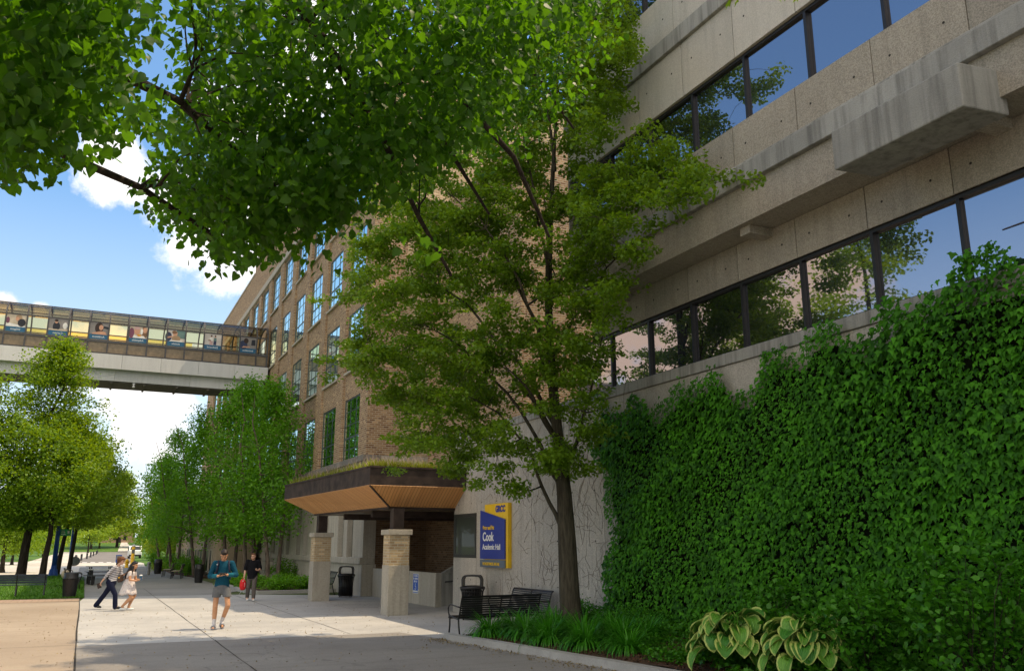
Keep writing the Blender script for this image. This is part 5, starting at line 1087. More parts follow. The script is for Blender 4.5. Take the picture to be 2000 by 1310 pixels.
def cover(name, label, n, reg, zf, size, mat, shape='oval', kind='stuff', cat='ground cover', up=.8):
    P = []
    while len(P) < n:
        q = reg(); 
        if q is None: continue
        P.append(q)
    P = np.array(P); P[:, 2] += zf(P)
    tip, nor = leaf_orient(P, -.1, up)
    me = leaf_mesh(name, P, tip, nor, rng.uniform(.6,1.3,n)*size, shape); me.materials.append(mat)
    o = bpy.data.objects.new(name, me); COL.objects.link(o); return tag(o, label, cat, kind=kind)
def regA():
    x, y = rng.uniform(8.0, 10.0), rng.uniform(11.0, 17.0)
    if x > 10.05-.1 or x < 8.35+.25*math.sin(y*2): return None
    h = .28*(.5+.5*math.sin(x*4+1)*math.sin(y*2.7)) + (.25 if x > 9.3 else 0)
    return (x, y, bed_h(x, y)+h*rng.random())
cover('ground_cover', 'low leafy ground cover filling the bed under the ivy', 9000, regA, lambda P: 0, .06, M['leaf_shrub'])
def regB():
    x, y = rng.uniform(7.95, 10.0), rng.uniform(5.0, 11.6)
    if x < 8.3+.3*math.sin(y*3)*.3 - (y-8)*.02: return None
    h = .35*(.5+.5*math.sin(x*5)*math.sin(y*3.3))
    return (x, y, bed_h(x, y)+h*rng.random())
cover('ground_cover', 'leafy ground cover at the lower right corner round the hostas', 6500, regB, lambda P: 0, .075, M['leaf_shrub'], 'maple')
# mulch chips and fallen leaf litter
def regC():
    x, y = rng.uniform(7.2, 8.7), rng.uniform(8, 17.3)
    xk = np.interp(-y, [-p[1] for p in KI], [p[0] for p in KI])
    return (x, y, bed_h(x, y)+.008) if x > xk+.03 else None
cover('mulch_chips', 'brown bark mulch chips scattered along the kerb', 3500, regC, lambda P: rng.random(len(P))*.012, .05, M['dry'] if False else plain('bark_chip', (.085,.045,.025), .9, .1, var=.6, scale=30), 'simple', cat='mulch', up=2)
def regD():
    if rng.random() < .45:
        k = rng.random()*8; i = int(k); a, b = KB[i], KB[i+1]; t = k-i; x = a[0]+(b[0]-a[0])*t-.02-abs(rng.normal())*.22; y = a[1]+(b[1]-a[1])*t
    else: x, y = rng.uniform(-3, 9), rng.uniform(7.5, 31)
    return (x, y, .014) if x < 10 else None
cover('fallen_leaves', 'tiny dry leaves scattered over the paving', 2600, regD, lambda P: rng.random(len(P))*.01, .032, M['dry'], 'oval', cat='leaf litter', up=3)

# hostas: broad ribbed leaves with a pale margin
def hostamat():
    t = NT('hosta_leaf'); a = t.n('ShaderNodeVertexColor'); a.layer_name = 'rim'
    g = t.n('ShaderNodeNewGeometry')
    sep = t.n('ShaderNodeSeparateColor'); t.l(a.outputs[0], sep.inputs[0])
    rib = t.math('SINE', t.math('MULTIPLY', sep.outputs[1], 62))
    green = t.mix(g.outputs['Random Per Island'], (.045,.19,.02), (.14,.33,.03))
    f = t.math('ADD', sep.outputs[0], t.math('MULTIPLY', t.math('SUBTRACT', t.noise(t.coord(kind='World'), 9), .5), .5))
    c = t.mix(t.ramp(f, [(.72,(0,0,0)),(.86,(1,1,1))]), green, (.46,.54,.13))
    c = t.mix(t.math('MULTIPLY', t.math('ADD', rib, 1), .13), c, (.03,.10,.02)); t.col(c); t.set(.42, .4)
    t.bump(rib, .35, .01); return t.m
M['hosta'] = hostamat()
def hosta(x, y, n, label, rad=.55):
    z0 = bed_h(x, y); root = thing('hosta_plant', label, 'plant', (x, y, z0), 0, 'variegated hostas in the bed')
    vs = []; fs = []; cols = []
    stems = MB()
    for i in range(n):
        u = i/n; a = i*2.39996+rng.normal()*.15; elev = rng.uniform(.08, 1.0)
        r1 = rad*(.25+.75*(1-elev*.75)); h1 = .22+.5*elev*rng.uniform(.8,1.1)
        d = Vector((math.cos(a), math.sin(a), 0)); s_ = Vector((-d.y, d.x, 0))
        L_ = rng.uniform(.26,.44)*(1 if elev < .8 else .85); W_ = L_*rng.uniform(.33,.43)
        p0 = Vector((x,y,z0)) + d*r1*.55 + Vector((0,0,h1)); stems.tube([(x+d.x*.03,y+d.y*.03,z0-.02), tuple((Vector((x,y,z0))+p0)/2+Vector((0,0,.08))), p0], [.009,.008,.006], 5)
        th = R(34)*(elev-.25)+rng.normal()*.15; bend = rng.uniform(.6,1.25); o = len(vs); nu, nv_ = 8, 8; p = p0.copy()
        for j in range(nu+1):
            t = j/nu; wd = W_*(math.sin(math.pi*min(1, t*.93+.07))**.75)*(1.15-.35*t)
            for k in range(nv_+1):
                v = -1+2*k/nv_
                nrm = d*(-math.sin(th)) + Vector((0,0,math.cos(th)))
                q = p + s_*v*wd + nrm*(.05*abs(v)**1.4 + .008*math.sin(9*t+3*k))*(.3+wd/W_)
                vs.append(q); cols.append((max(abs(v), (t-.55)*2.0 if t > .7 else 0, (1 if t > .97 else 0)), (v+1)/2, 0, 1))
            p = p + (d*math.cos(th)+Vector((0,0,math.sin(th))))*L_/nu; th -= (.19+.12*elev)*bend
        for j in range(nu):
            for k in range(nv_): fs.append((o+j*(nv_+1)+k, o+j*(nv_+1)+k+1, o+(j+1)*(nv_+1)+k+1, o+(j+1)*(nv_+1)+k))
    me = bpy.data.meshes.new('leaves'); me.from_pydata([v-Vector((x,y,z0)) for v in vs], [], fs)
    ca = me.color_attributes.new('rim', 'FLOAT_COLOR', 'POINT'); ca.data.foreach_set('color', np.array(cols, np.float32).ravel())
    me.polygons.foreach_set('use_smooth', [True]*len(fs))
    leaf_obj('leaves', me, M['hosta'], root); obj('stalks', stems, M['leaf_shrub'], root)
hosta(8.62, 10.45, 70, 'left variegated hosta with cream edged drooping leaves by the kerb', .86)
hosta(8.92, 9.3, 66, 'right variegated hosta with cream edged leaves before the low shrub', .86)
def shrub(x, y, h, r, label, n=26, per=34, size=.085, mat='leaf_shrub', group='loose shrubs at the foot of the ivy', shape='oval', zb=None, name='shrub', cat='shrub'):
    zb = bed_h(x, y) if zb is None else zb; root = thing(name, label, cat, (x, y, zb), 0, group); T_ = Tree()
    for i in range(n):
        a = rng.random()*2*math.pi; rr = r*rng.random()**.6; hh = h*(1-.45*(rr/r)**2)*rng.uniform(.55,1.0)
        e = Vector((min(x+rr*math.cos(a), 9.9 if x < 10 and y < 17 else 99), y+rr*math.sin(a), zb+hh)); pts = curve_pts((x+rng.normal()*.05, y+rng.normal()*.05, zb-.03), e, 0, .06, 5); T_.limb(pts, .010, .003, 4)
        for q in pts[2:]: T_.clump(q, per//3, .10*r/.5, .8)
        T_.clump(e, per//2, .09*r/.5, .8)
    P = T_.leaves(); P[:, 2] = np.maximum(P[:, 2], zb+.03); tip, nor = leaf_orient(P, .15, .6)
    leaf_obj('leaves', leaf_mesh('leaves', P-np.array((x,y,zb)), tip, nor, rng.uniform(.6,1.25,len(P))*size, shape), M[mat], root); obj('stems', T_.mb, M['bark_dark'], root)
shrub(9.25, 10.2, 1.15, .62, 'loose shrub directly behind the hostas against the ivy')
shrub(9.2, 8.55, 1.25, .68, 'airy shrub between the hostas and the right edge shrub')
shrub(9.1, 6.85, 1.9, .75, 'tallest shrub at the right frame edge before the ivy', 36, 40)
shrub(9.5, 16.2, .55, .55, 'low rounded shrub between the trunk and ivy edge', 26, 40, .05)
# small plants by the brick building
WG = 'small shrubs along the brick building'
shrub(9.3, 45.6, 1.25, .75, 'rounded shrub between the birch trunks and stone wall', 24, 40, .09, 'leaf_birch', WG, zb=.1)
for i, (x, y, lb) in enumerate(((7.6,38.6,'low green plants at the front of the wall bed'),(8.8,38.4,'low green plants nearest the canopy bench'),(6.9,41.5,'bushy green plant at the bed edge beside the person in black'),(6.75,44.5,'yellow green plant along the bed edge'),(8.4,41.5,'low plants in the middle of the wall bed'))):
    shrub(x, y, .5, .8, lb, 26, 40, .085, 'leaf_birch', WG, zb=.1)
for i, (x, y, h, lb) in enumerate(((6.3,59.5,1.0,'rounded bush beside the halfway bin'),(6.35,63.5,1.2,'green bush behind the far slatted benches'),(6.2,70,1.3,'green bush under the annex windows'),(6.0,76,1.1,'bush at the end of the annex bed'),(5.7,84,1.4,'bush past the annex corner'))):
    shrub(x, y, h, 1.0, lb, 24, 40, .11, 'leaf_birch', WG, zb=.1)
shrub(5.6,73.0,.6,.9,'yellow flowering low plant by the grey bollard', 20, 36, .1, 'leaf_far', WG, zb=.05)

# green roof on the canopy and lawn blades
def blades(name, label, n, reg, l, mat, w=.006, kind='stuff', cat='grass'):
    V = []
    for _ in range(n):
        p = np.array(reg()); a = rng.random()*6.283; d = np.array((math.cos(a), math.sin(a), 0)); L_ = l*rng.uniform(.5,1.2); s_ = np.array((-d[1], d[0], 0))*w
        V += [p-s_, p+s_, p+d*L_*.25+np.array((0,0,L_*.6))+s_*.7, p+d*L_*.25+np.array((0,0,L_*.6))-s_*.7, p+d*L_*.6+np.array((0,0,L_*.95))]
    me = np_mesh(name, np.array(V), [(0,1,2,3),(3,2,4)], 5, n); me.materials.append(mat)
    o = bpy.data.objects.new(name, me); COL.objects.link(o); return tag(o, label, cat, kind=kind)
def roofpt():
    if rng.random() < .5:
        t = rng.random(); x = A0[0]+(A1[0]-A0[0])*t+rng.uniform(.12,.9); y = A0[1]+.15+(A1[1]-A0[1]-.2)*t
    else: x = rng.uniform(7.3, 10.0); y = 24.2+rng.random()*(1.0 if rng.random() < .6 else 7)
    if x > 10 and y < 25.1: y = 24.5
    return (x, y, 4.05)
M['sedum'] = leafmat('roof_grass', (.12,.16,.015), (.30,.33,.03), (.35,.40,.02), .35, 1.2, .6)
blades('roof_grass', 'yellow green grass and sedum growing on the canopy roof', 5200, roofpt, .30, M['sedum'], .012)
M['seed'] = leafmat('seed_head', (.30,.20,.14), (.55,.42,.34), (.4,.3,.25), .2, 2, .8)
blades('seed_heads', 'pinkish dry seed heads standing above the canopy roof grass', 700, roofpt, .52, M['seed'], .007)
def lawnpt():
    x = .15-rng.random()**1.6*9; y = 37.05+rng.random()**1.3*16
    return (x, y, lawn_h(x, y))
blades('lawn_grass', 'short green lawn grass beside the walk', 24000, lawnpt, .085, M['grassblade'], .012)
# ------------------------------------------------------------------ street furniture
def loc2w(root, p):
    c, s = math.cos(root.rotation_euler.z), math.sin(root.rotation_euler.z)
    return p
def part(name, mb, mat, root, bevel=0):      # local coordinates under a rotated root
    return obj(name, mb, mat, root, world=False, bevel=bevel)

def slat_bench(label, loc, rz, L=1.85, group='black slatted steel benches', mat='black_metal', middle=True):
    r = thing('park_bench', label, 'bench', loc, rz, group)
    SP = [(.55,.405),(.535,.44),(.49,.455),(.42,.447),(.35,.437),(.28,.428),(.21,.42),(.14,.415),(.075,.42)]
    BP = [(.03,.455),(.01,.50),(-.005,.545),(-.02,.59),(-.035,.635),(-.05,.68),(-.065,.725),(-.08,.77),(-.095,.815),(-.115,.855),(-.15,.875)]
    def slats(P):
        m = MB()
        for i, (y, z) in enumerate(P):
            a = P[max(0, i-1)]; b = P[min(len(P)-1, i+1)]; d = Vector((0, b[0]-a[0], b[1]-a[1])).normalized(); n = Vector((1,0,0)).cross(d)
            m.obox((0, y, z), (L/2, 0, 0), d*.0165, n*.005)
        return m
    part('seat', slats(SP), M[mat], r); part('backrest', slats(BP), M[mat], r)
    xs = [-L/2-.012, L/2+.012] + ([0] if middle else [])
    for x in xs:
        m = MB(); m.tube([(x, y, z) for y, z in SP+BP], .017, 6)
        part('frame', m, M[mat], r)
        m = MB(); m.tube([(x,.06,.415),(x,.03,.25),(x,-.05,0)], .02, 6); m.box(x-.03,x+.03,-.085,-.015,0,.012); part('leg', m, M[mat], r)
        m = MB(); m.tube([(x,.50,.45),(x,.50,.25),(x,.55,0)], .02, 6); m.box(x-.03,x+.03,.515,.585,0,.012); part('leg', m, M[mat], r)
        if x:
            m = MB(); m.tube([(x,.52,.44),(x,.575,.52),(x,.585,.60),(x,.54,.665),(x,.45,.685),(x,.28,.67),(x,.10,.655),(x,-.035,.65)], .016, 8); part('armrest', m, M[mat], r)
    return r
slat_bench('black slatted bench seen from behind in front of the strap leaved plants', (8.12,17.42,0), R(2))
slat_bench('black slatted bench against the pale wall behind the front bench', (9.72,19.25,0), R(90), 2.0)
slat_bench('black slatted bench by the stone base half hidden behind the far pillar', (9.1,36.1,0), R(90), 1.8)
bb = slat_bench('black bench with a curved armrest on the lawn edge holding a beige bag', (-.55,43.6,.06), R(-90), 1.5)

def ribbed_bin(label, loc, h=.92, r=.29, hood=True, rz=0):
    t = thing('litter_bin', label, 'litter bin', loc, rz, 'black litter bins')
    m = MB()
    for k in range(26):
        a = 2*math.pi*k/26; c, s = math.cos(a), math.sin(a)
        m.tube([(r*.86*c, r*.86*s, .05),(r*.88*c, r*.88*s, h*.55),(r*.95*c, r*.95*s, h*.78),(r*1.08*c, r*1.08*s, h*.88)], .011, 4)
    for z, rr in ((.06,.87),(h*.45,.885),(h*.80,.97)):
        m.tube([(r*rr*math.cos(q), r*rr*math.sin(q), z) for q in np.linspace(0, 2*math.pi, 25)], .014, 4)
    part('basket', m, M['black_metal'], t)
    m = MB(); m.lathe([(r*.80,.05),(r*.80,h*.86)], 20); part('liner', m, M['black_metal'], t)
    for k in range(4):
        a = math.pi/4+k*math.pi/2; m = MB(); m.tube([(r*.87*math.cos(a), r*.87*math.sin(a), .08),(r*.98*math.cos(a), r*.98*math.sin(a), 0)], .018, 6); part('foot', m, M['black_metal'], t)
    m = MB(); m.lathe([(r*.5,h*.87),(r*1.10,h*.875),(r*1.15,h*.90),(r*1.12,h*.925),(r*.9,h*.955),(r*.55,h*.965),(r*.5,h*.94)], 26); part('lid', m, M['black_metal'], t)
    if hood:
        m = MB(); P = [(-r*.82,h*.93),(-r*.84,h*1.13),(-r*.76,h*1.21),(-r*.6,h*1.24),(0,h*1.25),(r*.6,h*1.24),(r*.76,h*1.21),(r*.84,h*1.13),(r*.82,h*.93)]
        for a, b in zip(P, P[1:]): m.bar((a[0],0,a[1]),(b[0],0,b[1]), r*.95, .045, up=(0,1,0)) if False else m.obox(((a[0]+b[0])/2,0,(a[1]+b[1])/2), ((b[0]-a[0])/2*1.05,0,(b[1]-a[1])/2*1.05), (0,r*.62,0), Vector((-(b[1]-a[1]),0,b[0]-a[0])).normalized()*.022)
        part('hood', m, M['black_metal'], t)
    return t
ribbed_bin('black ribbed bin with an arched hood standing behind the front bench', (9.45,22.0,0), .90, .30, True, R(-32))
ribbed_bin('black ribbed bin with arched hood beside the stone wall under the canopy', (9.15,33.55,0), .90, .30, True, R(-24))
def round_bin(label, loc, h=.9, r=.25):
    t = thing('litter_bin', label, 'litter bin', loc, 0, 'black litter bins')
    m = MB(); m.lathe([(r*.78,.03),(r*.80,.06),(r*.98,h*.72),(r*1.0,h*.74)], 28)
    for k in range(30):
        a = 2*math.pi*k/30; m.bar((r*.80*math.cos(a), r*.80*math.sin(a), .06),(r*1.0*math.cos(a), r*1.0*math.sin(a), h*.74), .02, .015, up=(math.cos(a), math.sin(a), 0))
    part('body', m, M['black_metal'], t)
    m = MB(); m.lathe([(r*1.03,h*.745),(r*1.05,h*.77),(r*.92,h*.80),(r*.93,h*.94),(r*.85,h*.985),(r*.5,h)], 28); part('lid', m, M['black_metal'], t)
    m = MB(); m.lathe([(r*.82,0),(r*.82,.03)], 20); part('foot', m, M['black_metal'], t)
    return t
round_bin('black round bin with domed lid at the lawn corner by the pavers', (-.33,37.35,.0), .93, .27)
round_bin('dark bin standing beside the birches halfway down the path', (5.6,49.6,0), .95, .24)
round_bin('dark bin near the yellow flowers by the grey bollard', (4.75,66.4,0), 1.0, .27)

def plank_bench(label, loc, rz, L, group, slat, frame='black_metal', nb=5, div=1):
    r = thing('plank_bench', label, 'bench', loc, rz, group)
    m = MB()
    for i in range(nb): m.box(-L/2,L/2,.02+i*.095,.10+i*.095,.43,.455)
    part('seat', m, M[slat], r)
    m = MB()
    for i in range(nb-1): 
        z = .50+i*.085; y = -.02-.22*(z-.46); m.obox((0,y,z+.035),(L/2,0,0),(0,-.008,.035),(0,.011,.0025))
    part('backrest', m, M[slat], r)
    for k in range(div+2):
        x = -L/2+.06+(L-.12)*k/(div+1); m = MB(); m.bar((x,.0,.43),(x,-.14,.86),.04,.03,up=(1,0,0)); m.bar((x,.01,.44),(x,-.09,0),.04,.04,up=(1,0,0)); part('leg', m, M[frame], r)
        m = MB(); m.bar((x,.45,.43),(x,.50,0),.04,.04,up=(1,0,0)); m.bar((x,.0,.42),(x,.48,.42),.04,.02,up=(1,0,0)); part('leg', m, M[frame], r)
    return r
plank_bench('long blue grey slatted bench on the lawn edge at far left', (-2.15,38.35,.02), 0, 2.0, 'blue grey lawn bench', 'blue_bench', nb=5)
plank_bench('nearer of two pale slatted benches by the far path planting', (5.35,56.6,0), R(80), 1.6, 'pale slatted benches down the path', 'wood_light')
plank_bench('farther of two pale slatted benches beside the green bushes', (5.15,60.2,0), R(80), 1.6, 'pale slatted benches down the path', 'wood_light')

# bag lying on the bench by the lawn
t = thing('tote_bag', 'slumped beige cloth bag lying on the lawn edge bench', 'bag', (-.62,43.35,.5))
m = MB(); m.ball((-.62,43.3,.70), (.17,.24,.19), 14); m.ball((-.6,43.55,.64), (.14,.18,.13), 12); obj('body', m, plain('beige_cloth', (.45,.37,.27), .9, .1), t)
m = MB()
for k in range(3): m.tube([(-.5+.16*math.cos(q), 42.95+.05*k+.05*math.sin(q*2), .80+.10*math.sin(q)) for q in np.linspace(0,6.28,14)], .014, 5)
obj('strap', m, M['black_metal'], t)

def picnic(label, x, y, rz):
    r = thing('picnic_table', label, 'picnic table', (x, y, 0), rz, 'metal picnic tables on the path')
    m = MB(); m.box(-.75,.75,-.38,.38,.72,.755); part('tabletop', m, M['girder'], r, .01)
    for s in (-1, 1):
        m = MB(); m.box(-.75,.75,s*.72-.14,s*.72+.14,.43,.455); part('seat', m, M['black_metal'], r, .01)
        m = MB(); x_ = s*.5
        for dx in (-.05, .05): m.bar((x_+dx,0,.0),(x_+dx,0,.72),.04,.06)
        for k in range(4): m.bar((x_-.05,0,.1+k*.17),(x_+.05,0,.1+k*.17),.03,.03)
        m.bar((x_,-.72,.02),(x_,.72,.02),.06,.04); part('pedestal', m, M['black_metal'], r)
        for q in (-1, 1):
            m = MB(); m.bar((x_,q*.72,.03),(x_,q*.72,.43),.16,.05,up=(0,1,0)); part('seat_post', m, M['black_metal'], r)
    return r
picnic('nearer metal picnic table behind the walking woman', .95, 49.6, R(8)); picnic('farther metal picnic table with a raised centre post', .95, 56.5, R(4))

lp = thing('lamp_post', 'thick blue lamp post with a flared base and a green sign on the lawn', 'lamp post', (-1.32,52.2,lawn_h(-1.32,52.2)))
x, y, z0 = lp.location
m = MB(); m.lathe([(.26,-.02),(.26,.06),(.22,.10),(.20,.32),(.15,.38),(.13,.55)], 20, (x,y,z0)); obj('base', m, M['pole_blue'], lp)
m = MB(); m.lathe([(.125,.55),(.10,2.6),(.085,5.3)], 18, (x,y,z0)); obj('pole', m, M['pole_blue'], lp)
m = MB(); m.lathe([(.10,5.3),(.24,5.45),(.26,5.55),(.22,5.9),(.10,6.05),(.03,6.15)], 18, (x,y,z0)); obj('lantern', m, M['girder'], lp)
m = MB(); m.box(x+.1,x+.62,y-.015,y+.015,z0+2.05,z0+2.4); pl = obj('sign_plate', m, M['sign_green'], lp)
m = MB()
for k in range(3): m.box(x+.15,x+.36-.03*k,y-.02,y-.0155,z0+2.12+k*.085,z0+2.15+k*.085)
m.box(x+.44,x+.53,y-.02,y-.0155,z0+2.17,z0+2.31); obj('sign_print', m, M['white_paint'], pl)
pp = thing('sign_post', 'thin blue post with a round grey plate at the path edge', 'sign post', (-.75,62.6,0))
m = MB(); m.lathe([(.12,0),(.12,.05),(.075,.12),(.06,3.4)], 12, (-.75,62.6,0)); obj('pole', m, M['pole_blue'], pp)
m = MB(); m.tube([(-.62,62.55,.95),(-.62,62.65,.95)], .01, 4); m.lathe([(.30,-.02),(.30,.02)], 22, (0,0,0)); 
m2 = MB(); n = 24
m2.tube([(-.42+.0, 62.5, .95),(-.42, 62.54, .95)], .28, 24); obj('round_plate', m2, M['steel'], pp)

def bollard(name, label, x, y, h, r, mat, group, cat='bollard', ring=None):
    t = thing(name, label, cat, (x, y, 0), 0, group)
    m = MB(); m.lathe([(r*1.15,0),(r*1.15,.03),(r,.05),(r,h*.93),(r*.9,h*.97),(r*.5,h)], 16, (x,y,0)); obj('post', m, M[mat], t)
    m = MB(); m.lathe([(r*1.04,h*.80),(r*1.06,h*.81),(r*1.06,h*.87),(r*1.04,h*.88)], 16, (x,y,0)); obj('collar', m, M[ring or mat], t)
bollard('bollard', 'grey steel bollard beside the path planting', 4.02, 64.2, .85, .11, 'steel', None)
b0 = None
for k, (x, y) in enumerate(((-.75,96),(-.7,104),(-.75,116),(-.2,130),(.5,146),(1.1,164),(1.7,186),(2.5,214),(3.1,245))):
    if k == 0: bollard('road_bollard', 'short dark post in the row along the left edge of the far road', x, y, .85, .13, 'frame_dark', 'dark posts along the far road'); b0 = [o for o in scene.objects if o.name == 'road_bollard'][0]
    else: c = copy_tree(b0); c.location = (x, y, 0)
yp = thing('yellow_post', 'tall yellow post standing at the roadside beyond the path', 'post', (4.25,92,0))
m = MB(); m.lathe([(.22,0),(.22,.06),(.16,.1),(.15,1.75),(.12,1.82)], 14, (4.25,92,0)); obj('post', m, M['yellow_paint'], yp)
m = MB(); m.lathe([(.15,1.821),(.16,1.85),(.14,1.95),(.05,2.02)], 14, (4.25,92,0)); obj('lamp', m, M['girder'], yp)
m = MB(); m.box(4.12,4.38,91.83,91.86,1.2,1.55); obj('call_box', m, M['steel'], yp)
hy = thing('fire_hydrant', 'small yellow fire hydrant beside the walking friends', 'hydrant', (3.55,86,0))
m = MB(); m.lathe([(.20,0),(.20,.05),(.14,.06),(.14,.5),(.19,.52),(.19,.56),(.13,.58),(.12,.68),(.05,.76)], 16, (3.55,86,0)); obj('body', m, M['yellow_paint'], hy)
m = MB(); m.tube([(3.33,86,.42),(3.77,86,.42)], .065, 10); m.tube([(3.55,85.78,.40),(3.55,85.9,.40)], .08, 10); obj('outlet', m, M['yellow_paint'], hy)
nb = thing('news_box', 'dark blue box on legs standing at the kerb in front of the van', 'box', (3.25,98,0))
m = MB(); m.box(2.98,3.52,97.8,98.2,.25,1.0); obj('cabinet', m, M['pole_blue'], nb, bevel=.02); m = MB(); m.box(3.02,3.48,97.78,97.799,.55,.92); obj('door', m, M['steel'], nb)
m = MB(); m.box(3.05,3.45,97.9,98.1,0,.25); obj('stand', m, M['frame_dark'], nb)
lw = tag(obj('low_wall', MB().box(6.6,14,88.6,89.0,0,.62), M['lime']), 'low grey wall beyond the path under the sunlit tree', 'wall')
# parked van
van = thing('parked_van', 'small white van parked at the right side of the road', 'van', (5.1,104,0))
m = MB(); pr = [(0,.35),(0,1.2),(.25,1.25),(.75,1.85),(4.2,1.9),(4.4,1.7),(4.4,.35)]
m.prism([(4.25,101.8+a,b) for a, b in pr], (1.8,0,0)); obj('body', m, M['white_paint'], van, bevel=.06)
m = MB(); m.add([(4.4,102.07,1.3),(5.9,102.07,1.3),(5.78,102.48,1.78),(4.52,102.48,1.78)], [(0,1,2,3)]); obj('windscreen', m, M['glass_dark'], van).location += Vector((0,-.03,.01))
m = MB(); m.prism([(4.235,102.9,1.2),(4.235,105.6,1.2),(4.235,105.6,1.7),(4.235,103.1,1.7)], (.012,0,0)); obj('side_window', m, M['glass_dark'], van)
for x in (4.28, 5.85):
    for y in (102.7, 105.3):
        m = MB(); m.tube([(x,y,.33),(x+.2,y,.33)], .33, 18); w_ = obj('wheel', m, M['frame_dark'], van); m = MB(); m.tube([(x-.01,y,.33),(x+.21,y,.33)], .18, 14); obj('rim', m, M['steel'], w_)
for x in (4.35, 5.7): m = MB(); m.box(x,x+.25,101.77,101.8,.75,.95); obj('headlight', m, M['girder'], van)
m = MB(); m.box(4.3,6.0,101.72,101.8,.35,.6); obj('bumper', m, M['frame_dark'], van)
van.location += Vector((1.9,44,0))
# far house past the road end
hs = thing('far_house', 'small pinkish house with a grey roof beyond the far lawn', 'house', (11,372,2.7))
m = MB(); m.box(5,17,368,380,2.4,7.5); obj('wall', m, plain('pink_brick', (.42,.27,.2), .9, .2), hs)
m = MB(); m.prism([(4.4,367.4,7.5),(17.6,367.4,7.5),(11,367.4,11)], (0,13.2,0)); obj('roof', m, M['steel'], hs)
for x in (6.5, 9.5, 13): m = MB(); m.box(x,x+1.4,367.9,368,4,6); obj('window', m, M['glass_dark'], hs)
m = MB(); m.box(11.2,12.3,367.9,368,2.5,5); obj('door', m, M['frame_dark'], hs)
# ------------------------------------------------------------------ people
def mcol(name, c, rough=.75, spec=.2, var=.12, scale=18): return plain(name, c, rough, spec, 0, var, scale)
SKIN = {'tan': mcol('skin_tan', (.52,.27,.15), .55, .35, .06), 'fair': mcol('skin_fair', (.60,.36,.25), .55, .35, .06)}
EYE = mcol('eye_dark', (.015,.01,.008), .2, .5); LIP = mcol('lips', (.38,.12,.09), .5, .3)
def capsule(m, a, ra, b, rb, n=14):
    a, b = Vector(a), Vector(b); d = b-a; l = d.length
    if l < 1e-5: m.ball(a, ra); return
    d /= l; pts = []; rad = []
    for k in range(4): t = math.pi/2*(1-k/4); pts.append(a-d*ra*math.sin(t)); rad.append(max(.0015, ra*math.cos(t)))
    for k in range(5): pts.append(a+d*l*k/4); rad.append(ra+(rb-ra)*k/4)
    for k in range(1, 5): t = math.pi/2*k/4; pts.append(b+d*rb*math.sin(t)); rad.append(max(.0015, rb*math.cos(t)))
    m.tube(pts, rad, n)
def loft(m, rings, n=22):       # rings: (centre, half width x, half depth y)
    vs = []; fs = []
    for c, rx, ry in rings:
        for k in range(n):
            t = 2*math.pi*k/n; vs.append((c[0]+rx*math.cos(t), c[1]+ry*math.sin(t), c[2]))
    for i in range(len(rings)-1):
        for k in range(n): fs.append((i*n+k, i*n+(k+1) % n, (i+1)*n+(k+1) % n, (i+1)*n+k))
    fs += [tuple(reversed(range(n))), tuple((len(rings)-1)*n+k for k in range(n))]
    m.add(vs, fs, 0, True)
def chain(m, pts, rads):
    for i in range(len(pts)-1): capsule(m, pts[i], rads[i], pts[i+1], rads[i+1])
def fuse(name, m, mat, root, voxel=.008, smooth=3):
    """weld overlapping volumes into one continuous skin"""
    me = bpy.data.meshes.new(name); me.from_pydata([Vector(v) for v in m.v], [], m.f)
    o = bpy.data.objects.new(name, me); COL.objects.link(o)
    r = o.modifiers.new('r', 'REMESH'); r.mode = 'VOXEL'; r.voxel_size = voxel; r.use_smooth_shade = True
    s = o.modifiers.new('s', 'SMOOTH'); s.iterations = smooth; s.factor = .5
    dg = bpy.context.evaluated_depsgraph_get(); dg.update()
    me2 = bpy.data.meshes.new_from_object(o.evaluated_get(dg)); o.modifiers.clear(); o.data = me2; bpy.data.meshes.remove(me)
    me2.materials.clear(); me2.materials.append(mat); me2.polygons.foreach_set('use_smooth', [True]*len(me2.polygons)); o.parent = root
    return o
def hand(m, wrist, d, palm, side, curl=.6, s=1.0):
    """palm, four unequal curled fingers and a thumb leaving the side of the palm"""
    d = Vector(d).normalized(); pn = Vector(palm); pn = (pn-d*pn.dot(d)).normalized(); sx = d.cross(pn)*side
    w = Vector(wrist); k = w+d*.085*s
    for u in (-.026,-.009,.009,.026): capsule(m, w+d*.012+sx*u*.7, .0155*s, k+sx*u*1.1*s, .0125*s, 8)
    for u, l in ((-.030,.062),(-.010,.076),(.010,.080),(.029,.072)):
        p = k+sx*u*s; a = 0; r = .0095*s
        for j, f in enumerate((.45,.32,.23)):
            a += curl*(.55+.35*j); q = p+(d*math.cos(a)+pn*math.sin(a))*l*f*s; capsule(m, p, r, q, r*.92, 8); p = q; r *= .92
    p = w+d*.03*s+sx*.030*s; q = p+(d*.5+sx*.75+pn*.35).normalized()*.042*s; capsule(m, p, .0135*s, q, .0115*s, 8); capsule(m, q, .0115*s, q+(d*.85+sx*.2+pn*.45).normalized()*.034*s, .009*s, 8)
def head_parts(c, pitch, yaw_=0, s=1.0):
    rot = Matrix.Rotation(yaw_, 3, 'Z') @ Matrix.Rotation(-pitch, 3, 'X')
    return lambda p: Vector(c) + rot @ (Vector(p)*s)
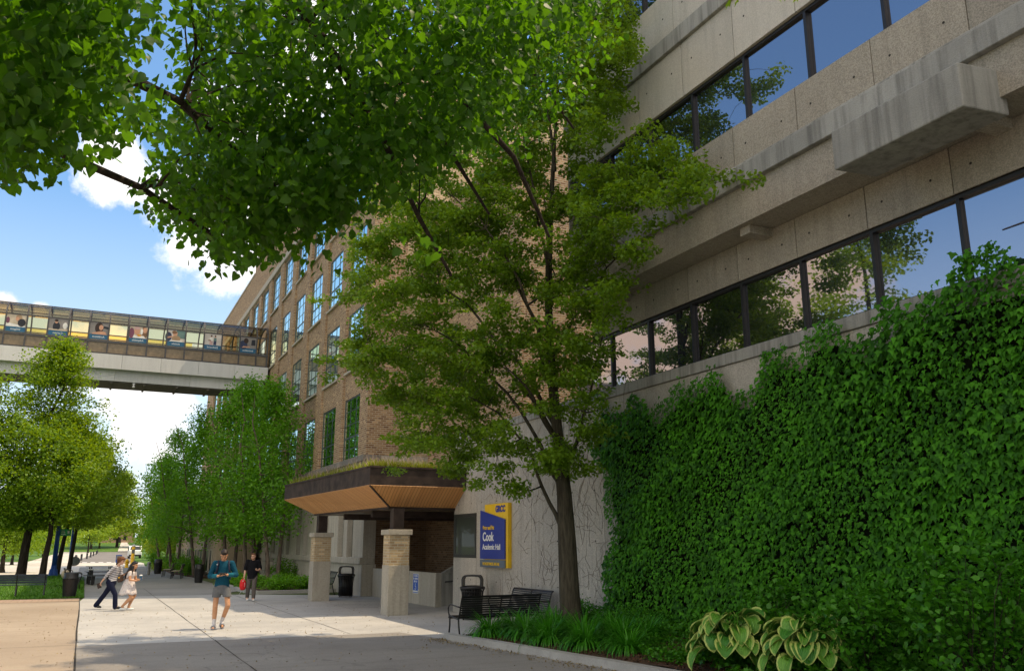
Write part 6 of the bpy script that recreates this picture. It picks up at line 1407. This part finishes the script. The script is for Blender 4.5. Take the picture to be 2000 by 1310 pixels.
def build_head(m, H, s=1.0):
    # skull, jaw, nose, brow, ears; +Y is the face direction
    def ell(c, r):
        mm = MB(); mm.ball((0,0,0), r, 16); o = len(m.v)
        for v in mm.v: m.v.append(tuple(H(Vector(c)+Vector(v))))
        for f in mm.f: m.f.append(tuple(o+i for i in f)); m.m.append(0); m.sm.append(True)
    ell((0,-.012,.03), (.076,.096,.088)); ell((0,.022,-.035), (.060,.068,.075)); ell((0,.052,-.082), (.030,.032,.026)); ell((0,.040,-.02), (.058,.050,.062))
    ell((0,.098,-.012), (.011,.018,.016)); ell((0,.090,.012), (.009,.012,.026)); ell((0,.078,.040), (.050,.016,.012)); ell((0,.086,-.050), (.024,.012,.011))
    for sx in (-1, 1): ell((sx*.078,-.008,-.004), (.010,.020,.030)); ell((sx*.045,.062,-.022), (.022,.022,.020))
def face_bits(H, root, body, brow=(.03,.02,.015)):
    m = MB()
    for sx in (-1, 1):
        p = H((sx*.031,.088,.012)); m.ball(p, .0066, 8)
    part('eyes', m, EYE, body)
    m = MB()
    for sx in (-1, 1): m.tube([H((sx*.014,.094,.036)), H((sx*.032,.094,.041)), H((sx*.052,.082,.034))], .0034, 5)
    part('eyebrows', m, mcol('brow', brow), body)
    m = MB(); m.tube([H((-.022,.093,-.050)), H((0,.0995,-.047)), H((.022,.093,-.050))], [.004,.0065,.004], 6); part('mouth', m, LIP, body)
def hair_shell(m, H, parts):
    for c, r in parts:
        mm = MB(); mm.ball((0,0,0), r, 16); o = len(m.v)
        for v in mm.v: m.v.append(tuple(H(Vector(c)+Vector(v))))
        for f in mm.f: m.f.append(tuple(o+i for i in f)); m.m.append(0); m.sm.append(True)
def shoe(name, heel, toe, root, mat, w=.045, h=.06, sole=None, up=(0,0,1)):
    a, b = Vector(heel), Vector(toe); m = MB(); capsule(m, a+Vector((0,0,h*.5)), w*.82, a.lerp(b,.6)+Vector((0,0,h*.40)), w); capsule(m, a.lerp(b,.6)+Vector((0,0,h*.4)), w, b+Vector((0,0,h*.3)), w*.72)
    m.v = [(v[0], v[1], max(v[2], min(a.z, b.z)+ (a.z-b.z)*0 + .001)) for v in m.v]
    o = fuse(name, m, mat, root, .007, 2)
    if sole:
        s_ = MB(); d = (b-a); d.normalize(); sd = Vector((-d.y, d.x, 0)).normalized()
        s_.prism([a-d*w*.8-sd*w*.85, a-d*w*.8+sd*w*.85, b+sd*w*.85+d*w*.1, b+d*w*.75, b-sd*w*.85+d*w*.1], (0,0,.022)); part('sole', s_, sole, o)
    return o
PG = 'pedestrians on the plaza'
# ---- walker in teal with shorts, looking at a phone
p1 = thing('person', 'walking person in a teal long sleeved top and grey shorts looking at a phone', 'person', (3.02,22.0,.012), R(172), PG)
hip = {1:Vector((.10,0,.93)), -1:Vector((-.10,.0,.93))}; kn = {1:Vector((.115,.05,.51)), -1:Vector((-.165,.13,.53))}; an = {1:Vector((.115,.0,.09)), -1:Vector((-.055,-.22,.155))}; to = {1:Vector((.13,.17,.03)), -1:Vector((-.075,-.04,.045))}
sh = {1:Vector((.185,-.01,1.475)), -1:Vector((-.185,-.01,1.475))}; el = {1:Vector((.285,.0,1.19)), -1:Vector((-.30,.02,1.215))}; wr = {1:Vector((.105,.235,1.20)), -1:Vector((-.10,.235,1.225))}
m = MB(); H1 = head_parts((0,.075,1.665), R(38), 0, 1.0)
loft(m, [((0,-.01,.86),.15,.10),((0,-.01,.95),.155,.105),((0,0,1.08),.135,.095),((0,0,1.25),.155,.11),((0,-.005,1.40),.165,.11),((0,-.01,1.50),.11,.085)])
chain(m, [(0,-.02,1.48),(0,.02,1.56),H1((0,-.02,-.03))], [.062,.055,.05]); build_head(m, H1)
for s in (1, -1):
    chain(m, [hip[s], kn[s], kn[s].lerp(an[s],.35)+Vector((0,-.02,0)), an[s]], [.068,.058,.056,.038]); chain(m, [an[s], to[s].lerp(an[s],.35)*1.0+Vector((0,0,-.03)) if s == 1 else an[s].lerp(to[s],.5), to[s]], [.04,.038,.03])
    chain(m, [sh[s], el[s], wr[s]], [.052,.042,.029])
    hand(m, wr[s], Vector((0-s*.055,.30,1.215))-wr[s], (-s*.35,.15,.75), s, .75)
b1 = fuse('body', m, SKIN['tan'], p1, .0062, 3); face_bits(H1, p1, b1, (.12,.06,.035))
m = MB(); hair_shell(m, H1, [((0,-.026,.058),(.083,.098,.080)),((0,.030,.100),(.066,.052,.040)),((.02,.062,.086),(.044,.030,.026)),((-.03,.055,.088),(.036,.032,.026)),((0,-.055,.01),(.076,.062,.070))]); fuse('hair', m, mcol('dark_hair', (.022,.014,.010), .5, .3, .4, 60), p1, .007, 2)
TEAL = mcol('teal_knit', (.006,.062,.105), .85, .15, .2, 40)
m = MB(); loft(m, [((0,-.01,.945),.170,.122),((0,-.01,1.02),.166,.12),((0,0,1.12),.155,.115),((0,0,1.26),.172,.125),((0,-.005,1.40),.185,.125),((0,-.01,1.49),.15,.10),((0,0,1.535),.075,.07)])
for s in (1, -1): chain(m, [sh[s], el[s], el[s].lerp(wr[s],.80)], [.075,.060,.044]); capsule(m, (0,-.01,1.49), .07, sh[s], .07)
fuse('top', m, TEAL, p1, .008, 3)
m = MB()
for s in (1, -1): chain(m, [el[s].lerp(wr[s],.45), el[s].lerp(wr[s],.84)], [.053,.0455])
fuse('cuff', m, mcol('teal_cuff', (.012,.12,.17), .85, .15), p1, .007, 2)
m = MB(); loft(m, [((0,-.01,.80),.17,.125),((0,-.01,.88),.172,.128),((0,-.01,.98),.165,.122),((0,-.01,1.01),.16,.118)])
for s in (1, -1): loft(m, [(hip[s].lerp(kn[s],.52),.100,.10),(hip[s].lerp(kn[s],.3),.100,.105),(hip[s].lerp(kn[s],-.03),.092,.11)])
fuse('shorts', m, mcol('grey_shorts', (.13,.135,.145), .85, .15), p1, .008, 2)
for s in (1, -1):
    m = MB(); chain(m, [an[s].lerp(kn[s],.30), an[s], an[s].lerp(to[s],.6)+Vector((0,0,-.005))], [.043,.043,.043]); fuse('sock', m, mcol('white_sock', (.62,.60,.62), .9, .1), p1, .007, 2)
    hl = Vector((an[s].x, an[s].y-.05, .0)) if s == 1 else Vector((-.055,-.25,.085)); te = Vector((to[s].x, to[s].y+.03, 0)) if s == 1 else Vector((-.075,-.02,.004))
    m = MB(); d = (te-hl).normalized(); sd = Vector((-d.y, d.x, 0)).normalized(); a0 = Vector((hl.x, hl.y, hl.z)); 
    m.prism([hl-sd*.042, hl+sd*.042, hl.lerp(te,.6)+sd*.052, te+sd*.034, te-sd*.034, hl.lerp(te,.6)-sd*.052], (0,0,.03)); sl = part('slide_sandal', m, mcol('grey_rubber', (.20,.21,.25), .6, .3), p1, .008)
    m = MB(); c = hl.lerp(te,.68)+Vector((0,0,.035)); loft_p = [c+sd*(.058*math.cos(t))+Vector((0,0,.052*math.sin(t))) for t in np.linspace(0, math.pi, 9)]
    for a, b in zip(loft_p, loft_p[1:]): m.bar(a, b, .075, .012, up=(0,0,1)) if False else m.obox((a+b)/2, (b-a)*.55, d*.04, ((b-a).cross(d)).normalized()*.006)
    part('strap', m, mcol('grey_strap', (.30,.31,.35), .6, .3), sl)
m = MB()
for s in (1, -1): m.tube([(s*.115,-.125,1.42),(s*.125,-.06,1.525),(s*.122,.03,1.535),(s*.12,.105,1.46),(s*.135,.132,1.36),(s*.155,.105,1.26),(s*.175,.02,1.17),(s*.17,-.10,1.12)], .021, 6)
pk = thing('backpack', 'dark backpack worn by the person in the teal top', 'backpack', tuple(Vector((3.02,22.0,.012))+Vector((-.02,.19,1.28))), R(172))
def shift(mb, d): mb.v = [(v[0]-d[0], v[1]-d[1], v[2]-d[2]) for v in mb.v]; return mb
NAVY = mcol('navy_nylon', (.022,.022,.045), .7, .25)
LOCP = Matrix.Rotation(-R(172), 3, 'Z') @ (Vector(pk.location)-Vector(p1.location))
part('strap', shift(m, LOCP), NAVY, pk)
m = MB(); loft(m, [((0,-.20,1.02),.13,.06),((0,-.21,1.08),.145,.085),((0,-.21,1.3),.14,.085),((0,-.20,1.44),.12,.07),((0,-.19,1.5),.08,.04)]); shift(m, LOCP); o = fuse('pack', m, NAVY, pk, .01, 3)
m = MB(); m.box(.115,.155,.09,.118,1.44,1.475); part('strap_label', shift(m, LOCP), M['girder'], pk)
ph = tag(part('phone', MB().obox((.0,.315,1.245), (.075,0,0), (0,.022,.028), (0,-.004,.003)), M['black_metal'], None), 'dark phone held in both hands by the person in teal', 'phone')
def place(o, root):
    rm = Matrix.Rotation(root.rotation_euler.z, 4, 'Z'); o.location = root.location; o.rotation_euler = root.rotation_euler
place(ph, p1)

# ---- person in black with a red bag
p2 = thing('person', 'person in a black t-shirt and grey trousers carrying a red bag by the birches', 'person', (5.5,32.7,.012), R(168), PG)
S2 = .93
V = lambda x, y, z: Vector((x*S2, y*S2, z*S2))
hip = {1:V(.10,0,.90), -1:V(-.10,0,.90)}; kn = {1:V(.12,.02,.50), -1:V(-.09,.12,.50)}; an = {1:V(.14,-.12,.10), -1:V(-.10,.17,.09)}
sh = {1:V(.20,0,1.44), -1:V(-.20,0,1.44)}; el = {1:V(.265,-.02,1.14), -1:V(-.27,-.03,1.16)}; wr = {1:V(.29,.03,.88), -1:V(-.215,.22,1.12)}
m = MB(); H2 = head_parts(V(0,.05,1.625), R(6), R(-22), .97)
loft(m, [(V(0,0,.84),.15,.105),(V(0,0,.95),.15,.11),(V(0,0,1.1),.145,.11),(V(0,0,1.28),.16,.115),(V(0,0,1.42),.15,.10),(V(0,0,1.47),.09,.07)])
chain(m, [V(0,-.01,1.44),H2((0,-.02,-.06))], [.058,.052]); build_head(m, H2, .97)
for s in (1, -1):
    chain(m, [hip[s], kn[s], an[s]], [.085,.056,.038]); chain(m, [an[s], an[s]+Vector((0,.12,-.05))], [.04,.034]); chain(m, [sh[s], el[s], wr[s]], [.05,.043,.03])
hand(m, wr[1], (.02,.05,-1), (-1,.1,.1), 1, 1.0); hand(m, wr[-1], (.55,.8,.15), (.1,-.1,1), -1, .55)
b2 = fuse('body', m, SKIN['fair'], p2, .0065, 3); face_bits(H2, p2, b2, (.12,.06,.03))
m = MB(); hair_shell(m, H2, [((0,-.026,.055),(.083,.095,.078)),((.01,.04,.10),(.066,.05,.034)),((0,-.06,.0),(.075,.055,.065))]); fuse('hair', m, mcol('auburn_hair', (.10,.045,.022), .6, .25, .4, 60), p2, .007, 2)
m = MB(); hair_shell(m, H2, [((0,.055,-.085),(.040,.042,.024)),((.045,.04,-.065),(.022,.035,.03)),((-.045,.04,-.065),(.022,.035,.03))]); fuse('beard', m, mcol('short_beard', (.30,.16,.09), .8, .1), p2, .007, 2)
m = MB()
for sx in (-1, 1): m.tube([H2((sx*.033+.021*math.cos(t), .103, .010+.016*math.sin(t))) for t in np.linspace(0, 6.283, 13)], .0028, 5); m.tube([H2((sx*.054,.10,.014)), H2((sx*.078,.0,.014))], .0026, 4)
m.tube([H2((-.012,.105,.014)), H2((.012,.105,.014))], .0026, 4); part('glasses', m, M['black_metal'], p2)
m = MB(); loft(m, [(V(0,0,.80),.185,.135),(V(0,0,.90),.185,.135),(V(0,0,1.10),.18,.13),(V(0,0,1.28),.185,.13),(V(0,0,1.42),.175,.11),(V(0,0,1.485),.085,.07)])
for s in (1, -1): chain(m, [sh[s], el[s].lerp(sh[s],.1)], [.078,.072]); capsule(m, V(0,0,1.43), .06, sh[s], .066)
fuse('t_shirt', m, mcol('black_cotton', (.010,.010,.013), .9, .1), p2, .008, 2)
m = MB(); loft(m, [(V(0,0,.76),.155,.115),(V(0,0,.9),.158,.118)])
for s in (1, -1): chain(m, [hip[s], kn[s], an[s]+Vector((0,0,.03))], [.098,.078,.066])
fuse('trousers', m, mcol('grey_trousers', (.115,.10,.092), .9, .1), p2, .008, 2)
for s in (1, -1): shoe('shoe', (an[s].x, an[s].y-.04, .0 if s == -1 else .01), (an[s].x-.02, an[s].y+.17, .0), p2, M['white_paint'], .046, .075)
ph2 = tag(part('phone', MB().obox(V(-.155,.30,1.165), (.04,.055,.01), (-.03,.02,0), (0,-.001,.004)), M['black_metal'], None), 'small phone held up by the person in black', 'phone'); place(ph2, p2)
rb = thing('red_bag', 'bright red rounded bag hanging from the hand of the person in black', 'bag', tuple(p2.location), R(168))
m = MB(); loft(m, [((.30,.03,.36),.06,.035),((.30,.03,.40),.095,.055),((.30,.03,.50),.112,.07),((.30,.03,.62),.108,.068),((.30,.03,.70),.085,.05),((.30,.03,.735),.05,.03)]); fuse('body', m, mcol('red_nylon', (.62,.008,.012), .55, .4), rb, .008, 3)
m = MB(); m.tube([(.26,.03,.72),(.262,.03,.77),(.28,.03,.795),(.305,.03,.795),(.325,.03,.77),(.33,.03,.72)], .008, 6); part('handle', m, mcol('red_strap', (.5,.01,.012)), rb)
m = MB(); m.tube([(.235,.085,.62),(.23,.098,.55),(.235,.095,.47)], .006, 5); m.box(.285,.315,.088,.094,.665,.69); part('trim', m, M['white_paint'], rb)
m = MB(); m.tube([(.33,.03,.37),(.36,.04,.28),(.42,.05,.20)], .006, 5); m.tube([(.27,.03,.37),(.25,.04,.30),(.26,.05,.26)], .006, 5); part('loose_strap', m, M['girder'], rb)

# ---- woman in striped top, striding to the right
RZ = math.atan2(-.90, -.436)
p3 = thing('person', 'striding woman with curly auburn hair in a striped top and navy trousers', 'person', (.86,30.25,.012), RZ, PG)
hip = {1:Vector((.085,-.02,.80)), -1:Vector((-.085,.02,.80))}; kn = {1:Vector((.09,.20,.44)), -1:Vector((-.08,-.20,.43))}; an = {1:Vector((.09,.25,.09)), -1:Vector((-.08,-.42,.13))}; to = {1:Vector((.09,.40,.02)), -1:Vector((-.08,-.29,.03))}
sh = {1:Vector((.16,.13,1.24)), -1:Vector((-.16,.17,1.24))}; el = {1:Vector((.21,-.05,1.02)), -1:Vector((-.19,.20,1.0))}; wr = {1:Vector((.20,-.20,.82)), -1:Vector((-.12,.36,1.02))}
m = MB(); H3 = head_parts((0,.25,1.425), R(16), 0, .95)
loft(m, [((0,0,.74),.135,.11),((0,0,.82),.15,.12),((0,.04,.95),.115,.095),((0,.10,1.12),.135,.105),((0,.14,1.23),.13,.09),((0,.16,1.28),.07,.06)])
chain(m, [(0,.16,1.26),H3((0,-.03,-.06))], [.05,.045]); build_head(m, H3, .95)
for s in (1, -1):
    chain(m, [hip[s], kn[s], an[s]], [.08,.055,.036]); chain(m, [an[s], to[s]+Vector((0,0,.025))], [.03,.018]); chain(m, [sh[s], el[s], wr[s]], [.043,.036,.024])
hand(m, wr[1], (.0,-.35,-.8), (0,.8,-.35), 1, .8, .92); hand(m, wr[-1], (.25,.9,.05), (.8,-.2,0), -1, .5, .92)
b3 = fuse('body', m, SKIN['fair'], p3, .006, 3); face_bits(H3, p3, b3, (.08,.04,.02))
m = MB(); hh = [((0,-.03,.05),(.092,.105,.088)),((0,-.07,-.01),(.085,.07,.085)),((0,.05,.085),(.07,.06,.045))]
for _ in range(46):
    d = rand_dirs(1)[0]; 
    if d[1] > .55 and d[2] < .45: continue
    hh.append(((d[0]*.09, -.025+d[1]*.10, .035+d[2]*.09), tuple([rng.uniform(.018,.03)]*3)))
hair_shell(m, H3, hh); fuse('hair', m, mcol('curly_auburn', (.14,.055,.022), .6, .25, .5, 70), p3, .006, 1)
def stripes():
    t = NT('striped_knit'); g = t.n('ShaderNodeTexCoord'); sx = t.n('ShaderNodeSeparateXYZ'); t.l(g.outputs['Object'], sx.inputs[0])
    w = t.math('ADD', sx.outputs[2], t.math('MULTIPLY', sx.outputs[1], -.25)); f = t.math('FRACT', t.math('MULTIPLY', w, 19))
    t.col(t.ramp(f, [(.0,(.03,.035,.07)),(.30,(.03,.035,.07)),(.36,(.60,.58,.60)),(1,(.60,.58,.60))])); t.set(.85,.15); return t.m
m = MB(); loft(m, [((0,.01,.82),.155,.128),((0,.03,.92),.135,.115),((0,.08,1.08),.15,.122),((0,.125,1.2),.155,.11),((0,.15,1.265),.10,.075)])
for s in (1, -1): chain(m, [sh[s], el[s], el[s].lerp(wr[s],.45)], [.058,.048,.038]); capsule(m, (0,.14,1.22), .06, sh[s], .055)
fuse('top', m, stripes(), p3, .0075, 2)
m = MB(); loft(m, [((0,0,.68),.145,.12),((0,0,.78),.158,.13),((0,.01,.86),.14,.115)])
for s in (1, -1): chain(m, [hip[s], kn[s], an[s]+Vector((0,-.01,-.02))], [.098,.07,.073])
fuse('trousers', m, mcol('navy_trousers', (.010,.013,.035), .85, .12), p3, .008, 2)
for s in (1, -1): shoe('shoe', tuple(an[s]*1+Vector((0,-.02,-.08))), tuple(to[s]), p3, M['black_metal'], .046, .075)
wl = tag(part('wallet', MB().obox((.205,-.27,.70), (.012,0,0), (0,.05,.02), (0,-.03,.075)), mcol('dark_leather', (.035,.022,.018), .5, .3), None, .006), 'dark wallet held in the striding woman\'s trailing hand', 'wallet'); place(wl, p3)

# ---- woman in a pale patterned dress with long black hair
p4 = thing('person', 'woman with long black hair in a pale short sleeved patterned dress', 'person', (1.30,29.42,.012), RZ, PG)
hip = {1:Vector((.075,.02,.74)), -1:Vector((-.075,.03,.74))}; kn = {1:Vector((.08,.19,.38)), -1:Vector((-.06,.20,.42))}; an = {1:Vector((.07,-.08,.115)), -1:Vector((-.06,.06,.09))}; to = {1:Vector((.07,.02,.02)), -1:Vector((-.06,.20,.02))}
sh = {1:Vector((.145,.09,1.10)), -1:Vector((-.145,.11,1.10))}; el = {1:Vector((.185,.13,.89)), -1:Vector((-.18,.15,.89))}; wr = {1:Vector((.12,.30,.86)), -1:Vector((-.09,.30,.88))}
m = MB(); H4 = head_parts((0,.155,1.30), R(4), R(-12), .92)
loft(m, [((0,.02,.70),.135,.115),((0,.03,.80),.13,.11),((0,.04,.92),.11,.095),((0,.07,1.03),.13,.11),((0,.09,1.11),.11,.08),((0,.10,1.15),.06,.05)])
chain(m, [(0,.10,1.12),H4((0,-.03,-.06))], [.046,.043]); build_head(m, H4, .92)
for s in (1, -1):
    chain(m, [hip[s], kn[s], kn[s].lerp(an[s],.35)+Vector((0,-.02,-.01)), an[s]], [.085,.058,.052,.033]); chain(m, [an[s], to[s]+Vector((0,0,.022))], [.028,.016]); chain(m, [sh[s], el[s], wr[s]], [.045,.037,.024])
hand(m, wr[1], (-.55,.75,.2), (-.3,-.1,1), 1, .7, .9); hand(m, wr[-1], (.45,.75,.2), (.3,-.1,1), -1, .7, .9)
b4 = fuse('body', m, SKIN['tan'], p4, .006, 3); face_bits(H4, p4, b4)
m = MB(); hair_shell(m, H4, [((0,-.028,.05),(.088,.102,.085)),((0,-.06,-.04),(.086,.07,.10)),((0,.045,.088),(.066,.05,.036))]); chain(m, [H4((0,-.085,-.02)), H4((0,-.13,-.16)), Vector((0,-.045,1.02)), Vector((0,-.075,.90))], [.085,.085,.075,.04])
capsule(m, H4((.07,.0,-.02)), .025, Vector((.11,.14,1.05)), .02); capsule(m, H4((-.07,.0,-.02)), .025, Vector((-.10,.15,1.06)), .02)
fuse('hair', m, mcol('black_hair', (.010,.008,.009), .4, .4, .3, 50), p4, .008, 3)
def floral():
    t = NT('patterned_dress'); v = t.coord((1,1,1)); vo = t.n('ShaderNodeTexVoronoi'); vo.inputs['Scale'].default_value = 42; t.l(v, vo.inputs['Vector'])
    sp = t.ramp(vo.outputs['Distance'], [(.22,(.16,.10,.14)),(.36,(.62,.56,.56))]); t.col(t.mix(t.ramp(t.noise(v, 14), [(.45,(0,0,0)),(.55,(1,1,1))]), sp, (.64,.59,.58))); t.set(.85,.15); return t.m
m = MB(); loft(m, [((0,.04,.90),.118,.102),((0,.065,1.0),.138,.118),((0,.085,1.08),.14,.105),((0,.10,1.13),.10,.07)])
for s in (1, -1): chain(m, [sh[s], sh[s].lerp(el[s],.35)], [.055,.052]); capsule(m, (0,.10,1.09), .05, sh[s], .052)
D4 = floral(); dr = fuse('dress_top', m, D4, p4, .0075, 2)
m = MB(); n = 40; rows = []
for i in range(9):
    t = i/8; z = .93-.47*t; rx = .112+.12*t**.8; ry = .10+.15*t**.8; rows.append([(rx*(1+.06*t*math.sin(7*a))*math.cos(a), .04-.01*t+ry*(1+.06*t*math.sin(9*a+1))*math.sin(a), z+.018*t*math.sin(5*a)) for a in [2*math.pi*k/n for k in range(n)]])
m.add([p for r_ in rows for p in r_], [(i*n+k, i*n+(k+1) % n, (i+1)*n+(k+1) % n, (i+1)*n+k) for i in range(8) for k in range(n)], 0, True)
sk = part('skirt', m, D4, p4); sk.modifiers.new('t', 'SOLIDIFY').thickness = .006
for s in (1, -1): shoe('shoe', tuple(an[s]+Vector((0,-.03,-.085 if s == -1 else -.10))), tuple(to[s]), p4, M['white_paint'], .044, .06)
hb = thing('shoulder_bag', 'brown leather bag hanging behind the woman in the patterned dress', 'bag', tuple(p4.location), RZ)
LEA = mcol('brown_leather', (.062,.036,.026), .55, .35)
m = MB(); loft(m, [((.10,-.20,.82),.10,.05),((.10,-.20,.86),.125,.075),((.10,-.19,.96),.12,.075),((.10,-.18,1.04),.09,.05)]); fuse('body', m, LEA, hb, .008, 2)
m = MB(); m.tube([(.16,-.15,1.02),(.19,.02,1.10),(.18,.09,1.15),(.10,.12,1.12)], .010, 6); m.tube([(.18,-.12,.88),(.17,.02,.93),(.15,.12,.98)], .010, 6); part('strap', m, mcol('tan_strap', (.16,.07,.03)), hb)
m = MB(); m.box(.218,.232,-.21,-.17,.94,.975); part('clasp', m, M['yellow_paint'], hb)
cu = thing('drink_cup', 'blue and white cup carried by the woman in the patterned dress', 'cup', tuple(p4.location), RZ)
m = MB(); m.lathe([(.032,.88),(.034,.89),(.044,1.0),(.046,1.0)], 16, (.02,.38,0)); part('cup', m, mcol('blue_cup', (.02,.14,.30), .4, .4), cu)
m = MB(); m.lathe([(.047,1.0),(.047,1.02),(.03,1.035)], 16, (.02,.38,0)); part('lid', m, M['white_paint'], cu)
